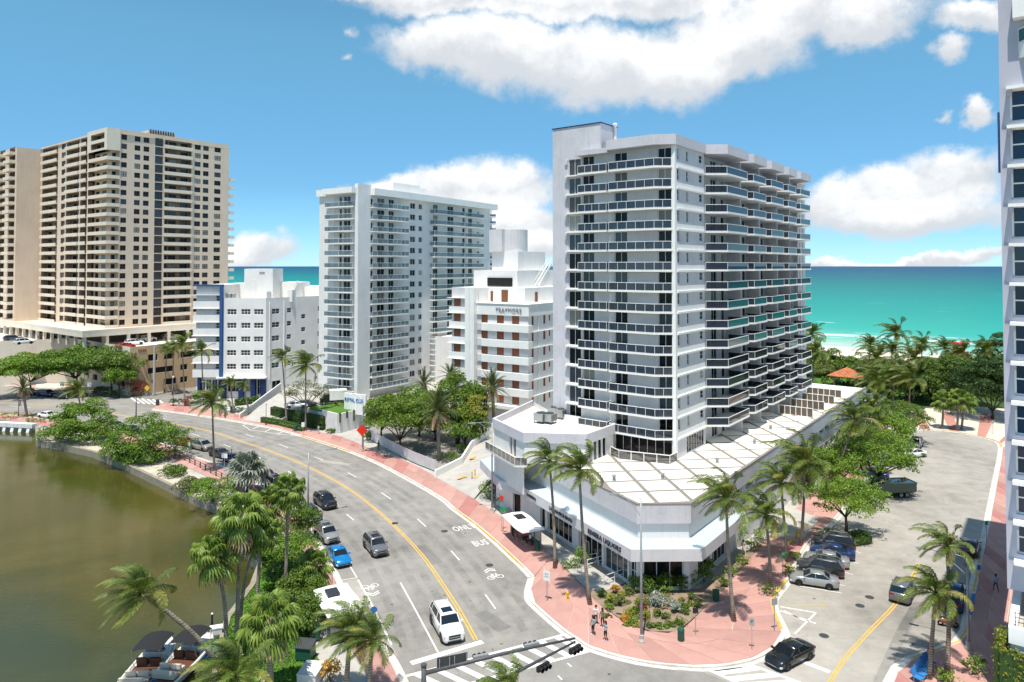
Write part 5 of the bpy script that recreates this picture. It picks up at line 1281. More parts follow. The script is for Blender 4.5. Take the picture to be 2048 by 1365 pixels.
def ramp(name, left, right, zl, mat='concrete'):
    mb = MB(); n = len(left)
    for i in range(n-1):
        a, b, c, d = left[i], right[i], right[i+1], left[i+1]
        mb.add([(a.x,a.y,zl[i]),(b.x,b.y,zl[i]),(c.x,c.y,zl[i+1]),(d.x,d.y,zl[i+1])], [(0,1,2,3)])
    return struct(mb.build(name, M[mat]))
# hotel driveway rising to the forecourt
ramp('driveway', L([(486,842),(520,824),(580,800)]), L([(560,852),(590,838),(660,812)]), [.16, 1.4, 3.4])
for k, (pts, lab) in enumerate([(((478,838),(515,820),(560,800)),'white ramp wall on the hotel side of the driveway'),(((560,850),(600,836),(640,818)),'white ramp wall on the planter side of the driveway')]):
    w_ = MB(); pz = [.16,1.4,3.2]
    for i in range(2):
        a, b = G(*pts[i],0), G(*pts[i+1],0); a2, b2 = [q-o for q, o in ((a,Vector()),(b,Vector()))]; nrm = Vector(((b-a).y,-(b-a).x,0)).normalized()*.25
        w_.add([(a.x,a.y,0),(b.x,b.y,0),(b.x+nrm.x,b.y+nrm.y,0),(a.x+nrm.x,a.y+nrm.y,0),(a.x,a.y,pz[i]+.9),(b.x,b.y,pz[i+1]+.9),(b.x+nrm.x,b.y+nrm.y,pz[i+1]+.9),(a.x+nrm.x,a.y+nrm.y,pz[i]+.9)], [(0,1,5,4),(1,2,6,5),(2,3,7,6),(3,0,4,7),(4,5,6,7)])
    tag(w_.build('ramp_wall', M['white']), lab, 'wall', 'driveway ramp walls')
# ramp of the near podium
rl_ = [G(872,955,.16), G(925,928,.6), G(945,895,1.4), G(1000,858,2.6), G(1040,835,3.2)]; rr_ = [G(948,998,.16), G(978,962,.6), G(1000,935,1.4), G(1040,900,2.6), G(1075,870,3.2)]
ramp('driveway', rl_, rr_, [.16,.6,1.4,2.6,3.2], 'concrete')
rw = MB(); ol = offset_line(rl_, -.3); zz = [.16,.6,1.4,2.6,3.2]
for i in range(4):
    a, b, c, d = rl_[i], ol[i], ol[i+1], rl_[i+1]
    for q, z0, z1 in (((a,d), 0, 1.0), ((d,a), 0, 1.0)): pass
    vs = [(p.x,p.y,0) for p in (a,b,c,d)]+[(a.x,a.y,zz[i]+1.05),(b.x,b.y,zz[i]+1.05),(c.x,c.y,zz[i+1]+1.05),(d.x,d.y,zz[i+1]+1.05)]
    rw.add(vs, [(0,3,7,4),(3,2,6,7),(2,1,5,6),(1,0,4,5),(4,7,6,5)])
tag(rw.build('ramp_wall', M['white_bright']), 'low white wall curving up beside the parking ramp', 'wall')
def arrow(px, py, z, ang, mat='paint_orange'):
    p = G(px, py, z); mb = MB().add([(-.25,-1,0),(.25,-1,0),(.25,.2,0),(.6,.2,0),(0,1.0,0),(-.6,.2,0),(-.25,.2,0)], [(0,1,2,6),(3,4,5)])
    struct(mb.build('painted_arrow', M[mat], None, (p.x, p.y, z+.03), ang))
arrow(946,916,1.15,R(150)); arrow(925,955,.5,R(-40)); arrow(957,953,.55,R(-40))
ribbon('ramp_line', [G(945,985,.4), G(958,950,.75), G(968,920,1.3), G(985,895,1.9)], .25, 'paint_orange', z=0.0)
o = bpy.data.objects[-1] if False else None
MBd = MB(); p, q = G(900,963,.17), G(942,990,.17); MBd.beam((p.x,p.y,.17),(q.x,q.y,.17),.35,.04); struct(MBd.build('drain_grate', M['dark_metal']))
# hoarding along the pavement
hp = L([(737,878),(762,893),(790,908),(829,928),(870,944)]); H = thing('hoarding', 'grey printed construction hoarding along the pink pavement', 'fence', hp[0])
noisy('hoarding', (0.60, 0.595, 0.60), .10, .7, .6, streak=.25, stain=(0.78,0.77,0.76))
seg = resample(hp, 2.4)
for i in range(len(seg)-1):
    a, b = seg[i]-hp[0], seg[i+1]-hp[0]; MB().beam((a.x,a.y,1.05),(b.x,b.y,1.05),.05,1.75).build('panel', M['hoarding'], H); MB().box(a.x-.04,a.x+.04,a.y+.03,a.y+.11,.1,2.1).build('post', M['galv'], H)
sheet('parking_lot', L([(737,874),(880,940),(1000,860),(990,820),(850,800),(740,826)]), .02, 'asphalt')
# ---------------------------------------------------------------- vegetation
RNG = np.random.default_rng(11)
WIND = Vector((-0.86, -0.10, 0.0))          # onshore breeze blows everything to the left
def frond_mesh(L_, az, el, wind, nl=28, leaf=.95, width=.10, droop=.5, mat='frond', stiff=False, steps=9):
    "pinnate frond: bent rachis with leaflets either side, each a folded strip"
    d = Vector((math.cos(az)*math.cos(el), math.sin(az)*math.cos(el), math.sin(el))); p = Vector((0,0,0)); pts = [p.copy()]; st = L_/steps
    for i in range(steps):
        f = (i+1)/steps
        d = (d+Vector((0,0,-1))*droop*.42*f+WIND*wind*.34*f).normalized(); p = p+d*st; pts.append(p.copy())
    mb = MB(); mb.tube(pts, [.05*(1-i/(steps+1))+.008 for i in range(steps+1)], 4, 0, False)
    for k in range(nl):
        f = .14+.86*(k+.5)/nl; x = f*steps; i = min(int(x), steps-1); q = pts[i].lerp(pts[i+1], x-i); t = (pts[i+1]-pts[i]).normalized()
        side = t.cross(Vector((0,0,1)))
        side = side.normalized() if side.length > .05 else Vector((1,0,0)); up = side.cross(t).normalized()
        ll = leaf*(math.sin(math.pi*min(1, .12+.86*f))**.6)*random.uniform(.85,1.1)
        for s in (-1, 1):
            ld = (side*s*(.95 if not stiff else .8)+t*(.55+.5*f)+up*(.22 if stiff else .08)).normalized()
            e1 = q+ld*ll*.5; ld2 = (ld+Vector((0,0,-1))*(.15 if stiff else .75)*random.uniform(.7,1.3)+WIND*wind*.75).normalized(); e2 = e1+ld2*ll*.55
            wv = t*width*.5
            mb.add([q-wv*.7, q+wv*.7, e1+wv, e1-wv, e2], [(0,1,2,3),(3,2,4)])
    return mb.mesh('frond', M[mat])
def fan_mesh(Lp, az, el, r=1.0, n=16, mat='frond_fan', fold=.35, sag=.8):
    "fan leaf: petiole and a pleated blade split into drooping fingers"
    d = Vector((math.cos(az)*math.cos(el), math.sin(az)*math.cos(el), math.sin(el))); base = Vector((0,0,0))
    mid = d*Lp*.6+Vector((0,0,-.05)); tip = d*Lp+Vector((0,0,-.22*Lp)); mb = MB(); mb.tube([base, mid, tip], [.035,.028,.02], 4, 0, False)
    f = (tip-mid).normalized(); side = f.cross(Vector((0,0,1))); side = side.normalized() if side.length > .05 else Vector((1,0,0)); up = side.cross(f)
    for k in range(n):
        a0 = R(-145+290*k/n); a1 = R(-145+290*(k+1)/n); am = (a0+a1)/2
        def D(a): return (f*math.cos(a)+side*math.sin(a)+up*(-fold*abs(math.sin(a)))).normalized()
        L1 = r*(.62+.38*math.cos(am*.55)); m0, m1 = tip+D(a0)*L1*.55, tip+D(a1)*L1*.55
        mm = tip+D(am)*L1*.55+up*.05
        e = tip+D(am)*L1*.82+Vector((0,0,-sag*.16))+WIND*.10; e2 = e+(D(am)*.25+Vector((0,0,-sag))+WIND*.35).normalized()*L1*.38
        w = (m1-m0)*.30
        mb.add([tip, m0, mm, m1, e-w, e+w, e2], [(0,1,2),(0,2,3),(1,4,2),(2,5,3),(2,4,6),(2,6,5)])
    return mb.mesh('frond', M[mat])
def trunk_pts(base, top, bow=0.0, n=9):
    b, t = Vector(base), Vector(top); m = (b+t)/2+Vector((bow, 0, 0)); out = []
    for i in range(n):
        f = i/(n-1); out.append(b*(1-f)**2+m*2*f*(1-f)+t*f*f)
    return out
COCO = []
for var in range(3):
    ms = []
    for i in range(24):
        el = R([70,56,42,26,8,-14][i*6//24]+random.uniform(-9,9)); a = i*2.4+random.uniform(-.2,.2)+var
        # the wind folds the windward fronds over the crown
        ms.append(frond_mesh(random.uniform(3.4,4.3)*(1 if el > 0 else .92), a, el, random.uniform(.7,1.25), droop=random.uniform(.5,.85), mat='frond_yellow' if (el < -.12 and i % 2) or i % 9 == 4 else 'frond'))
    COCO.append(ms)
FAN = []
for var in range(2):
    ms = []
    for i in range(34):
        el = R([75,55,38,20,2,-18,-40][i*7//34]+random.uniform(-8,8))
        ms.append(fan_mesh(random.uniform(1.1,1.5), i*2.4+random.uniform(-.3,.3), el, random.uniform(.85,1.05), mat='frond_dead' if el < -.6 and i % 3 == 0 else 'frond_fan'))
    FAN.append(ms)
SILVER = [fan_mesh(random.uniform(1.0,1.4), i*2.4, R([80,58,36,14,-8][i*5//26]), 1.15, mat='frond_silver', sag=.25) for i in range(26)]
DATE = []
for i in range(54):
    el = R([82,66,50,34,16,-4,-28,-55][i*8//54]+random.uniform(-6,6)); dead = el < -.35
    DATE.append(frond_mesh(random.uniform(2.9,3.6)*(.8 if dead else 1), i*2.4+random.uniform(-.2,.2), el, .18, nl=24, leaf=.52, width=.075, droop=.42, mat='frond_dead' if dead else 'frond_date', stiff=True, steps=6))
NUTM = MB().lathe([(.02,-.14),(.10,-.08),(.13,0),(.10,.09),(.02,.14)], 8).mesh('coconut', M['leaf_olive'])
def palm(name, label, base, top, kind='coco', var=0, s=1.0, r0=.19, r1=.12, bow=0.0, group='palms', fr=1.0, z0=0.0):
    "base, top: world points (top = where the crown sits)"
    b, t = Vector(base), Vector(top); T = thing(name, label, 'palm tree', b, 0, group)
    pts = [p-b for p in trunk_pts(b, t, bow)]; n = len(pts)
    mb = MB(); mb.tube(pts, [r0*(1.35 if i == 0 else 1)*(1-i/(n-1))+r1*(i/(n-1)) for i in range(n)], 9); mb.build('trunk', M['palm_bark'], T, smooth=True)
    ms = {'coco': COCO[var % 3], 'fan': FAN[var % 2], 'silver': SILVER, 'date': DATE}[kind]
    rz = random.uniform(-.35,.35) if kind == 'coco' else random.uniform(0, 6.28)
    for i, me in enumerate(ms):
        if random.random() > fr: continue
        inst('frond', me, T, t-b, rz+random.uniform(-.08,.08), s*random.uniform(.92,1.08))
    if kind == 'coco':
        for k in range(4):
            a = k*1.6+var; inst('coconut', NUTM, T, t-b+Vector((math.cos(a)*.22, math.sin(a)*.22, -.28)))
    if kind in ('fan', 'date'):
        mb = MB(); mb.lathe([(r1*1.05,-1.2*s),(r1*1.9,-.5*s),(r1*2.1,-.1),(r1*.8,.25)], 10); mb.build('crown_shaft', M['bark'], T, t-b)
    return T
def gp(px, py, z=.14): p = G(px, py, z); return p
def palm_px(name, label, bpx, cpx, dY=0.0, **kw):
    "trunk base at pixel bpx on the ground; crown at pixel cpx, dY metres nearer/farther than the base"
    b = gp(*bpx, z=kw.pop('z0', .1)); Y = b.y+dY; t = Vector((xat(cpx[0], Y), Y, zat(cpx[1], Y))); return palm(name, label, b, t, **kw)
CP = 'coconut_palm'
PW = 'palms along the pavement'
palm_px(CP, 'coconut palm behind the bus shelter by the shop ramp, tall thin dark trunk', (1110,1137), (1098,922), .5, var=0, s=.88, group=PW, bow=.3)
palm_px(CP, 'coconut palm beside the yellow hydrant at the corner, crown over the awning', (1180,1210), (1158,940), .3, var=1, s=.95, group=PW, bow=-.3)
palm_px(CP, 'windswept coconut palm in a square pavement pit at the street corner', (1468,1243), (1449,1000), 0, var=2, s=.98, group=PW, bow=-.2)
palm_px(CP, 'windswept coconut palm beside the small shrub bed on the side pavement', (1541,1172), (1527,1030), .2, var=0, s=.95, group=PW, bow=.2)
palm_px(CP, 'coconut palm with thin trunk behind the green street sign', (1575,1124), (1558,968), .2, var=1, s=1.0, group=PW)
palm_px(CP, 'coconut palm with hanging yellow fronds near the garage entrance', (1600,1092), (1604,930), 0, var=2, s=1.3, group=PW, bow=.4)
palm_px(CP, 'coconut palm by the podium wall, fronds swept over the hedge', (1655,1000), (1706,840), 3, var=0, s=1.15, group=PW)
palm_px(CP, 'coconut palm behind the striped plaza, nearest the podium end', (1712,905), (1742,812), 1, var=1, s=1.05, group=PW)
palm_px(CP, 'taller of the two palms rising beside the tan side street corner', (1894,1352), (1886,1092), 1.0, var=2, s=.70, group='palms at the near side street corner', bow=.3)
palm_px(CP, 'nearest palm with a broad feathery crown at the side street corner', (1858,1358), (1862,1186), .2, var=0, s=.80, group='palms at the near side street corner')
palm_px(CP, 'coconut palm standing alone by the canal path with drooping yellow fronds', (429,942), (427,806), 0, var=2, s=1.1, group='palms by the road')
palm_px(CP, 'taller slim palm in front of the white hotel side wall', (574,852), (566,716), 0, var=1, s=.85, group='palms by the road')
palm_px(CP, 'heavy-crowned palm beside the hotel driveway hedge', (611,862), (613,732), 0, var=0, s=1.25, group='palms by the road')
palm_px(CP, 'palm in front of the hotel navy stripe', (407,806), (405,702), 0, var=0, s=1.1, group='palms by the road')
palm_px(CP, 'palm left of the hotel entrance with tufted crown', (370,812), (366,690), 0, var=1, s=1.0, group='palms by the road')
palm_px(CP, 'slim palm by the beige parking podium', (329,786), (336,700), 0, var=2, s=.85, group='palms by the road')
palm_px(CP, 'slimmest palm between the beige podium and the hotel', (345,790), (349,698), 0, var=0, s=.85, group='palms by the road')
palm_px(CP, 'low windswept palm on the far verge of the road', (161,812), (158,782), 0, var=1, s=1.15, group='palms by the road')
palm_px(CP, 'small young palm before the hotel ground floor', (468,826), (462,766), 0, var=1, s=.6, group='palms by the road')
palm_px(CP, 'small palm in front of the right hotel window', (500,832), (489,772), 0, var=2, s=.55, group='palms by the road')
palm_px('date_palm', 'round-crowned date palm on the far left canal bed', (54,834), (50,778), 0, kind='date', s=.95, r0=.28, r1=.25, fr=.8, group='date palms')
palm_px('date_palm', 'big date palm with dead skirt behind the hoarding', (878,920), (877,824), 0, kind='date', s=1.25, r0=.33, r1=.30, group='date palms')
palm_px('date_palm', 'date palm with brown skirt before the deco hotel', (990,880), (985,776), 0, kind='date', s=1.15, r0=.33, r1=.30, group='date palms')
palm_px('date_palm', 'date palm behind the leafy tree by the white tower', (850,850), (848,768), 0, kind='date', s=1.1, r0=.33, r1=.30, fr=.75, group='date palms')
palm_px('date_palm', 'date palm mostly hidden behind the parking lot tree', (905,850), (902,752), 2, kind='date', s=1.0, r0=.33, r1=.30, fr=.7, group='date palms')
FG = 'fan palms by the canal'
palm_px('fan_palm', 'leaning fan palm by the boats, crown against the water', (446,1332), (432,1108), 0, kind='fan', var=0, s=1.05, group=FG, bow=1.2, r0=.2)
palm_px('fan_palm', 'tall fan palm with shaggy crown, left of the pair on the lawn', (471,1318), (487,1028), 0, kind='fan', var=1, s=1.1, group=FG, r0=.2)
palm_px('fan_palm', 'tall fan palm right of the pair on the lawn', (481,1290), (526,1062), 0, kind='fan', var=0, s=1.05, group=FG, r0=.2, bow=-1.2)
palm_px('fan_palm', 'fan palm with slim trunk beside the green thicket', (513,1215), (530,1010), 0, kind='fan', var=1, s=1.0, group=FG)
palm_px('fan_palm', 'tallest fan palm beside the canal lamp post', (570,1216), (580,980), 0, kind='fan', var=0, s=1.0, group=FG)
palm_px('fan_palm', 'nearest fan palm with thick double trunk on the lawn', (541,1400), (545,1240), .4, kind='fan', var=1, s=1.2, group=FG, r0=.26, r1=.24)
palm_px('fan_palm', 'short fan palm next to the blue car', (630,1200), (632,1128), 0, kind='fan', var=0, s=.95, group=FG, r0=.22)
palm_px('silver_palm', 'silvery blue fan palm leaning over the footpath rail', (497,985), (500,944), 0, kind='silver', s=1.6, r0=.24, r1=.2, group='silver palms')
b = G(445,1348,.1)
palm(CP, 'bent coconut palm leaning far out over the canal boats', b, Vector((xat(290, 54), 54, zat(1188, 54))), var=0, s=.88, r0=.22, r1=.14, bow=1.8, group='palms over the canal')
palm_px(CP, 'bushy palm beside the white bus shelter roof', (690,1395), (705,1262), 0, var=1, s=.82, group='palms near the crosswalk', r0=.26)
palm_px(CP, 'palm at the crosswalk corner, crown beside the signal mast', (735,1408), (748,1282), 0, var=2, s=.72, group='palms near the crosswalk', r0=.22)
palm_px(CP, 'palm low in the corner by the lawn, only its crown in view', (480,1520), (478,1352), 0, var=0, s=.95, group='palms near the crosswalk', r0=.24)
palm_px(CP, 'small palm tip just above the bottom edge by the mast pole', (1020,1600), (1012,1385), 0, var=1, s=.62, group='palms near the crosswalk', r0=.16)
# palms of the beach park: crown pixel, distance along the street
for i, (px, py, uu, s, var, lab) in enumerate([(1622,668,118,1.25,0,'tall beach palm left of the red-roofed pavilion, against the sea'),(1626,706,112,1.2,1,'shorter beach palm close to the tower edge'),(1664,722,150,.9,2,'low palm behind the pavilion lawn'),
        (1738,690,128,1.1,0,'leftmost palm of the tall beach cluster'),(1752,716,116,1.35,1,'dark palm right of the pavilion roof'),(1790,668,132,1.3,2,'highest palm of the beach cluster, before the surf'),(1782,702,126,1.1,0,'palm under the highest beach palm'),
        (1828,716,112,1.4,1,'yellow-green windblown palm in the middle of the beach cluster'),(1842,690,130,1.1,2,'palm right of the windblown beach palm'),(1748,762,92,1.2,0,'pale windblown palm before the grey pool house'),(1786,752,96,1.2,2,'palm behind the pool fence'),
        (1818,758,93,1.15,1,'yellowing palm right of the pool fence'),(1888,698,136,1.15,0,'dark palm left of the red lifeguard tower'),(1920,706,132,1.15,1,'palm in front of the red lifeguard tower'),(1966,700,130,1.1,2,'palm near the right-hand tower, seaward')]):
    k = (px-1024)/FPX; o = O0+U*uu
    v_ = (o.x-k*o.y)/(V.y*k-V.x); q = o+V*v_; t = Vector((q.x, q.y, zat(py, q.y)))
    palm(CP, lab, (q.x-.6, q.y, .02), t, var=var, s=s*1.12, group='palms of the beach park')
for i, (px, py, bx, by, lab) in enumerate([(1884,800,1884,858,'sabal palm left of the pair in the plaza island'),(1914,796,1914,862,'middle sabal palm in the plaza island'),(1925,800,1923,860,'right sabal palm in the plaza island')]):
    palm_px('sabal_palm', lab, (bx,by), (px,py), 0, kind='fan', var=i, s=1.15, group='sabal palms in the plaza', r0=.22, r1=.2)

# ---- leafy crowns: many small leaf faces gathered in clumps
def leaf_mesh(name, clumps, per, size, mat, flat=.45, seed=0, core=None):
    "clumps: (x,y,z,rx,ry,rz). Leaves sit on and inside each clump's shell"
    rng = np.random.default_rng(seed+5); P = []; Nn = []
    for (x,y,z,rx,ry,rz) in clumps:
        n = int(per*max(.25, (rx*ry+rx*rz+ry*rz)/3))
        d = rng.normal(size=(n,3)); d /= np.linalg.norm(d,axis=1)[:,None]; d[:,2] = np.where(d[:,2] < -.35, -d[:,2], d[:,2])
        r = rng.uniform(.55,1.06,size=(n,1))**.6; P.append(np.array([x,y,z])+d*r*np.array([rx,ry,rz])); Nn.append(d)
    P = np.vstack(P); Nn = np.vstack(Nn); n = len(P)
    nr = Nn+rng.normal(scale=.55,size=(n,3)); nr[:,2] += flat; nr /= np.linalg.norm(nr,axis=1)[:,None]
    a = np.cross(nr, rng.normal(size=(n,3))); a /= np.linalg.norm(a,axis=1)[:,None]; b = np.cross(nr, a)
    s = size*rng.uniform(.6,1.25,size=(n,1)); w = s*.46
    tip = P+a*s-np.array([0,0,1])*s*.25; V4 = np.stack([P-a*s*.75, P+b*w, tip, P-b*w], axis=1).reshape(-1,3)
    me = bpy.data.meshes.new(name); me.vertices.add(4*n); me.vertices.foreach_set('co', V4.astype(np.float32).ravel())
    me.loops.add(4*n); me.loops.foreach_set('vertex_index', np.arange(4*n, dtype=np.int32)); me.polygons.add(n)
    me.polygons.foreach_set('loop_start', np.arange(0,4*n,4,dtype=np.int32)); me.polygons.foreach_set('loop_total', np.full(n,4,dtype=np.int32))
    me.materials.append(M[mat]); me.update(calc_edges=True); return me
def clumps_in(rx, ry, rz, n, cr, seed, zc=0.0, low=-.5):
    rng = random.Random(seed); out = []
    for i in range(n):
        while True:
            a, b, c = rng.uniform(-1,1), rng.uniform(-1,1), rng.uniform(low,1)
            q = a*a+b*b+c*c
            if .18 < q < 1: break
        k = cr*rng.uniform(.5,1.3); g = 1.0
        if i % 5 == 0: g = rng.uniform(1.05,1.3)/math.sqrt(q); k *= .55
        out.append((a*rx*g, b*ry*g, zc+c*rz*min(g,1.25), k*1.1, k*1.1, k*rng.uniform(.5,.85)))
    return out
def tree(label, bpx, w, h, hc, mat='leaf', n=26, cr=.85, per=46, size=.26, seed=1, group='leafy trees', lean=(0,0), z0=.1, name='leafy_tree', bark='dark_bark', trunks=1, dep=None):
    "w: crown width, h: height of top, hc: height of crown bottom"
    b = gp(*bpx, z=z0) if len(bpx) == 2 else Vector(bpx); T = thing(name, label, 'tree', b, 0, group)
    zc, rz = (h+hc)/2, (h-hc)/2; rx = w/2; ry = (dep or w)/2
    n = int(n*1.75); per = per*2.5; size = size*.72
    cl = [(x+lean[0], y+lean[1], z+zc, a, c_, d) for x,y,z,a,c_,d in clumps_in(max(.3, rx-cr*.5), max(.3, ry-cr*.5), max(.25, rz-cr*.25), n, cr*1.12, seed)]
    inst('crown', leaf_mesh('crown', cl, per, size, mat, seed=seed), T)
    tb = MB(); rng = random.Random(seed)
    for k in range(trunks):
        ox = (k-(trunks-1)/2)*.5; fork = Vector((ox*1.6+lean[0]*.4, lean[1]*.4, max(hc, 1.2)*.85+.3))
        tb.tube([(ox*.4,0,-.05),(ox+.1,.05,max(hc,1.2)*.45),fork], [.06*h**.55+.06,.05*h**.55+.03,.045*h**.55+.02], 8)
        for c in rng.sample(cl, min(len(cl), 7)):
            e = Vector(c[:3]); mdl = fork.lerp(e, .5)+Vector((0,0,.25)); tb.tube([fork, mdl, e], [.04*h**.5,.03*h**.5,.02], 5)
    tb.build('trunk', M[bark], T, smooth=True); return T
def shrub(label, px, w, h, mat='leaf', seed=1, group='shrubs', per=90, size=.15, name='shrub', d=None, z0=.03, n=9):
    b = gp(*px, z=z0) if len(px) == 2 else Vector(px); T = thing(name, label, 'shrub', b, 0, group)
    cl = clumps_in(w/2*.7, (d or w)/2*.7, h*.42, n, min(w, h)*.32+.08, seed, h*.5)
    inst('foliage', leaf_mesh('foliage', cl, per*1.7, size*.78, mat, seed=seed), T)
    st = MB()
    for c in cl[:5]: st.tube([(c[0]*.15,c[1]*.15,0),(c[0]*.8,c[1]*.8,c[2])], [.03,.012], 4)
    st.build('stem', M['dark_bark'], T); return T
TG = 'trees along the far road'
tree('broad tree at far left before the beige podium', (60,792), 17, 10.5, 3.8, 'leaf_bright', 34, 1.9, 40, .42, 21, TG)
tree('widest spreading tree before the beige podium wall', (150,788), 19, 12.3, 4.4, 'leaf_bright', 40, 2.0, 40, .42, 22, TG, trunks=2)
tree('spreading tree beside the podium corner', (222,790), 14, 11.4, 4.2, 'leaf', 32, 1.8, 40, .40, 23, TG)
tree('low tree between the road sign and the palms', (238,795), 8, 7.2, 3.0, 'leaf_bright', 20, 1.2, 44, .34, 24, TG)
tree('bushy tree overhanging the canal at the left', (178,878), 12.5, 7.2, -1.6, 'leaf_bright', 44, 1.35, 48, .30, 25, 'trees on the canal bank', dep=9, lean=(.2,-1.6))
tree('wide tree overhanging the canal beside the parked silver minivan', (314,912), 14.0, 7.2, -2.0, 'leaf_bright', 52, 1.3, 48, .28, 26, 'trees on the canal bank', dep=9, lean=(-.8,-2.0))
tree('dense round tree in the parking lot behind the hoarding', (800,905), 12.0, 10.8, 2.2, 'leaf', 50, 1.35, 52, .30, 27, 'trees round the parking lot')
tree('tall tree in the parking lot beside the date palm', (915,888), 10.0, 13.0, 3.5, 'leaf', 44, 1.35, 50, .30, 28, 'trees round the parking lot', trunks=2)
tree('leafy tree at the left end of the hoarding', (762,880), 7.0, 8.4, 1.5, 'leaf', 30, 1.1, 50, .28, 45, 'trees round the parking lot')
tree('leafy tree behind the round parking lot tree', (838,872), 9.0, 9.6, 1.6, 'leaf_bright', 34, 1.2, 50, .28, 46, 'trees round the parking lot')
tree('bushy tree between the date palm and the ramp wall', (930,900), 7.5, 7.6, .6, 'leaf_bright', 34, 1.1, 54, .27, 47, 'trees round the parking lot')
tree('low bushy tree in the middle of the parking lot', (870,880), 8.0, 6.4, .6, 'leaf', 30, 1.1, 54, .27, 48, 'trees round the parking lot')
tree('yellowish slender trees at the ramp edge', (948,900), 5.0, 10.0, 3.0, 'leaf_yellow', 14, .8, 46, .26, 29, 'trees round the parking lot', trunks=2)
tree('thin tree with sparse leaves beside the ramp wall', (968,890), 4.5, 11.4, 4.5, 'leaf_olive', 14, .8, 44, .24, 30, 'trees round the parking lot', trunks=2)
tree('pale half-bare tree in the hotel forecourt', (612,838), 9.5, 8.2, 2.8, 'leaf_olive', 22, 1.0, 26, .24, 31, 'trees round the parking lot', bark='bark')
SG = 'trees lining the side street'
tree('side street tree whose trunk rises from the low planted island', (1692,1068), 8.8, 6.9, 2.0, 'leaf_bright', 40, 1.0, 70, .21, 32, SG, z0=.15)
tree('side street tree above the dark green trailer', (1756,985), 11.0, 8.4, 2.4, 'leaf_bright', 42, 1.1, 64, .23, 33, SG)
tree('side street tree nearest the plaza, over the grey parked car', (1812,886), 9.2, 7.2, 1.8, 'leaf', 34, 1.05, 60, .24, 34, SG)
tree('small tree between the hedge and the side street pavement', (1640,985), 7.5, 6.4, 1.0, 'leaf', 26, .85, 70, .20, 35, SG)
tree('tree behind the first side street tree, against the podium hedge', (1676,985), 8.5, 6.6, 1.2, 'leaf_bright', 34, 1.05, 62, .23, 41, SG)
tree('tree between the trailer and the podium wall', (1722,940), 9.0, 7.4, 1.4, 'leaf', 34, 1.1, 60, .24, 42, SG)
tree('leafy tree over the parked white car', (1775,905), 8.5, 7.0, 1.6, 'leaf_bright', 32, 1.1, 58, .25, 43, SG)
tree('leafy tree at the podium far corner', (1742,872), 9.0, 7.6, 1.4, 'leaf', 32, 1.15, 54, .27, 44, SG)
BP = 'dense trees of the beach park'
tree('dense dark tree right of the plaza, close to the right-hand tower', (1985,838), 16, 13.5, 1.5, 'leaf_dark', 46, 1.8, 40, .36, 36, BP)
tree('broad green tree behind the plaza island', (1935,815), 17, 12.0, 1.5, 'leaf', 46, 1.9, 40, .36, 37, BP)
tree('dark rounded tree behind the plaza', (1862,805), 13, 9.5, 1.0, 'leaf_dark', 36, 1.6, 42, .34, 38, BP)
tree('low dark tree behind the striped plaza, left', (1818,800), 8, 6.0, .6, 'leaf_dark', 24, 1.2, 46, .30, 39, BP)
tree('sparse tall tree behind the right edge, seaward', (2010,770), 14, 15, 2, 'leaf_dark', 36, 1.7, 40, .36, 40, BP)
for i, (x, y, w_, h_, lab) in enumerate([(1662,745,14,3.2,'sea grape thicket left of the pavilion'),(1700,742,16,3.6,'sea grape thicket behind the pavilion'),(1735,742,14,3.8,'sea grape thicket right of the pavilion'),(1640,752,10,3.0,'scrubby thicket close to the tower edge'),
        (1860,742,16,4.0,'dune thicket below the lifeguard tower'),(1905,745,16,4.6,'dune thicket behind the broad park tree'),(1955,748,18,6,'dune thicket at the right'),(1790,748,14,4.2,'dune thicket under the tall palms')]):
    tree(lab, (x,y), w_, h_, .1, ['leaf','leaf_olive'][i % 2], 30, 1.3, 40, .34, 50+i, 'thickets along the dune', name='thicket')
for i in range(14):
    q = uv(150+random.uniform(-8,8), 20+i*42); tree('dense seaside thicket behind the buildings, %s from the near end' % ['first','second','third','fourth','fifth','sixth','seventh','eighth','ninth','tenth','eleventh','twelfth','thirteenth','last'][i], (q.x,q.y,0), 22, random.uniform(5,8), .2, 'leaf', 26, 2.0, 26, .5, 80+i, 'trees behind the buildings', name='thicket')
CG = 'waterside bushes'
for i, (x, y, w_, h_, lab) in enumerate([(232,908,5,2.2,'low bush hanging over the seawall between the two canal trees'),(262,922,4,1.6,'small bush on the seawall below the wide tree'),(385,978,4.5,1.6,'dry scrub patch on the seawall bend'),(110,878,6,2.0,'bush at the end of the old quay'),(350,948,4,1.4,'small scrub on the bank under the rail fence')]):
    tree(lab, (x,y), w_, h_, -.5, ['leaf_bright','leaf','leaf_olive'][i % 3], 18, .7, 70, .2, 90+i, CG, name='bush', lean=(0,-.6))
tree('bright bush hanging over the seawall', (424,1004), 6.4, 3.6, -.3, 'leaf_bright', 26, .85, 80, .19, 60, CG, name='bush')
for i, (x, y, w_, h_, lab) in enumerate([(545,1118,5,3.8,'dense bush behind the fan palms, by the parked cars'),(590,1150,5.5,4.4,'largest thicket bush on the lawn edge'),(572,1175,4.5,3.0,'bush under the slim fan palm trunks'),(604,1215,4.4,3.6,'bush beside the short fan palm'),(505,1095,5,3.4,'bush at the seawall bend'),(598,1082,4.4,4.6,'bush beside the grey parked car'),(610,1262,3.4,3.0,'leafy bush behind the bus shelter'),(470,1075,4.5,3.6,'low waterside bush left of the thicket')]):
    tree(lab, (x,y), w_, h_, .1, ['leaf','leaf_bright','leaf'][i % 3], 26, .85, 80, .19, 61+i, CG, name='bush')
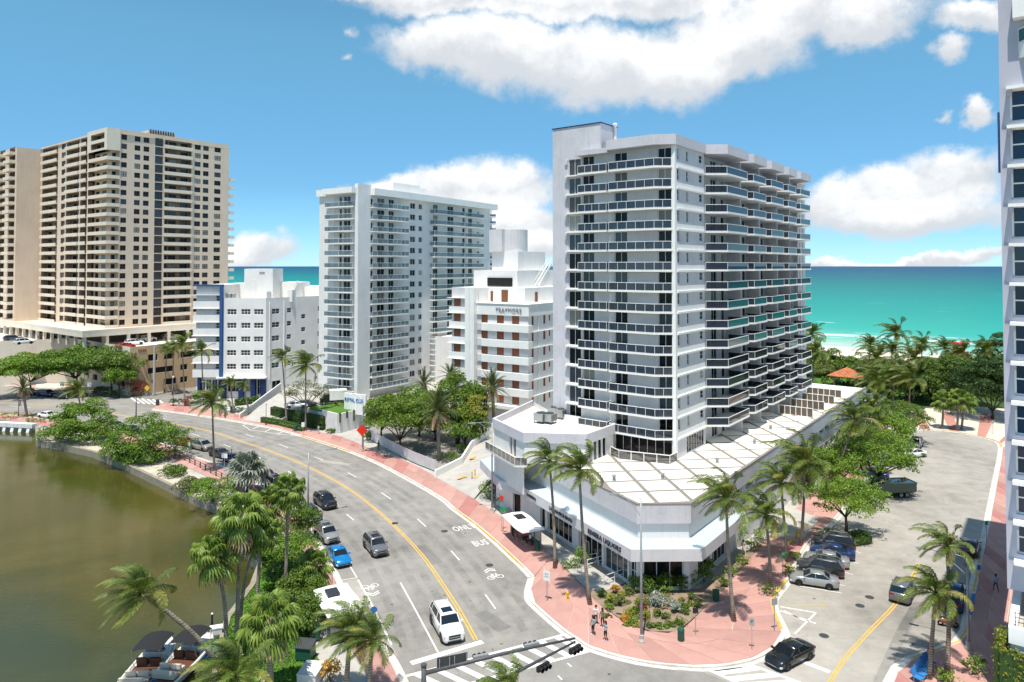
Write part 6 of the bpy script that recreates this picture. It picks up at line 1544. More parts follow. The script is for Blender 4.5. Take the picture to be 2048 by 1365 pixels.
# planting beds at the corner, with soil
BED = L([(1148,1160),(1170,1180),(1192,1206),(1222,1229),(1257,1251),(1304,1267),(1348,1267),(1371,1254),(1406,1222),(1430,1198),(1420,1170),(1395,1182),(1290,1178),(1240,1172),(1205,1186)])
sheet('planting_bed', BED, .16, 'soil')
sheet('planting_bed', L([(1430,1198),(1462,1166),(1497,1122),(1535,1081),(1520,1082),(1480,1120),(1440,1160),(1420,1170)]), .158, 'soil')
sheet('planting_bed', L([(1104,1113),(1148,1157),(1205,1122),(1170,1098),(1130,1095)]), .157, 'soil')
bedn = 0
for i, (x, y, w_, h_, mt) in enumerate([(1290,1190,1.7,1.9,'leaf_bright'),(1312,1186,1.6,1.7,'leaf'),(1335,1190,1.6,1.9,'leaf_bright'),(1362,1184,1.5,1.8,'leaf'),(1385,1176,1.6,1.8,'leaf_bright'),(1408,1165,1.6,1.8,'leaf'),(1420,1150,1.4,1.7,'leaf_bright'),
        (1270,1186,1.3,1.5,'leaf'),(1255,1192,1.1,1.0,'leaf_olive'),(1230,1190,1.0,.9,'leaf_orange'),(1222,1206,1.1,1.0,'leaf_yellow'),(1240,1214,1.3,1.0,'leaf_olive'),(1262,1236,1.2,.9,'leaf_yellow'),(1290,1240,1.1,.9,'leaf_yellow'),(1318,1212,1.9,1.3,'frond_silver'),
        (1345,1225,1.7,1.0,'frond_silver'),(1372,1228,1.3,.9,'leaf'),(1395,1215,1.0,.8,'leaf_olive'),(1250,1245,.9,.6,'leaf_orange'),(1285,1224,.8,.9,'leaf_red'),(1320,1258,.8,.5,'leaf'),(1336,1258,.7,.5,'leaf_bright'),(1300,1258,.9,.5,'leaf_olive'),(1205,1196,.9,.7,'leaf')]):
    shrub('%s planted shrub in the corner bed, %s' % ({'leaf_bright':'bright green','leaf':'green','leaf_olive':'olive','leaf_orange':'orange','leaf_yellow':'yellow-green','frond_silver':'silver grey','leaf_red':'dark red'}[mt],
        ['first by the shop glass','second along the glass','third along the glass','fourth along the glass','fifth along the glass','sixth along the glass','last along the glass','at the left end of the glass','by the ramp foot','beside the ramp','left, near the pavement','left of the lamp post','in front of the lamp post base','right of the lamp post','biggest, mid bed','wide, mid bed right','near the green bin','at the right end','lowest left','beside the lamp post','at the front edge, left of two','at the front edge, right of two','at the front tip','by the palm at the left'][i]), (x,y), w_, h_, mt, 100+i, 'shrubs in the corner bed', 110, .15 if mt != 'frond_silver' else .22)
ORD = 'first second third fourth fifth sixth seventh eighth ninth tenth eleventh twelfth thirteenth fourteenth fifteenth sixteenth seventeenth eighteenth nineteenth twentieth'.split()+['twenty-'+w for w in 'first second third fourth fifth sixth seventh eighth ninth'.split()]
KIND = [('leaf','green'),('leaf_olive','olive'),('leaf_bright','bright green'),('leaf_yellow','yellowish')]
rb_ = random.Random(5); spots_ = sorted((rb_.uniform(1215,1400), rb_.uniform(1196,1256)) for i in range(28))
spots_ = [(x, y) for x, y in spots_ if not ((x < 1250 and y > 1238) or (x > 1380 and y > 1232))]
for i, (x, y) in enumerate(spots_):
    mt, nm = KIND[i % 4]; shrub('low %s ground plant in the corner bed, %s from the left' % (nm, ORD[i]), (x, y), rb_.uniform(.7,1.2), rb_.uniform(.35,.8), mt, 400+i, 'low plants in the corner bed', 110, .13, n=6)
for i, (x, y, w_, h_, lab) in enumerate([(1442,1172,1.8,1.0,'low green hedge shrub along the shop side wall, nearest'),(1462,1150,1.9,1.0,'low green hedge shrub along the shop side wall, second'),(1482,1128,1.9,1.0,'low green hedge shrub along the shop side wall, third'),(1502,1100,2.2,1.3,'low green hedge shrub along the shop side wall, fourth'),(1522,1080,2.2,1.3,'low green hedge shrub along the shop side wall, fifth'),
        (1480,1090,1.8,2.2,'tall leafy plant against the podium side wall'),(1538,1190,2.6,1.0,'round shrub in the small bed by the palm'),(1590,1120,1.6,.8,'small shrub at the foot of the slim palm'),(1580,1152,1.6,1.1,'shrub under the green street sign'),
        (1722,1078,3.4,.9,'clipped shrub filling the traffic island'),(1690,1082,2.4,.9,'clipped shrub at the island tail'),(1650,1072,2.4,1.0,'shrub beside the parked grey estate car'),(1140,1140,2.2,1.4,'leafy shrub between the two shop ramps'),(1165,1130,2.0,1.8,'tall shrub between the two shop ramps'),
        (975,998,2.6,2.6,'shrub at the foot of the tall lamp post beside the ramp'),(1000,1012,2.0,1.6,'shrub beside the shop steps')]):
    shrub(lab, (x,y), w_, h_, ['leaf','leaf_bright'][i % 2], 140+i, 'shrubs beside the shops', 110, .15)
for i in range(10):
    x = 1600+i*11; y = 992-i*11; shrub('dense hedge shrub along the podium side wall, number %s from the near end' % ['one','two','three','four','five','six','seven','eight','nine','ten'][i], (x, y), 3.4, 2.6, ['leaf','leaf_bright','leaf_dark'][i % 3], 170+i, 'hedge along the podium', 80, .2, n=12)
# clipped hedge wall on the right-hand podium
def hedge(label, corners, z0, z1, t, mat, seed, cat='hedge', per=60, size=.16):
    T = thing('hedge', label, cat, corners[0]); o = Vector(corners[0]); cl = []
    core = MB()
    for a, b in zip(corners, corners[1:]):
        a, b = Vector(a)-o, Vector(b)-o; n = max(2, int((b-a).length/.7)); core.beam((a.x,a.y,(z0+z1)/2),(b.x,b.y,(z0+z1)/2), t*.7, (z1-z0)*.92)
        nz = max(1, int((z1-z0)/.7))
        for i in range(n):
            for j in range(nz):
                p = a.lerp(b, (i+.5)/n); cl.append((p.x, p.y, z0+(j+.5)*(z1-z0)/nz, .5, max(.3, t*.62), .46))
    core.build('stem_mass', M['leaf_dark'], T); inst('foliage', leaf_mesh('foliage', cl, per*3.2, size*.9, mat, .1, seed), T)
    return T
def rp(x, y): p = RNW+U*x+V*y; return Vector((p.x, p.y, 0))
hedge('tall yellow-green clipped hedge covering the podium wall at bottom right', [rp(-1.0,.25), rp(-4.5,.25), rp(-4.5,-12)], .1, 7.0, .8, 'leaf_yellow', 7, per=90, size=.14)
shrub('bright green bush at the foot of the clipped hedge', rp(-6.4,-.5).to_tuple(), 3.2, 2.0, 'leaf_bright', 201, 'bushes bottom right', 110, .17, n=14)
shrub('small bright bush on the near corner pavement', (1955,1352), 2.2, 1.6, 'leaf_bright', 202, 'bushes bottom right', 100, .16)
shrub('grassy bush beside the bottom right chairs', (1900,1372), 1.8, 1.2, 'leaf_bright', 203, 'bushes bottom right', 100, .16)
shrub('orange and red croton beside the waste bin', (662,1362), 1.4, 1.6, 'leaf_orange', 204, 'bushes near the bus shelter', 110, .17)
for i, (x, y, w_, h_, mt, lab) in enumerate([(612,850,6,1.6,'leaf_dark','dark hedge beside the hotel driveway'),(565,842,6,1.2,'leaf_bright','bright clipped hedge beside the hotel driveway'),(640,858,5,1.8,'leaf_dark','dark hedge at the planter wall foot'),(440,818,5,1.0,'leaf_bright','low hedge before the hotel windows'),(480,824,5,1.0,'leaf_bright','low hedge before the right hotel windows'),
        (375,812,4,2.2,'leaf_red','dark red shrub before the hotel'),(396,806,3.6,2.4,'leaf_bright','round bright shrub before the hotel'),(355,812,4,1.8,'leaf_dark','dark shrub left of the hotel steps'),(270,792,7,4.2,'leaf_red','reddish dry shrub under the podium corner'),(200,792,8,2.6,'leaf_dark','dark shrub under the spreading trees'),(235,796,7,2.2,'leaf_dark','dark shrub near the yellow warning sign'),
        (20,838,10,1.4,'leaf_bright','bright ground-cover hedge above the concrete quay'),(70,846,6,1.3,'leaf_bright','end of the bright hedge on the quay'),(662,866,3,.8,'leaf','small clipped shrub at the planter wall foot'),(905,925,5,1.6,'leaf','leafy shrub beside the ramp wall'),(930,905,4,1.6,'leaf_bright','leafy shrub behind the ramp wall'),(735,880,2.6,1.6,'leaf','shrub at the end of the hoarding')]):
    shrub(lab, (x,y), w_, h_, mt, 210+i, 'hedges by the road', 60, .24, d=w_*.5, n=14)
for i, (px, py) in enumerate([(1690,745),(1672,752),(1712,757),(1650,748)]):
    pass
hedge('long bright clipped hedge along the hotel pavement', [G(524,846,0), G(560,852,0), G(606,864,0)], .1, 1.3, 1.2, 'leaf_bright', 71, per=50, size=.2)
hedge('tall dark hedge behind the bright clipped hedge', [G(545,838,0), G(590,848,0), G(648,860,0)], .1, 2.7, 1.6, 'leaf_dark', 72, per=50, size=.22)
hedge('bright hedge in the hotel planter before the navy columns', [G(470,812,0), G(516,806,0)], .1, 1.6, 1.3, 'leaf_bright', 73, per=50, size=.2)
hedge('low hedge round the traffic island by the angled bays', [G(1690,1080,0), G(1725,1074,0), G(1738,1086,0), G(1705,1092,0)], .1, .8, 1.1, 'leaf', 74, per=90, size=.14)
# vines hanging from the planter wall, plants on top
for k in range(9):
    f = k/8; p = c0+U2*(15*f); n = Vector((U2.y,-U2.x,0)); q = p+n*.4; ln = [1.6,1.0,1.9,1.2,1.4,2.0,1.1,1.5,.9][k]
    cl = [(0,0,3.75-ln*j/5,.16,.16,.22) for j in range(6)]
    T = thing('hanging_vine', 'hanging vine on the stained planter wall, number %s from the corner' % ['one','two','three','four','five','six','seven','eight','nine'][k], 'vine', (q.x,q.y,0), 0, 'vines on the planter wall'); inst('foliage', leaf_mesh('foliage', cl, 260, .13, 'leaf_dark', .1, 300+k), T)
for k, (x, y, lab) in enumerate([(672,812,'left agave-like plant on top of the planter wall'),(688,810,'middle agave-like plant on top of the planter wall'),(703,810,'right agave-like plant on top of the planter wall')]):
    p = G(x, y, 3.7); T = thing('spiky_plant', lab, 'plant', p, 0, 'plants on the planter wall')
    for j in range(14): inst('leaf', COCO[0][j % 20], T, (0,0,.1), j*.9, .34)
# grass on the lawn and quay
def tufts(name, poly, n, h, mat, z, label_kind='stuff', seed=3):
    rng = random.Random(seed); xs = [p[0] for p in poly]; ys = [p[1] for p in poly]; pts = []
    P = [(p[0],p[1]) for p in poly]
    def inside(x, y):
        c = False
        for i in range(len(P)):
            (x1,y1),(x2,y2) = P[i-1],P[i]
            if (y1 > y) != (y2 > y) and x < (x2-x1)*(y-y1)/(y2-y1)+x1: c = not c
        return c
    while len(pts) < n:
        x, y = rng.uniform(min(xs),max(xs)), rng.uniform(min(ys),max(ys))
        if inside(x, y): pts.append((x,y,z,.10,.10,h))
    o = inst(name, leaf_mesh(name, pts, 20, h*1.2, mat, -.2, seed)); o['kind'] = 'stuff'; return o
tufts('grass', SHORE[13:18]+L([(600,1420),(640,1330),(612,1240),(600,1180),(560,1120)]), 3800, .10, 'grass', .03)
tufts('ground_cover', L([(1650,830),(1760,826),(1800,812),(1900,800),(1990,800),(2040,760),(1900,735),(1640,740)]), 2600, .5, 'leaf', .1, seed=8)
# ---------------------------------------------------------------- vehicles
def loft(mb, secs, mi=0, caps=True):
    n = len(secs[0]); vs = [p for s in secs for p in s]
    fs = [(i*n+k, i*n+(k+1)%n, (i+1)*n+(k+1)%n, (i+1)*n+k) for i in range(len(secs)-1) for k in range(n)]
    if caps: fs += [tuple(range(n-1,-1,-1)), tuple((len(secs)-1)*n+k for k in range(n))]
    mb.add(vs, fs, mi)
CARS = {}
def car_proto(kind):
    "x forward, y left, origin on the road under the middle. Returns list of (name, mesh, paint?, children)"
    if kind in CARS: return CARS[kind]
    #        len   wid  hood  belt  roof  windshield base/top, rear top/base, deck, wheel r
    S = dict(sedan=(4.75,1.82,.92,.95,1.44, 1.05,.30,-.95,-1.65,1.0,.33), coupe=(4.8,1.84,.88,.93,1.42, 1.10,.35,-.95,-1.85,.98,.34), suv=(4.75,1.90,1.06,1.10,1.72, 1.15,.55,-1.75,-2.20,1.10,.37),
             bigsuv=(5.30,2.04,1.18,1.22,1.90, 1.25,.70,-2.15,-2.55,1.22,.41), van=(5.05,1.95,1.02,1.08,1.74, 1.55,.72,-2.05,-2.42,1.08,.35), jeep=(4.2,1.85,1.08,1.14,1.82, .72,.48,-1.80,-1.98,1.14,.40), pickup=(5.6,2.0,1.12,1.16,1.88, .95,.45,-.85,-1.05,1.12,.41))[kind]
    Ln, Wd, zh, zb, zr, xw, xwt, xrt, xrb, zd, wr = S; h = Wd/2; f = Ln/2; zs = .26
    st = []   # stations: x, half width at sill, at mid, at shoulder, bottom z, top z
    def sec(x, w, z0, z1, crown=.03):
        return [(x,-w*.90,z0),(x,-w,z0+.16),(x,-w,(z0+z1)*.55),(x,-w*.955,z1-.07),(x,-w*.84,z1),(x,0,z1+crown),(x,w*.84,z1),(x,w*.955,z1-.07),(x,w,(z0+z1)*.55),(x,w,z0+.16),(x,w*.90,z0),(x,0,z0)]
    nose = .62 if kind in ('sedan','coupe') else .86
    body = MB()
    loft(body, [sec(f-.02,h*.70,.34,zh*nose*.92,.01), sec(f-.10,h*.84,.26,zh*nose+.06), sec(f-.35,h*.96,.22,zh*.93), sec(f-.75,h,.2,zh*.99), sec(xw+.05,h,.2,zb), sec(0,h,.2,zb+.01), sec(xrb+.15,h,.2,zd+.01), sec(-f+.40,h*.98,.22,zd*(1.0 if kind in('sedan','coupe') else .99)), sec(-f+.10,h*.88,.28,zd*.95), sec(-f+.02,h*.76,.36,zd*.84,.01)])
    # cabin: pillars and roof
    wt = h*.76; wb = h*.93; rb = zr-.10
    rf = MB(); loft(rf, [[(x,-wt*k,rb+d),(x,-wt*k*.93,zr-.03+d),(x,0,zr+d),(x,wt*k*.93,zr-.03+d),(x,wt*k,rb+d),(x,0,rb+d-.01)] for x,k,d in ((xwt+.05,.96,-.05),(xwt-.3,1,0),((xwt+xrt)/2,1,.01),(xrt+.25,.99,-.01),(xrt-.05,.95,-.06))])
    pl = MB()
    for s in (-1, 1):
        for (xa, xb) in ((xw,xwt),(xrb,xrt)): pl.beam((xa,s*wb*.93,zb-.02),(xb,s*wt*.97,rb+.02),.09,.07)
        mid = [(-.15,-.10)] if kind in ('sedan','coupe','pickup') else [(-.05,-.02),(xrb+.75,xrt+.55)]
        for xa, xb in mid: pl.beam((xa,s*wb,zb-.02),(xb,s*wt*1.0,rb+.02),.07,.06)
        pl.beam((xw,s*wb*.97,zb+.0),(xrb,s*wb*.97,zb+.0),.05,.05)
    def quad(a, b, c, d): return MB().add([a,b,c,d], [(0,1,2,3)])
    i = .97
    ws = quad((xw,-wb*.9,zb),(xw,wb*.9,zb),(xwt,wt*.95,rb+.01),(xwt,-wt*.95,rb+.01)); rw = quad((xrb,wb*.9,zb),(xrb,-wb*.9,zb),(xrt,-wt*.93,rb),(xrt,wt*.93,rb))
    sides = []
    for s in (-1, 1):
        xm = -.12; a = [(xw,s*wb*i,zb),(xm,s*wb*i,zb),(xm+.03,s*wt*.985,rb),(xwt,s*wt*.985,rb)]; b = [(xm,s*wb*i,zb),(xrb,s*wb*i,zb),(xrt,s*wt*.985,rb),(xm+.03,s*wt*.985,rb)]
        for q in (a, b):
            if s > 0: q = q[::-1]
            sides.append(MB().add(q, [(0,1,2,3)]).mesh('side_window', M['glass_car']))
    tyre = MB(); n = 16; prof = [(wr*.6,-.11),(wr*.93,-.115),(wr,-.08),(wr,.08),(wr*.93,.115),(wr*.6,.11)]
    vs = [(r*math.cos(2*math.pi*k/n), y, r*math.sin(2*math.pi*k/n)) for r, y in prof for k in range(n)]
    tyre.add(vs, [(i_*n+k, (i_+1)*n+k, (i_+1)*n+(k+1)%n, i_*n+(k+1)%n) for i_ in range(5) for k in range(n)])
    rim = MB()
    for s in (-1, 1):
        rim.add([(0,s*.075,0)]+[(wr*.62*math.cos(2*math.pi*k/20), s*.105, wr*.62*math.sin(2*math.pi*k/20)) for k in range(20)], [(0,k+1,(k+1)%20+1) for k in range(0,20,2)]+[((k+1)%20+1,k+1,0) for k in range(0,20,2)])
        rim.add([(wr*r*math.cos(2*math.pi*k/16), s*.107, wr*r*math.sin(2*math.pi*k/16)) for r in (.56,.64) for k in range(16)], [(k,(k+1)%16,16+(k+1)%16,16+k) for k in range(16)])
    arch = MB(); xf, xr = f-.92, -f+.98
    for x in (xf, xr):
        for s in (-1, 1):
            R1 = wr*1.16; arch.add([(x+R1*math.cos(math.pi*k/12), s*(h+.004), wr+R1*math.sin(math.pi*k/12)) for k in range(13)]+[(x-R1,s*(h+.004),.2),(x+R1,s*(h+.004),.2)], [tuple(range(15)) if s < 0 else tuple(reversed(range(15)))])
    grl = MB(); zg = zh*nose; grl.box(f-.12,f-.005,-h*.52,h*.52,zg*.52,zg*.86); grl.box(f-.10,f+.0,-h*.6,h*.6,.30,.42)
    bar = MB(); bar.box(f-.1,f+.012,-h*.5,h*.5,zg*.66,zg*.71)
    hl = MB(); hl.box(-.16,.06,-.22,.22,-.07,.06); tl = MB(); tl.box(-.03,.05,-.2,.2,-.09,.09)
    mir = MB(); mir.box(-.08,.1,-.1,.1,-.06,.07)
    under = MB(); under.box(-f+.3,f-.3,-h*.82,h*.82,.17,.24)
    P = dict(parts=[('body', body.mesh('body', M['paint_car_grey'], True), True), ('roof', rf.mesh('roof', M['paint_car_grey'], True), True), ('pillars', pl.mesh('pillars', M['paint_car_grey']), True),
                    ('windshield', ws.mesh('windshield', M['glass_car']), False), ('rear_window', rw.mesh('rear_window', M['glass_car']), False), ('wheel_arches', arch.mesh('wheel_arches', M['black']), False), ('grille', grl.mesh('grille', M['black']), False), ('underbody', under.mesh('underbody', M['black']), False)]+[('side_window', m_, False) for m_ in sides],
             tyre=tyre.mesh('tyre', M['rubber'], True), rim=rim.mesh('rim', M['chrome']), wheels=[(xf,s*(h-.105),wr) for s in (-1,1)]+[(xr,s*(h-.105),wr) for s in (-1,1)],
             hl=hl.mesh('headlight', M['lamp_clear']), hlp=[(f-.13,s*h*.68,zh*nose*.80) for s in (-1,1)], tl=tl.mesh('tail_light', M['lamp_red']), tlp=[(-f+.045,s*h*.66,zd*.80) for s in (-1,1)], bar=bar.mesh('grille_bar', M['chrome']),
             mir=mir.mesh('wing_mirror', M['paint_car_grey']), mp=[(xw-.12,s*(h+.06),zb+.05) for s in (-1,1)], f=f, h=h, zr=zr, xwt=xwt, xrt=xrt)
    if kind in ('suv','bigsuv'):
        sr = MB(); sr.add([(xwt-.25,-wt*.6,zr+.012),(xwt-1.15,-wt*.6,zr+.016),(xwt-1.15,wt*.6,zr+.016),(xwt-.25,wt*.6,zr+.012)], [(3,2,1,0)]); sr.box(xrt+.2,xwt-.2,-wt*.93,-wt*.87,zr-.02,zr+.05,1); sr.box(xrt+.2,xwt-.2,wt*.87,wt*.93,zr-.02,zr+.05,1); P['parts'].append(('sunroof', sr.mesh('sunroof', [M['glass_car'], M['galv']]), False))
    if kind == 'pickup':
        bd = MB(); bd.box(-f+.15,xrb-.25,-h*.8,h*.8,zd-.05,zd+.06); P['parts'].append(('bed_cover', bd.mesh('bed_cover', M['black']), False))
    CARS[kind] = P; return P
def car(kind, paintm, label, p, hd, group=None, name='parked_car', z=None):
    "p: road point under the middle; hd: heading vector"
    P = car_proto(kind); a = math.atan2(hd[1], hd[0]); T = thing(name, label, 'car', (p[0], p[1], .015 if z is None else z), a, group)
    def paint_obj(o):
        o.material_slots[0].link = 'OBJECT'; o.material_slots[0].material = M[paintm]
    for n, me, pt in P['parts']:
        o = inst(n, me, T)
        if pt: paint_obj(o)
    inst('grille_bar', P['bar'], T)
    for q in P['wheels']: w = inst('wheel', P['tyre'], T, q); inst('rim', P['rim'], w)
    for q in P['hlp']: inst('headlight', P['hl'], T, q)
    for q in P['tlp']: inst('tail_light', P['tl'], T, q)
    for q in P['mp']: paint_obj(inst('wing_mirror', P['mir'], T, q))
    return T
def hd(a, b): d = G(*b)-G(*a); return (d.x, d.y)
DN = lambda px: tuple(-x for x in road_dir(G(*px), E)[:2])   # heading of traffic coming towards the camera
def road_car(kind, pm, label, px, turn=0.0, **kw):
    p = G(*px); d = Vector((*DN(px), 0)); d.rotate(Matrix.Rotation(turn, 3, 'Z')); return car(kind, pm, label, p, d, **kw)
road_car('bigsuv', 'paint_car_white', 'white large SUV with sunroof waiting at the crosswalk stop line', (893,1262), .02, name='sport_utility_vehicle', group='moving cars')
road_car('suv', 'paint_car_grey', 'silver-grey SUV with roof rails driving in the middle of the road', (751,1102), .05, name='sport_utility_vehicle', group='moving cars')
road_car('suv', 'paint_car_black', 'black SUV driving beside the line of parked cars', (650,1012), .06, name='sport_utility_vehicle', group='moving cars')
KP = 'cars parked along the canal kerb'
road_car('sedan', 'paint_car_blue', 'bright blue sedan parked at the near end of the canal kerb', (677,1122), .08, group=KP)
road_car('suv', 'paint_car_silver', 'silver hatchback parked behind the bright blue sedan', (653,1078), .08, group=KP)
road_car('suv', 'paint_car_charcoal', 'dark grey pickup-like car parked behind the silver hatchback', (620,1040), .1, group=KP)
road_car('suv', 'paint_car_charcoal', 'charcoal SUV half hidden behind the fan palm crown', (552,976), .12, group=KP)
road_car('suv', 'paint_car_maroon', 'dark maroon SUV parked behind the silver palm', (531,962), .12, group=KP)
road_car('sedan', 'paint_car_navy', 'navy sedan parked beside the round street lamp', (468,925), .14, group=KP)
road_car('sedan', 'paint_car_charcoal', 'black sedan parked next to the lone path palm', (440,914), .14, group=KP)
road_car('van', 'paint_car_sand', 'silver minivan parked beside the overhanging canal tree', (403,899), .14, group=KP)
road_car('sedan', 'paint_car_red', 'red car showing behind the overhanging canal tree', (368,890), .14, group=KP)
road_car('sedan', 'paint_car_charcoal', 'dark sedan behind the canal trees, left of two', (232,858), .1, group=KP)
road_car('sedan', 'paint_car_black', 'black sedan behind the canal trees, right of two', (262,866), .1, group=KP)
car('sedan', 'paint_car_white', 'white sedan on the far left of the road', G(96,836), hd((40,832),(130,842)), KP)
FP = 'cars parked under the far trees'
car('van', 'paint_car_navy', 'dark blue van parked under the far spreading trees', G(92,793), hd((60,790),(120,794)), FP)
car('sedan', 'paint_car_charcoal', 'dark sedan parked behind the dark blue van', G(126,797), hd((100,794),(150,798)), FP)
car('suv', 'paint_car_black', 'black car parked left of the dark blue van', G(58,791), hd((60,790),(120,794)), FP)
AP = 'cars in the angled bays of the side street'
for i, (k, pm, lab, a, b) in enumerate([('sedan','paint_car_silver','silver sedan nearest the hatched corner in the angled bays',(1585,1163),(1672,1176)),('suv','paint_car_charcoal','dark grey hatchback second in the angled bays',(1599,1140),(1684,1154)),
        ('sedan','paint_car_silver','light grey sedan third in the angled bays',(1611,1123),(1694,1136)),('sedan','paint_car_navy','dark blue sedan fourth in the angled bays',(1622,1107),(1708,1120)),('suv','paint_car_charcoal','black-roofed estate car beside the planted island',(1634,1092),(1700,1101))]):
    A_, B_ = G(*a), G(*b); car(k, pm, lab, (A_+B_)/2, (A_-B_), AP)
car('coupe', 'paint_car_black', 'black sedan turning out of the side street at the crosswalk', G(1580,1322), hd((1622,1300),(1545,1338)), 'moving cars', 'sedan')
car('jeep', 'paint_car_grey', 'grey boxy car heading away up the side street', G(1806,1195), hd((1790,1225),(1822,1165)), 'moving cars', 'hatchback')
car('sedan', 'paint_car_maroon', 'dark red sedan parked at the right kerb seen from behind', G(1940,1104), hd((1935,1130),(1948,1078)), 'cars at the right kerb')
car('pickup', 'paint_car_navy', 'dark blue car behind the near palm crown at the right kerb', G(1906,1205), hd((1900,1225),(1912,1180)), 'cars at the right kerb')
car('suv', 'paint_car_grey', 'grey car parked under the tree nearest the plaza', G(1832,895), hd((1845,880),(1822,908)), 'cars near the plaza')
car('sedan', 'paint_car_white', 'white car with red tail lights half hidden by the street tree', G(1826,914), hd((1826,914),(1800,916)), 'cars near the plaza')
car('sedan', 'paint_car_navy', 'blue car beside the dark green trailer', G(1745,955), hd((1780,958),(1740,952)), 'cars near the plaza')
car('suv', 'paint_car_silver', 'silver car under the side street tree', G(1752,930), hd((1780,930),(1740,928)), 'cars near the plaza')
# cars on the deck of the beige podium and in the forecourt
DKp = lambda x, y: TO+TU*x+TV*y
for i, (x, y, k, pm, lab) in enumerate([(2.5,-12,'suv','paint_car_white','white SUV on the podium deck, left bay'),(9,-5.5,'suv','paint_car_white','white SUV between the podium columns'),(15.5,-5.5,'suv','paint_car_silver','silver car between the podium columns'),(-2.0,-17.5,'sedan','paint_car_red','red car at the podium deck corner'),
        (-15,14,'suv','paint_car_white','white van at the left of the podium deck'),(-14,26,'suv','paint_car_charcoal','dark car at the left of the podium deck'),(-6,24,'sedan','paint_car_charcoal','dark car in the shade of the podium slab')]):
    car(k, pm, lab, DKp(x,y), (U.x, U.y), 'cars on the podium deck', z=11.6)
p = G(612,814,3.3); car('sedan', 'paint_car_charcoal', 'dark car under the pale forecourt tree', p, (.9,.3), 'cars in the forecourt', z=3.31)
p = G(592,816,3.3); car('sedan', 'paint_car_white', 'white car in the hotel forecourt', p, (.9,.3), 'cars in the forecourt', z=3.31)
def box_truck():
    p = G(668,808,3.31); T = thing('box_truck', 'small white box truck in front of the tower entrance', 'truck', p, R(200))
    MB().box(-2.6,1.0,-1.1,1.1,.95,3.0).build('cargo_box', M['white_clean'], T); c = MB(); loft(c, [[(x,-1,.5),(x,1,.5),(x,1,z),(x,-1,z)] for x, z in ((1.05,2.3),(1.9,2.25),(2.5,1.4),(3.0,1.2))]); c.build('cab', M['paint_car_black'], T)
    MB().box(-2.6,1.2,-.9,.9,.5,.94).build('chassis', M['black'], T)
    P = car_proto('bigsuv')
    for x in (-1.7, 2.2):
        for s in (-1, 1): w = inst('wheel', P['tyre'], T, (x, s*.95, .41)); inst('rim', P['rim'], w)
    MB().add([(1.95,-.85,2.2),(1.95,.85,2.2),(2.5,.85,1.45),(2.5,-.85,1.45)], [(0,3,2,1)]).build('windshield', M['glass_car'], T)
box_truck()
def trailer():
    p = G(1785,992); T = thing('dump_trailer', 'dark green dump trailer full of debris under the street tree', 'trailer', (p.x,p.y,0), R(6))
    b = MB(); loft(b, [[(x,-1.1*k,.75),(x,1.1*k,.75),(x,1.2*k,2.1),(x,-1.2*k,2.1)] for x, k in ((-2.9,.97),(2.9,1))], 0, True); b.build('tub', M['paint_truck_green'], T)
    r = MB(); r.beam((-2.9,-1.25,2.1),(2.9,-1.25,2.1),.14); r.beam((-2.9,1.25,2.1),(2.9,1.25,2.1),.14); r.beam((2.9,-1.25,2.1),(2.9,1.25,2.1),.14); r.build('rim_rail', M['paint_truck_green'], T)
    MB().box(2.93,3.0,-1.05,1.05,.9,2.0).build('tailgate', M['paint_rust'], T); MB().box(-2.8,2.8,-.6,.6,.5,.74).build('chassis', M['black'], T)
    P = car_proto('bigsuv')
    for x in (.6, 1.5):
        for s in (-1, 1): w = inst('wheel', P['tyre'], T, (x, s*1.0, .41)); inst('rim', P['rim'], w)
    cl = [(x*.9-2.2, (i % 3-1)*.6, 2.05, .5, .4, .25) for i, x in enumerate(range(6))]; inst('debris', leaf_mesh('debris', cl, 60, .25, 'frond_dead', .3, 77), T)
trailer()
def scooter():
    p = G(1896,1254); T = thing('scooter', 'orange motor scooter parked by the near palm trunks', 'scooter', p, R(-20))
    b = MB(); loft(b, [[(x,-w,z0),(x,w,z0),(x,w*.8,z1),(x,-w*.8,z1)] for x,w,z0,z1 in ((-.75,.1,.45,.7),(-.5,.19,.35,.78),(-.05,.16,.3,.75),(.1,.16,.28,.4),(.4,.16,.28,.4),(.5,.17,.3,.95),(.62,.1,.5,1.0))]); b.build('body', M['paint_rust'], T, smooth=True)
    MB().box(-.7,0,-.14,.14,.76,.86).build('seat', M['black'], T); MB().tube([(.5,-.35,1.08),(.58,0,1.05),(.5,.35,1.08)], .025).build('handlebar', M['black'], T)
    for x in (-.6, .62):
        t = MB(); n = 14; t.add([(r*math.cos(2*math.pi*k/n), y, r*math.sin(2*math.pi*k/n)) for r,y in ((.12,-.05),(.24,-.05),(.25,0),(.24,.05),(.12,.05)) for k in range(n)], [(i*n+k,(i+1)*n+k,(i+1)*n+(k+1)%n,i*n+(k+1)%n) for i in range(4) for k in range(n)]); t.build('wheel', M['rubber'], T, (x,0,.25))
scooter()
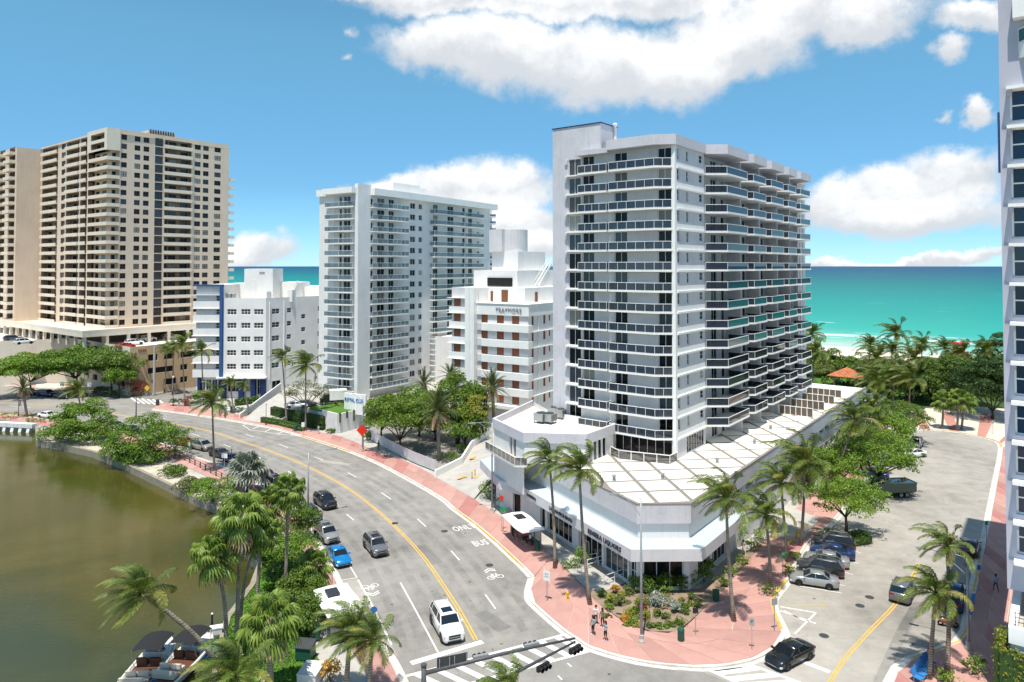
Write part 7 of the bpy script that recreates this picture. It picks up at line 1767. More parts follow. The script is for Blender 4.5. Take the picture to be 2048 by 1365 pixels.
# ---------------------------------------------------------------- boats and quay
def boat(label, p, ang, L_=7.2, Wd=2.5, top=True):
    T = thing('motor_boat', label, 'boat', p, ang, 'boats moored by the lawn'); h = Wd/2
    def hullsec(x, w, z0, z1): return [(x,-w,z1),(x,-w*.9,(z0+z1)/2),(x,-w*.3,z0),(x,w*.3,z0),(x,w*.9,(z0+z1)/2),(x,w,z1)]
    xs = [(-L_/2,h*.94,-.25,.55),(-L_/4,h,-.3,.6),(0,h,-.3,.66),(L_/4,h*.93,-.28,.78),(L_*.40,h*.62,-.1,.9),(L_*.5,h*.12,.25,1.0)]
    hb = MB(); loft(hb, [hullsec(*s) for s in xs], 0, True)
    hb.f = [f for f in hb.f]; hb.build('hull', M['gelcoat'], T, smooth=False)
    gw = MB()
    for s in (-1, 1): gw.tube([(x, s*w*.97, z1+.06) for x,w,z0,z1 in xs], .11, 6)
    gw.build('gunwale', M['gelcoat'], T)
    fl = MB(); fl.add([(-L_/2+.2,-h*.8,.62),(L_*.18,-h*.85,.68),(L_*.18,h*.85,.68),(-L_/2+.2,h*.8,.62)], [(0,1,2,3)]); fl.build('deck_floor', M['leather_brown'], T)
    for x, y, m in ((-1.5,.5,'upholstery'),(-1.5,-.5,'upholstery'),(-2.5,0,'upholstery'),(.4,.55,'leather_brown'),(.4,-.55,'leather_brown')):
        s = MB(); w = .42 if abs(y) > .1 else .95; s.box(x-.35,x+.25,y-w,y+w,.68,.98); s.box(x-.42,x-.25,y-w,y+w,.98,1.35); s.build('seat', M[m], T)
    MB().box(.9,1.35,-.9,.9,.7,1.35).build('console', M['gelcoat'], T); MB().add([(1.3,-.85,1.35),(1.3,.85,1.35),(1.05,.8,1.75),(1.05,-.8,1.75)], [(0,1,2,3)]).build('windscreen', M['glass_smoke'], T)
    c = MB(); c.add([(L_*.16,-h*.9,.8),(L_*.38,-h*.58,.97),(L_*.46,0,1.05),(L_*.38,h*.58,.97),(L_*.16,h*.9,.8)], [(0,1,2,3,4)]); c.build('bow_deck', M['gelcoat'], T)
    if top:
        bt = MB(); n = 6
        for i in range(n):
            for j in range(n): pass
        vs = []; 
        for i in range(n+1):
            for j in range(n+1):
                x = -.6+3.0*i/n; y = -h*.86+2*h*.86*j/n; vs.append((x, y, 2.15+.22*math.sin(math.pi*j/n)+.12*math.sin(math.pi*i/n)))
        bt.add(vs, [(i*(n+1)+j,(i+1)*(n+1)+j,(i+1)*(n+1)+j+1,i*(n+1)+j+1) for i in range(n) for j in range(n)]); bt.build('canopy', M['canvas_black'], T, smooth=True)
        po = MB()
        for s in (-1, 1):
            for x in (-.5, 2.3): po.tube([(x*.6+.4,s*h*.92,.7),(x,s*h*.85,2.2)], .025, 5)
        po.build('canopy_frame', M['metal'], T)
    en = MB(); loft(en, [[(x,-w,z0),(x,w,z0),(x,w*.8,z1),(x,-w*.8,z1)] for x,w,z0,z1 in ((-L_/2-.75,.16,.5,1.15),(-L_/2-.5,.27,.3,1.35),(-L_/2-.1,.25,.3,1.3),(-L_/2+.02,.15,.5,1.1))]); en.box(-L_/2-.5,-L_/2-.25,-.08,.08,-.6,.3); en.build('outboard_engine', M['engine_blue'], T, smooth=True)
    return T
WZ = -0.95
p = G(296,1352,WZ); boat('left motor boat with black canopy moored beside the leaning palm', (p.x,p.y,WZ+.1), R(92), 7.6, 2.7)
p = G(368,1338,WZ); boat('right motor boat with black canopy and dark blue engine', (p.x,p.y,WZ+.1), R(82), 7.4, 2.6)
q = G(424,1262,0.05); T = thing('dock_post', 'black mooring post with white cap at the lawn edge', 'post', q)
MB().tube([(0,0,-1),(0,0,1.5)], .1).build('shaft', M['black'], T); MB().lathe([(.11,0),(.08,.08),(.01,.12)],10,0,(0,0,1.5)).build('cap', M['sign_white'], T)
q = G(432,1268,.05); T = thing('dock_box', 'white dock box on the lawn beside the mooring post', 'storage box', q, R(20)); MB().box(-.5,.5,-.3,.3,.02,.55).build('bin', M['gelcoat'], T); MB().box(-.54,.54,-.34,.34,.55,.65).build('lid', M['white_clean'], T)
q = G(418,1298,-.2); T = thing('kayak', 'small blue kayak beside the right motor boat', 'kayak', (q.x,q.y,WZ+.15), R(75)); k_ = MB(); loft(k_, [[(x,-w,.3),(x,-w*.7,0),(x,w*.7,0),(x,w,.3),(x,0,.36)] for x,w in ((-1.2,.03),(-.7,.3),(0,.36),(.7,.3),(1.2,.03))]); k_.build('hull', M['lounger_blue'], T, smooth=True); MB().lathe([(.22,0),(.25,.05),(.2,.06)],12,0,(0,0,.34)).build('cockpit', M['black'], T)
# concrete quay with buttresses at the far left
q0, q1 = G(-40,846,.3), G(70,852,.3); T = thing('quay', 'old concrete quay with slanted buttresses at the left edge', 'quay', (q0.x,q0.y,0)); d = (q1-q0); dl = d.length; dn = d.normalized(); nn = Vector((dn.y,-dn.x,0))
qq = MB(); qq.prism([(p_.x,p_.y) for p_ in (nn*.7, d+nn*.7, d-nn*.5, nn*-.5)], -.1, .75, 0, True, True); qq.build('cap', M['stained_white'], T)
for i in range(7):
    a = dn*(dl*(i+.5)/7); w = MB(); s = dn*.35
    w.add([tuple(a-s+nn*.6+Vector((0,0,-.1))),tuple(a+s+nn*.6+Vector((0,0,-.1))),tuple(a+s+nn*1.3+Vector((0,0,-2.2))),tuple(a-s+nn*1.3+Vector((0,0,-2.2))),tuple(a-s+nn*-.2+Vector((0,0,-.1))),tuple(a+s+nn*-.2+Vector((0,0,-.1))),tuple(a+s+nn*-.2+Vector((0,0,-2.2))),tuple(a-s+nn*-.2+Vector((0,0,-2.2)))], [(0,1,2,3),(1,5,6,2),(4,0,3,7),(0,4,5,1)]); w.build('buttress', M['stained_white'], T)
# railing along the canal path
def rail_fence(label, line, h, step, mat, name='guard_rail', cat='railing', rails=(.35,.7,1.0), w=.07):
    P = resample(line, step); T = thing(name, label, cat, (P[0].x,P[0].y,P[0].z)); o = P[0]
    for q in P: r = q-o; MB().box(r.x-w/2,r.x+w/2,r.y-w/2,r.y+w/2,r.z,r.z+h).build('post', M[mat], T)
    for f in rails:
        mb = MB()
        for a, b in zip(P, P[1:]): a_, b_ = a-o, b-o; mb.beam((a_.x,a_.y,a_.z+h*f),(b_.x,b_.y,b_.z+h*f),.05,.06)
        mb.build('rail', M[mat], T)
    return T
rail_fence('dark post and rail fence along the canal path', [G(x,y,.14) for x,y in ((350,912),(400,936),(450,962),(495,985),(520,1004))], .95, 2.1, 'dark_metal', rails=(.5,.95), w=.14)
# ---------------------------------------------------------------- street furniture
def lamp_post(label, bpx, tpx, arm, name='street_lamp', mat='galv'):
    b = gp(*bpx); zt = zat(tpx, b.y); T = thing(name, label, 'street lamp', b, 0, 'tall roadside lamps')
    MB().tube([(0,0,.3),(0,0,zt)], [.13,.075], 10).build('pole', M[mat], T, smooth=True); MB().lathe([(.30,0),(.30,.1),(.2,.3),(.2,.6),(.13,.65)],12).build('base', M['concrete'], T)
    a = Vector((arm[0], arm[1], 0)); pts = [Vector((0,0,zt-1.6)), a*.35+Vector((0,0,zt-.7)), a*.75+Vector((0,0,zt+.0)), a+Vector((0,0,zt+.05))]
    MB().tube(bez(pts, 4), .035, 6).tube(bez([Vector((0,0,zt-.1)), a*.4+Vector((0,0,zt+.1)), a*.9+Vector((0,0,zt+.08))], 3), .03, 6).build('arm', M[mat], T, smooth=True)
    h_ = MB(); e = a*1.0; dn_ = a.normalized(); h_.beam(tuple(e+Vector((0,0,zt+.06))), tuple(e+dn_*.75+Vector((0,0,zt+.03))), .28, .13); h_.build('lamp_head', M['metal'], T)
    return T
lamp_post('tall grey street lamp at the corner in front of the planted bed', (1283,1284), 1000, (-1.9,.8))
lamp_post('tall street lamp beside the fan palms, arm over the road', (616,1036), 908, (2.6,1.6))
lamp_post('tall street lamp beside the parking ramp and shop steps', (984,1026), 848, (-2.2,-.4))
lamp_post('tall street lamp behind the orange warning sign', (726,903), 788, (-3.2,.8))
lamp_post('bent street lamp on the right-hand pavement by the near palms', (1937,1298), 1118, (-2.6,1.6))
lamp_post('dark street lamp among the canal trees', (272,846), 795, (1.2,.2), mat='dark_metal')
p = G(2020,870); 
def small_lamp(label, px, h, group='small post lamps'):
    b = gp(*px); T = thing('post_lamp', label, 'street lamp', b, 0, group)
    MB().lathe([(.16,0),(.16,.3),(.07,.5),(.055,h-.2),(.08,h)],10).build('pole', M['dark_metal'], T); MB().lathe([(.08,0),(.2,.15),(.2,.35),(.05,.5)],12,0,(0,0,h)).build('globe', M['sign_white'], T)
small_lamp('dark post lamp with white globe beside the navy parked car', (463,938), 3.2)
small_lamp('dark post lamp on the hotel pavement by the gore marking', (532,850), 4.2)
small_lamp('dark tall post lamp at the hotel corner, beside the palms', (346,812), 6.5)
small_lamp('dark post lamp on the far left bed beside the date palm', (37,832), 4.2)
q = gp(308,790); T = thing('utility_pole', 'bare grey concrete utility pole before the beige podium', 'pole', q); MB().tube([(0,0,0),(0,0,12.2)], [.34,.28], 8).build('shaft', M['concrete'], T); MB().box(-.5,-.3,-.2,.2,3,3.9).build('meter_box', M['dark_metal'], T)
# traffic signal masts at the bottom edge
def signal_head(T, p, d, back=False):
    n = Vector((d.y,-d.x,0))*(-1 if back else 1)
    o = MB()
    a, b = p-d*.55, p+d*.55
    o.beam(tuple(a), tuple(b), .34, .16, 0, tuple(n)) if False else o.beam(tuple(a), tuple(b), .22, .36)
    h = o.build('signal_head', M['galv'] if back else M['black'], T)
    for k in (-1,0,1):
        c = p+d*(.36*k); m = MB(); vs = []; nn_ = 10
        for r, off in ((.15,.1),(.16,.36)):
            for j in range(nn_):
                an = 2*math.pi*j/nn_; vs.append(c+n*off+d*(r*math.cos(an))+Vector((0,0,r*math.sin(an))))
        m.add(vs, [(j,(j+1)%nn_,nn_+(j+1)%nn_,nn_+j) for j in range(nn_)]+[tuple(range(nn_))]); m.build('visor', M['black'], h)
def mast(label, pole, a, b, heads, sign=None):
    P0 = Vector((*pole,0)); T = thing('signal_mast', label, 'traffic signal', P0, 0, 'traffic signal masts'); a, b = Vector(a)-P0, Vector(b)-P0
    MB().tube([(0,0,0),(0,0,a.z+.5)], [.22,.17], 12).build('pole', M['mast'], T, smooth=True); MB().lathe([(.2,0),(.19,.1),(.02,.16)],12,0,(0,0,a.z+.5)).build('pole_cap', M['mast'], T)
    st = Vector((0,0,a.z)); MB().tube([st, st.lerp(b,.5)+Vector((0,0,.08)), b], [.15,.12,.075], 10).build('arm', M['mast'], T, smooth=True)
    d = (b-st); d.z = 0; d.normalize()
    for f, bk in heads: p_ = st.lerp(b, f)+Vector((0,0,.12 if bk else -.30)); signal_head(T, p_+Vector((d.y,-d.x,0))*(.28 if not bk else -.1), d, bk)
    if sign:
        s0, s1 = st.lerp(b, sign[0])+Vector((0,0,.42)), st.lerp(b, sign[1])+Vector((0,0,.36)); MB().beam(tuple(s0), tuple(s1), .06, .75).build('street_name_sign', M['dark_metal'], T)
        g = MB(); mid = (s0+s1)/2; nb = Vector((d.y,-d.x,0))
        for k in (-.9,-.2,.15,1.0): g.beam(tuple(mid+d*k+nb*.06+Vector((0,0,-.3))), tuple(mid+d*k+nb*.06+Vector((0,0,.3))), .07, .05)
        g.build('bracket', M['galv'], T)
Y1 = 47.2; a1 = (xat(850,Y1), Y1, 5.9); p_ = G(1150,1277,6.0)
mast('black signal mast with street name sign, left of two at the bottom edge', (xat(850,Y1), Y1), a1, tuple(p_), [(.36,True),(.70,True)], (.08,.27))
e2 = G(1150,1284,5.9); s2 = G(1000,1365,5.9); dd = (s2-e2); pb = e2+dd*1.75
mast('black signal mast with two hanging lights, right of two at the bottom edge', (pb.x,pb.y), (pb.x,pb.y,5.9), tuple(e2), [(.72,False),(.975,False)])
# signs on posts
def post_sign(label, bpx, h, shape, mats, text=None, face=(0,-1), cat='sign', group='signs on posts', size=(.6,.75), tcol='sign_black'):
    b = gp(*bpx); T = thing('road_sign', label, cat, b, math.atan2(face[0], -face[1]), group)
    MB().box(-.03,.03,-.03,.03,0,h).build('post', M['galv'], T); w, hh = size
    mb = MB()
    if shape == 'rect': pts = [(-w/2,-hh/2),(w/2,-hh/2),(w/2,hh/2),(-w/2,hh/2)]
    elif shape == 'diamond': pts = [(0,-w*.7),(w*.7,0),(0,w*.7),(-w*.7,0)]
    else: pts = [(w/2*math.cos(2*math.pi*(k+.5)/8), w/2*math.sin(2*math.pi*(k+.5)/8)) for k in range(8)] if shape == 'octagon' else [(w/2*math.cos(2*math.pi*k/20), w/2*math.sin(2*math.pi*k/20)) for k in range(20)]
    n = len(pts); zc = h-hh/2 if shape == 'rect' else h-w*.5
    mb.add([(x,-.05,z+zc) for x,z in pts]+[(x,-.035,z+zc) for x,z in pts], [tuple(range(n)), tuple(reversed(range(n,2*n)))]+[(k,n+k,n+(k+1)%n,(k+1)%n) for k in range(n)])
    mb.build('sign_plate', M[mats], T)
    for i, (s, dz, sz) in enumerate(text or []):
        o = inst('sign_text', text_mesh(s, 'sign_text', tcol, sz, 0), T, (0,-.058,zc+dz)); o.rotation_euler = (math.pi/2,0,0)
    return T
post_sign('white lane-use sign on the pavement beside the hydrant', (1094,1202), 2.9, 'rect', 'sign_white', [('BUS', .18, .22), ('ONLY', -.08, .2)], (-.6,-1), size=(.75,.95))
post_sign('orange-red diamond warning sign on the pavement at the tower driveway', (724,905), 4.6, 'diamond', 'sign_orange', [('!', 0, .7)], (-.2,-1), size=(1.5,1.5))
post_sign('yellow pedestrian crossing sign at the far crossing', (294,798), 3.2, 'diamond', 'yellow', [('!', 0, .5)], (-.2,-1), size=(1.1,1.1))
post_sign('white road sign at the far verge, right of two', (178,797), 3.9, 'rect', 'sign_white', None, (.1,-1), size=(1.0,1.1)); post_sign('white road sign at the far verge, left of two', (124,793), 3.6, 'rect', 'sign_white', None, (.1,-1), size=(1.0,1.0))
post_sign('grey sign by the canal path near the navy car', (449,944), 2.9, 'rect', 'sign_white', None, (-.3,-1), size=(1.1,.7)); post_sign('slim white sign by the silver minivan', (378,920), 3.0, 'rect', 'sign_white', [('P', 0, .3)], (-.3,-1), size=(.45,.7), tcol='sign_red')
post_sign('round red and green bus stop sign beside the bus shelter', (1006,1069), 3.4, 'round', 'sign_green', None, (-.4,-1), size=(.7,.7)); 
b_ = gp(1003,1063); T = thing('stop_sign', 'small red and white octagonal sign above the bus stop', 'sign', b_, 0, 'signs on posts'); MB().box(-.03,.03,-.03,.03,0,4.3).build('post', M['galv'], T); MB().lathe([(.3,0),(.3,.02),(.0,.02)],8,0,(0,0,0)).build('sign_plate', M['sign_red'], T, (0,-.05,4.1)).rotation_euler = (math.pi/2,0,0)
post_sign('dark box-topped post at the edge of the planted bed', (1391,1270), 2.4, 'rect', 'sign_black', None, (0,-1), size=(.5,.5))
post_sign('grey parking sign on the corner pavement', (1504,1300), 2.7, 'rect', 'galv', [('P', 0, .4)], (-.3,-1), size=(.42,.65)); post_sign('grey sign on the side street pavement edge', (1549,1262), 2.9, 'rect', 'galv', None, (.3,-1), size=(.62,.6))
post_sign('green street parking sign beside the silver sedan', (1566,1152), 2.5, 'rect', 'sign_green', [('P', .05, .4)], (.2,-1), size=(.5,.62), tcol='sign_white')
post_sign('small white sign on the far canal pavement', (664,1185), 2.6, 'rect', 'galv', None, (.2,-1), size=(.3,.5)); post_sign('blue and white disabled parking sign on the right pavement', (1958,1182), 2.6, 'rect', 'sign_blue', None, (-.1,-1), size=(.35,.5)); post_sign('green sign on the right pavement', (1973,1086), 2.6, 'rect', 'sign_green', None, (-.1,-1), size=(.35,.5))
post_sign('round blue sign near the bus shelter roof', (748,1262), 2.2, 'round', 'sign_blue', None, (0,-1), size=(.6,.6)); post_sign('white sign by the driveway planter', (606,872), 2.6, 'rect', 'sign_white', None, (0,-1), size=(.6,.9)); post_sign('sign at the plaza end of the right kerb', (1986,868), 2.6, 'rect', 'galv', None, (0,-1), size=(.5,.6))
# fire hydrant
b_ = gp(1135,1198); T = thing('fire_hydrant', 'yellow fire hydrant on the pink corner pavement', 'fire hydrant', b_)
MB().lathe([(.17,0),(.17,.06),(.11,.08),(.11,.5),(.15,.52),(.15,.58),(.12,.62),(.1,.74),(.03,.82)],12).build('barrel', M['yellow'], T, smooth=True); MB().tube([(-.2,0,.42),(.2,0,.42)],.06,8).tube([(0,-.2,.36),(0,0,.36)],.075,8).build('nozzle', M['yellow'], T)
# bins
def bin_(label, px, h=1.05, r=.3, mat='bin_green', z0=.14):
    b = gp(*px, z=z0); T = thing('waste_bin', label, 'bin', b, 0, 'green waste bins'); MB().lathe([(r*.9,0),(r,.08),(r,h*.8),(r*.95,h*.82)],14).build('drum', M[mat], T, smooth=False); MB().lathe([(r*1.06,0),(r*1.06,.06),(r*.85,.2),(r*.3,.26)],14,0,(0,0,h*.82)).build('lid', M[mat], T)
    ring = MB()
    for z in (.2,.55): ring.lathe([(r*1.02,0),(r*1.02,.03),(r*.9,.03)],14,0,(0,0,h*z))
    ring.build('band', M['dark_metal'], T)
bin_('green waste bin at the front tip of the planted bed', (1362,1281)); bin_('green waste bin beside the bus shelter', (1075,1102)); bin_('green waste bin beside the hotel driveway', (465,825), 1.5, .5); bin_('dark green bin behind the bus shelter by the lawn', (634,1278)); bin_('dark bin at the far crossing corner', (315,811), 1.4, .4, 'dark_metal'); bin_('dark bin near the driveway planter', (591,862), 1.1, .35)
b_ = gp(1432,1202); T = thing('utility_cabinet', 'narrow dark green cabinet beside the corner bed', 'cabinet', b_, R(20)); MB().box(-.25,.25,-.2,.2,0,1.0).build('housing', M['bin_green'], T); MB().box(-.28,.28,-.23,.23,1.0,1.07).build('lid', M['bin_green'], T)
# bus shelters
def shelter(label, c, d, W_=1.7, Ln=6.2, roofm='white_bright', group='bus shelters', solar=-1.2):
    "c: centre, d: direction along the kerb"
    T = thing('bus_shelter', label, 'bus shelter', (c.x,c.y,.14), math.atan2(d.y,d.x), group); n = 10
    r = MB(); vs = []
    for i in range(n+1):
        x = -Ln/2+Ln*i/n; z = 2.55+.10*math.sin(math.pi*i/n*2); w = W_*(.92+.08*math.sin(math.pi*i/n))
        vs += [(x,-w,z),(x,0,z+.1),(x,w*.8,z),(x,w*.8,z-.12),(x,-w,z-.12)]
    r.add(vs, [(i*5+k,(i+1)*5+k,(i+1)*5+(k+1)%5,i*5+(k+1)%5) for i in range(n) for k in range(5)]+[(4,3,2,1,0),tuple(n*5+k for k in range(5))]); r.build('roof', M[roofm], T)
    MB().box(solar-.75,solar+.75,-.55,.6,2.72,2.78).build('solar_panel', M['solar'], T)
    for k in range(4):
        x = -Ln/2+.6+(Ln-1.2)*k/3; MB().box(x-.06,x+.06,.95,1.07,0,2.5).build('column', M['galv'], T)
        if k < 3: MB().box(x+.1,x+(Ln-1.2)/3-.1,1.0,1.03,.25,2.2).build('back_pane', M['glass_teal'], T)
    MB().box(-Ln/2+.55,-Ln/2+.65,-.6,.95,.3,2.3).build('advert_panel', M['galv'], T)
    b = MB(); b.box(-.9,1.2,.45,.85,.42,.48); b.build('bench_seat', M['dark_metal'], T); MB().box(-.7,-.62,.5,.8,0,.42).build('bench_leg', M['dark_metal'], T); MB().box(.9,.98,.5,.8,0,.42).build('bench_leg', M['dark_metal'], T)
    return T
c_ = G(1046,1087,.14); dE = road_dir(c_, E); SHD = -dE; SHC = c_+Vector((SHD.y,-SHD.x,0))*(-.1)
shelter('white-roofed bus shelter with people waiting beside the shop ramp', SHC, SHD, group='bus shelters')
c2 = G(672,1258,.14); d2 = (G(700,1300)-G(655,1215)).normalized(); shelter('white bus shelter roof with solar panel behind the palms at the canal side', c2, -d2, 1.9, 6.0, solar=1.4)
# street cabinet and boxes beside the canal shelter
b_ = G(610,1318,.05); T = thing('waste_container', 'green wheeled waste container with dark lid on the lawn edge', 'waste container', b_, R(-8)); c_m = MB(); loft(c_m, [[(-.65,-.5,z),(.65,-.5,z),(.7,.55,z),(-.7,.55,z)] for z in (.15,1.15)]); c_m.build('bin_body', M['bin_green'], T); MB().add([(-.75,-.6,1.16),(.75,-.6,1.16),(.75,.62,1.42),(-.75,.62,1.42),(-.75,-.6,1.1),(.75,-.6,1.1),(.75,.62,1.1),(-.75,.62,1.1)], [(0,1,2,3),(4,5,1,0),(5,6,2,1),(6,7,3,2),(7,4,0,3)]).build('lid', M['dark_metal'], T)
for x in (-.5,.5): MB().lathe([(.12,-.04),(.12,.04)],10).build('wheel', M['rubber'], T, (x,.3,.12)).rotation_euler = (math.pi/2,0,0)
b_ = G(622,1362,.03); T = thing('utility_cabinet', 'flat pale grey utility cabinet beside the croton', 'cabinet', b_, R(-6)); MB().box(-.75,.75,-1.0,1.0,0,.95).build('housing', M['pale_grey'], T); MB().box(-.8,.8,-1.05,1.05,.95,1.02).build('lid', M['pale_grey'], T)
b_ = G(622,1262,.14); T = thing('news_rack', 'yellow newspaper box beside the canal bus shelter', 'news rack', b_); MB().box(-.25,.25,-.22,.22,.3,1.2).build('box', M['yellow'], T); MB().box(-.05,.05,-.05,.05,0,.3).build('post', M['dark_metal'], T)
b_ = G(648,1202,.14); T = thing('bike_station', 'green rounded kiosk on the canal pavement', 'kiosk', b_); MB().box(-.22,.22,-.12,.12,0,1.5).build('pillar', M['sign_green'], T); MB().lathe([(.3,-.06),(.3,.06)],16).build('top_disc', M['sign_green'], T, (0,0,1.75)).rotation_euler = (math.pi/2,0,0)
# shop ramps and railings on the street side
def walk(name, px, z, mat='concrete'): return sheet(name, L(px), z, mat)
walk('shop_path', [(1104,1113),(1060,1080),(1085,1060),(1190,1118),(1210,1122),(1150,1158)], .17); walk('shop_ramp', [(1150,1160),(1205,1118),(1262,1165),(1240,1174),(1205,1188),(1172,1180)], .19)
def white_rail(label, pts, h=1.0): return rail_fence(label, pts, h, 1.5, 'white_clean', 'handrail', 'railing', (.5,1.0), .06)
A3 = [G(1178,1112,.2), G(1110,1062,.2), G(1052,1014,.2)]
wl_ = thing('shop_balustrade', 'long white balustrade with dark panels in front of the shops', 'railing', A3[0]); pts_ = resample(A3, 1.25)
for a, b in zip(pts_, pts_[1:]):
    a, b = a-A3[0], b-A3[0]; MB().box(a.x-.04,a.x+.04,a.y-.04,a.y+.04,0,1.5).build('post', M['white_clean'], wl_); MB().beam((a.x,a.y,1.5),(b.x,b.y,1.5),.07).build('rail', M['white_clean'], wl_); MB().beam((a.x,a.y,.85),(b.x,b.y,.85),.03,1.1).build('panel', M['interior'], wl_)
white_rail('white handrail on the far side of the shop entrance ramp', [G(1170,1130,.2), G(1226,1118,.2)]); white_rail('white handrail on the near side of the corner shop ramp', [G(1208,1172,.2), G(1262,1152,.2)]); white_rail('white handrail on the far side of the corner shop ramp', [G(1175,1138,.2), G(1228,1122,.2)], .95)
st_ = thing('shop_steps', 'concrete steps under the awning beside the ramp', 'steps', G(1016,1020,.14), math.atan2(dE.y,dE.x)+math.pi/2)
for k in range(4): MB().box(-1.2,1.2,.0+k*.32,2.0,k*.17,(k+1)*.17).build('step', M['concrete'], st_)
for k, (x, y) in enumerate(((944,957),(950,952))): b_ = G(x,y,.5); T = thing('bollard', ['yellow bollard on the ramp, left of two','yellow bollard on the ramp, right of two'][k], 'bollard', b_, 0, 'yellow ramp bollards'); MB().lathe([(.09,0),(.09,1.0),(.02,1.08)],10).build('shaft', M['paint_yellow'], T); MB().lathe([(.14,0),(.14,.04),(.1,.05)],10).build('base', M['dark_metal'], T)
b_ = G(1593,1078,.15); T = thing('bollard', 'yellow post at the garage entrance of the podium', 'bollard', b_); MB().lathe([(.1,0),(.1,1.1),(.02,1.18)],10).build('shaft', M['paint_yellow'], T); MB().lathe([(.16,0),(.16,.05),(.1,.06)],10).build('base', M['concrete'], T)
walk('garage_drive', [(1545,1072),(1600,1090),(1640,1040),(1590,1020)], .175); struct(MB().beam(tuple(G(1574,1090,.18)), tuple(G(1612,1052,.18)), .35, .03).build('drive_stripe', M['paint_yellow']))
for k in range(5):
    b_ = G(1838+k*6,1366-k*8,.14); T = thing('chair', 'blue slatted chair, %s of five at the bottom right corner' % ['first','second','third','fourth','last'][k], 'chair', b_, R(30), 'blue chairs at the corner'); MB().box(-.3,.3,-.3,.3,.38,.44).build('seat', M['lounger_blue'], T); MB().add([(-.3,.28,.42),(.3,.28,.42),(.3,.5,.95),(-.3,.5,.95),(-.3,.32,.42),(.3,.32,.42),(.3,.54,.95),(-.3,.54,.95)], [(0,1,2,3),(7,6,5,4),(3,2,6,7),(1,5,6,2),(0,3,7,4)]).build('backrest', M['lounger_blue'], T)
    for sx in (-1,1):
        for sy in (-1,1): MB().box(sx*.26-.02,sx*.26+.02,sy*.26-.02,sy*.26+.02,0,.38).build('leg', M['galv'], T)
# ---------------------------------------------------------------- beach park
def pavilion():
    p = G(1694,772); T = thing('pavilion', 'open pavilion with orange clay tile roof in the beach park', 'pavilion', (p.x,p.y,0), ROT); h = 2.6
    for sx in (-1,1):
        for sy in (-1,1): MB().box(sx*2.7-.25,sx*2.7+.25,sy*2.7-.25,sy*2.7+.25,0,h).build('column', M['tan_deep'], T)
    MB().box(-3.1,3.1,-3.1,3.1,h,h+.25).build('beam', M['door_brown'], T)
    e, t, nr = 4.2, 2.1, 8; cols = []
    tile = {}
    for f in range(4):
        for r in range(nr):
            z0, z1 = h+.25+t*r/nr, h+.25+t*(r+1)/nr+.05; w0 = e*(1-r/nr); w1 = e*(1-(r+1)/nr)
            n = max(1, int(round(w0*2/1.05)))
            for k in range(n):
                xa, xb = -w0+2*w0*k/n, -w0+2*w0*(k+1)/n-.05; ya, yb = -w0, -w1-.02; g = w1/max(w0,.01)
                mb = MB(); xc = (xa+xb)/2; prof = [(xa,0),(xc-.2*(xb-xa),.14),(xc+.2*(xb-xa),.14),(xb,0)]
                lo_ = [(x,ya,z0+dz) for x,dz in prof]; hi_ = [(x*max(g,.02) if abs(x) > w1 else x,yb,z1+dz) for x,dz in prof]
                mb.add(lo_+hi_, [(0,1,5,4),(1,2,6,5),(2,3,7,6),(3,2,1,0)]); mb.build('roof_tile', M['terracotta'], T, None, f*math.pi/2)
pavilion()
def lifeguard():
    p = uv(205, -56); k = (1915-1024)/FPX; o = O0+U*196; v_ = (o.x-k*o.y)/(V.y*k-V.x); q = o+V*v_; T = thing('lifeguard_tower', 'red lifeguard tower on the beach behind the palms', 'lifeguard tower', (q.x,q.y,0), ROT)
    z = zat(709, q.y)-.0; zt = zat(683, q.y); z = zt-4.6
    for sx in (-1,1):
        for sy in (-1,1): MB().beam((sx*2.2,sy*2.2,-.5),(sx*1.5,sy*1.5,z),.25).build('leg', M['tower_red'], T)
    MB().box(-2.6,2.6,-2.6,2.6,z,z+.3).build('deck', M['tower_red'], T); c = MB(); facade(c,(-1.6,-1.6),(1.6,-1.6),z+.3,zt-.9,[(.6,2.6,z+1.4,z+2.6)]); facade(c,(1.6,-1.6),(1.6,1.6),z+.3,zt-.9); facade(c,(1.6,1.6),(-1.6,1.6),z+.3,zt-.9); facade(c,(-1.6,1.6),(-1.6,-1.6),z+.3,zt-.9,[(.6,2.6,z+1.4,z+2.6)]); c.build('cabin', M['tower_red'], T)
    MB().prism([(-2.6,-2.6),(2.6,-2.6),(2.6,2.6),(-2.6,2.6)], zt-.9, zt-.5, 0, True, True).build('roof', M['tower_red'], T); r = MB()
    for a, b in (((-2.5,-2.5),(2.5,-2.5)),((2.5,-2.5),(2.5,2.5)),((-2.5,2.5),(-2.5,-2.5))): r.beam((*a,z+1.2),(*b,z+1.2),.1); r.beam((*a,z+.75),(*b,z+.75),.08)
    r.build('railing', M['sign_orange'], T)
lifeguard()
def pool_house():
    p = G(1752,838); T = thing('pool_house', 'low grey pool house with white roof beyond the podium', 'building', (p.x,p.y,0), ROT); m = MB(); wall_windows(T, m, (-3,0), (9,0), 0, 3.4, [(1.0+i*1.8, 2.5+i*1.8, .8, 2.4) for i in range(5)], .15); facade(m,(9,0),(9,8),0,3.4); facade(m,(9,8),(-3,8),0,3.4); facade(m,(-3,8),(-3,0),0,3.4); m.build('wall', M['galv'], T); MB().box(-3.4,9.4,-.4,8.4,3.4,3.75).build('roof', M['white_bright'], T)
pool_house()
q = G(1618,752); T = thing('beach_umbrella', 'turquoise beach umbrella on the lawn close to the tower', 'umbrella', q); MB().tube([(0,0,0),(0,0,2.4)],.04,6).build('pole', M['white_clean'], T); MB().lathe([(2.0,0),(1.1,.45),(.05,.75)],10,0,(0,0,1.9)).build('canopy', M['umbrella_blue'], T)
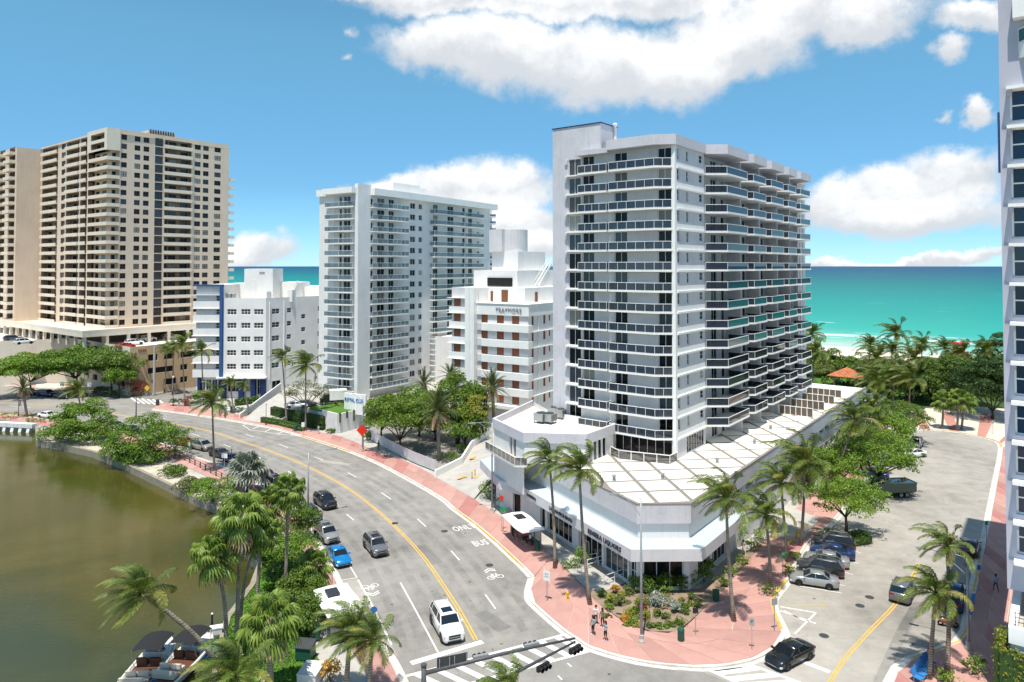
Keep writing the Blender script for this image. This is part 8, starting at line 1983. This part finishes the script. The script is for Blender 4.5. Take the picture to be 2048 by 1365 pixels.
sheet('park_lawn', L([(1625,752),(1690,748),(1700,770),(1640,772)]), .05, 'turf')
# small furniture on the near tower's balconies
def chair_small(label, u_, v_, z, a=0.0):
    p = uv(u_, v_, z); T = thing('balcony_chair', label, 'chair', p, ROT+a, 'chairs on the near tower balconies'); MB().box(-.25,.25,-.25,.25,.36,.42).build('seat', M['black'], T); MB().box(-.25,.25,.2,.26,.42,.9).build('backrest', M['black'], T)
    for sx in (-1,1):
        for sy in (-1,1): MB().box(sx*.22-.02,sx*.22+.02,sy*.22-.02,sy*.22+.02,0,.36).build('leg', M['black'], T)
ZS = [11.36+2.635*k for k in range(14)]
NTH = ['top','second','third','fourth','fifth','sixth','seventh','eighth','ninth','tenth','eleventh','twelfth','thirteenth','lowest']
for i, (k, v_) in enumerate(((13,5.9),(13,4.2),(12,3.4),(11,6.0),(10,4.6),(9,3.6),(7,5.2),(6,5.5),(5,3.2),(3,4.4),(2,6.1),(1,5.0))):
    chair_small('dark chair on the corner balcony, %s%s floor' % (NTH[13-k], ' left of two,' if i == 0 else (' right of two,' if i == 1 else '')) if k == 13 else 'dark chair on the corner balcony, %s floor from the top' % NTH[13-k], -.7, v_, ZS[k]+.01, .4*i)
for i, (k, v_) in enumerate(((13,11.2),(12,12.0),(10,10.6),(8,11.8),(5,11.0),(2,12.1))): chair_small('dark chair on the narrow balcony, %s floor from the top' % NTH[13-k], -.5, v_, ZS[k]+.01, .5*i)
# ---------------------------------------------------------------- people
def body_mesh(key, J, edges, radii, slots):
    "skin modifier over a joint skeleton -> one continuous mesh; faces take the material of the nearest bone"
    me = bpy.data.meshes.new('body'); names = list(J); idx = {n: i for i, n in enumerate(names)}
    me.from_pydata([J[n] for n in names], [(idx[a], idx[b]) for a, b in edges], [])
    ob = bpy.data.objects.new('tmp', me); COL.objects.link(ob)
    sk = ob.modifiers.new('skin', 'SKIN'); sk.branch_smoothing = .6
    for i, n in enumerate(names):
        sv = me.skin_vertices[0].data[i]; r = radii[n]; sv.radius = r if isinstance(r, tuple) else (r, r); sv.use_root = (n == 'pelvis')
    sb = ob.modifiers.new('sub', 'SUBSURF'); sb.levels = 1; sb.render_levels = 1
    dg = bpy.context.evaluated_depsgraph_get(); out = bpy.data.meshes.new_from_object(ob.evaluated_get(dg)); bpy.data.objects.remove(ob)
    out.materials.clear()
    for _ in range(4): out.materials.append(M['skin_tan'])     # 0 skin 1 top 2 bottom 3 shoes
    segs = [(Vector(J[a]), Vector(J[b]), slots.get((a, b), 0)) for a, b in edges]
    for p in out.polygons:
        c = p.center; best = 9; s = 0
        for a, b, k in segs:
            d = b-a; t = max(0, min(1, (c-a).dot(d)/max(d.length_squared, 1e-6))); q = (c-a-d*t).length
            if q < best: best, s = q, k
        p.material_index = s; p.use_smooth = True
    return out
def skeleton(pose):
    J = dict(pelvis=(0,0,.95), waist=(0,.01,1.08), chest=(0,.0,1.30), neck=(0,.0,1.48), head0=(0,-.015,1.58), head1=(0,-.02,1.68),
             shl=(.17,0,1.42), elbl=(.23,.02,1.14), wrl=(.24,-.06,.90), hdl=(.24,-.09,.80), shr=(-.17,0,1.42), elbr=(-.23,.02,1.14), wrr=(-.24,-.06,.90), hdr=(-.24,-.09,.80),
             hipl=(.09,0,.90), knl=(.10,-.02,.50), anl=(.10,.02,.09), tol=(.11,-.15,.035), hipr=(-.09,0,.90), knr=(-.10,-.02,.50), anr=(-.10,.02,.09), tor=(-.11,-.15,.035))
    if pose == 'walk':
        J.update(knl=(.10,-.20,.53), anl=(.10,-.18,.11), tol=(.11,-.34,.06), knr=(-.10,.05,.50), anr=(-.10,.30,.16), tor=(-.11,.20,.03), elbl=(.23,.14,1.17), wrl=(.22,.16,.93), hdl=(.22,.14,.84), elbr=(-.23,-.10,1.17), wrr=(-.2,-.26,.98), hdr=(-.2,-.33,.92))
    if pose == 'sit':
        for k in ('pelvis','waist','chest','neck','head0','head1','shl','elbl','wrl','hdl','shr','elbr','wrr','hdr','hipl','hipr'): x,y,z = J[k]; J[k] = (x,y,z-.38)
        J.update(knl=(.12,-.44,.52), anl=(.12,-.42,.10), tol=(.13,-.58,.035), knr=(-.12,-.44,.52), anr=(-.12,-.40,.10), tor=(-.13,-.56,.035), wrl=(.15,-.30,.62), hdl=(.12,-.38,.60), wrr=(-.15,-.30,.62), hdr=(-.12,-.38,.60))
    if pose == 'phone':
        J.update(elbr=(-.25,-.03,1.15), wrr=(-.12,-.24,1.22), hdr=(-.08,-.30,1.27), elbl=(.25,-.02,1.14), wrl=(.14,-.22,1.14), hdl=(.09,-.28,1.18))
    return J
EDG = [('pelvis','waist'),('waist','chest'),('chest','neck'),('neck','head0'),('head0','head1'),('chest','shl'),('shl','elbl'),('elbl','wrl'),('wrl','hdl'),('chest','shr'),('shr','elbr'),('elbr','wrr'),('wrr','hdr'),
       ('pelvis','hipl'),('hipl','knl'),('knl','anl'),('anl','tol'),('pelvis','hipr'),('hipr','knr'),('knr','anr'),('anr','tor')]
RAD = dict(pelvis=(.145,.105), waist=(.125,.095), chest=(.15,.105), neck=.055, head0=(.075,.09), head1=(.082,.095), shl=.07, elbl=.045, wrl=.032, hdl=(.042,.026), shr=.07, elbr=.045, wrr=.032, hdr=(.042,.026), hipl=.09, knl=.062, anl=.042, tol=.036, hipr=.09, knr=.062, anr=.042, tor=.036)
BODIES = {}
def person(label, p, face, pose, skin, top, bottom, shoes='shoe_white', hair='hair_dark', long_hair=False, shorts=False, sleeves=False, z=.145, h=1.0, bag=None, group='people'):
    key = (pose, shorts, sleeves)
    if key not in BODIES:
        s = {('pelvis','waist'):2 if False else 1, ('waist','chest'):1, ('chest','neck'):1, ('chest','shl'):1, ('chest','shr'):1, ('shl','elbl'):1, ('shr','elbr'):1, ('pelvis','hipl'):2, ('pelvis','hipr'):2, ('hipl','knl'):2, ('hipr','knr'):2,
             ('knl','anl'):0 if shorts else 2, ('knr','anr'):0 if shorts else 2, ('anl','tol'):3, ('anr','tor'):3}
        if sleeves: s.update({('elbl','wrl'):1, ('elbr','wrr'):1})
        J = skeleton(pose); BODIES[key] = (body_mesh(key, J, EDG, RAD, s), J)
    me, J = BODIES[key]
    T = thing('person', label, 'person', (p[0],p[1],z), math.atan2(face[1], face[0])+math.pi/2, group)
    b = inst('body', me, T, None, 0, h)
    for i, m in enumerate((skin, top, bottom, shoes)): b.material_slots[i].link = 'OBJECT'; b.material_slots[i].material = M[m]
    hd_ = Vector(J['head1'])*h; hb = MB(); hb.lathe([(.02,.115),(.07,.10),(.104,.05),(.108,-.01),(.09,-.05)],12); 
    if long_hair: hb.lathe([(.085,.02),(.10,-.1),(.11,-.24),(.08,-.36),(.02,-.38)],10,0,(0,.055,0))
    hb.v = [(x, y*1.12+.018, zz) for x,y,zz in hb.v]; hb.build('hair', M[hair], T, hd_, smooth=True)
    f = MB(); f.lathe([(.005,-.02),(.016,0),(.012,.03)],6,0,(0,-.112*h,-.045)); f.build('nose', M[skin], T, hd_)
    if bag:
        g = MB(); g.box(-.15,.15,.10,.26,1.05,1.45); g.v = [(x*h,y*h,zz*h) for x,y,zz in g.v]; bo = g.build('backpack', M[bag], T)
    return T
PG = 'people on the corner pavement'
pp_ = lambda x, y, z=.14: G(x, y, z)
person('person in white top and dark skirt, farthest of the four at the corner', pp_(1192,1250), (-.4,-1), 'phone', 'skin_tan', 'cloth_white', 'cloth_black', long_hair=False, group=PG)
person('person with long dark hair, olive top and dark shorts at the corner', pp_(1205,1256), (-.3,-1), 'stand', 'skin_brown', 'cloth_olive', 'cloth_black', long_hair=True, shorts=True, group=PG)
person('person in grey top and black shorts, leftmost of the four at the corner', pp_(1186,1271), (-.8,-.6), 'stand', 'skin_brown', 'cloth_grey', 'cloth_black', shorts=True, long_hair=True, hair='hair_brown', group=PG)
person('person in long pale grey shirt nearest the kerb at the corner', pp_(1211,1283), (-.7,-.7), 'phone', 'skin_tan', 'cloth_grey', 'cloth_black', shorts=True, long_hair=True, hair='hair_brown', sleeves=True, group=PG)
BSG = 'people at the bus shelter'; nS = Vector((SHD.y,-SHD.x,0))
def at_sh(x, y): return SHC+SHD*x-nS*y
fS = (nS.x, nS.y)
person('person in dark clothes standing at the left end of the bus shelter', at_sh(-2.0,-.5), fS, 'stand', 'skin_brown', 'cloth_black', 'cloth_black', sleeves=True, group=BSG)
person('person in a long red dress standing in the bus shelter', at_sh(-1.5,-.15), fS, 'stand', 'skin_brown', 'cloth_red', 'cloth_red', long_hair=True, group=BSG)
person('person in dark red sitting on the shelter bench, left', at_sh(-.4,.55), fS, 'sit', 'skin_brown', 'cloth_red', 'cloth_black', group=BSG, z=.145)
person('person in white sitting on the shelter bench, right', at_sh(.6,.55), fS, 'sit', 'skin_tan', 'cloth_white', 'cloth_black', group=BSG)
person('person in a pale shirt walking past the planter wall', pp_(637,868), (-.8,-.5), 'walk', 'skin_tan', 'cloth_cream', 'cloth_grey', group='walkers')
person('person with a dark hat, pale blue shirt and dark trousers beside the podium hedge', pp_(1992,1184), (.2,1), 'walk', 'skin_brown', 'cloth_blue', 'cloth_navy', shoes='cloth_black', group='walkers')
person('person in pink top and dark leggings running on the far left pavement', pp_(40,816), (.7,-.3), 'walk', 'skin_tan', 'cloth_pink', 'cloth_black', long_hair=True, group='walkers')
person('person standing by a scooter behind the hoarding end', pp_(757,902), (-.3,-1), 'stand', 'skin_brown', 'cloth_black', 'cloth_black', group='walkers')
person('person in an orange top on the near right corner behind the palm', pp_(1862,1332), (-.5,-1), 'walk', 'skin_tan', 'cloth_red', 'cloth_cream', shorts=True, group='walkers')
person('person in pale clothes beside the shrubs along the shop side', pp_(1487,1112), (.3,-1), 'walk', 'skin_tan', 'cloth_cream', 'cloth_cream', group='walkers')
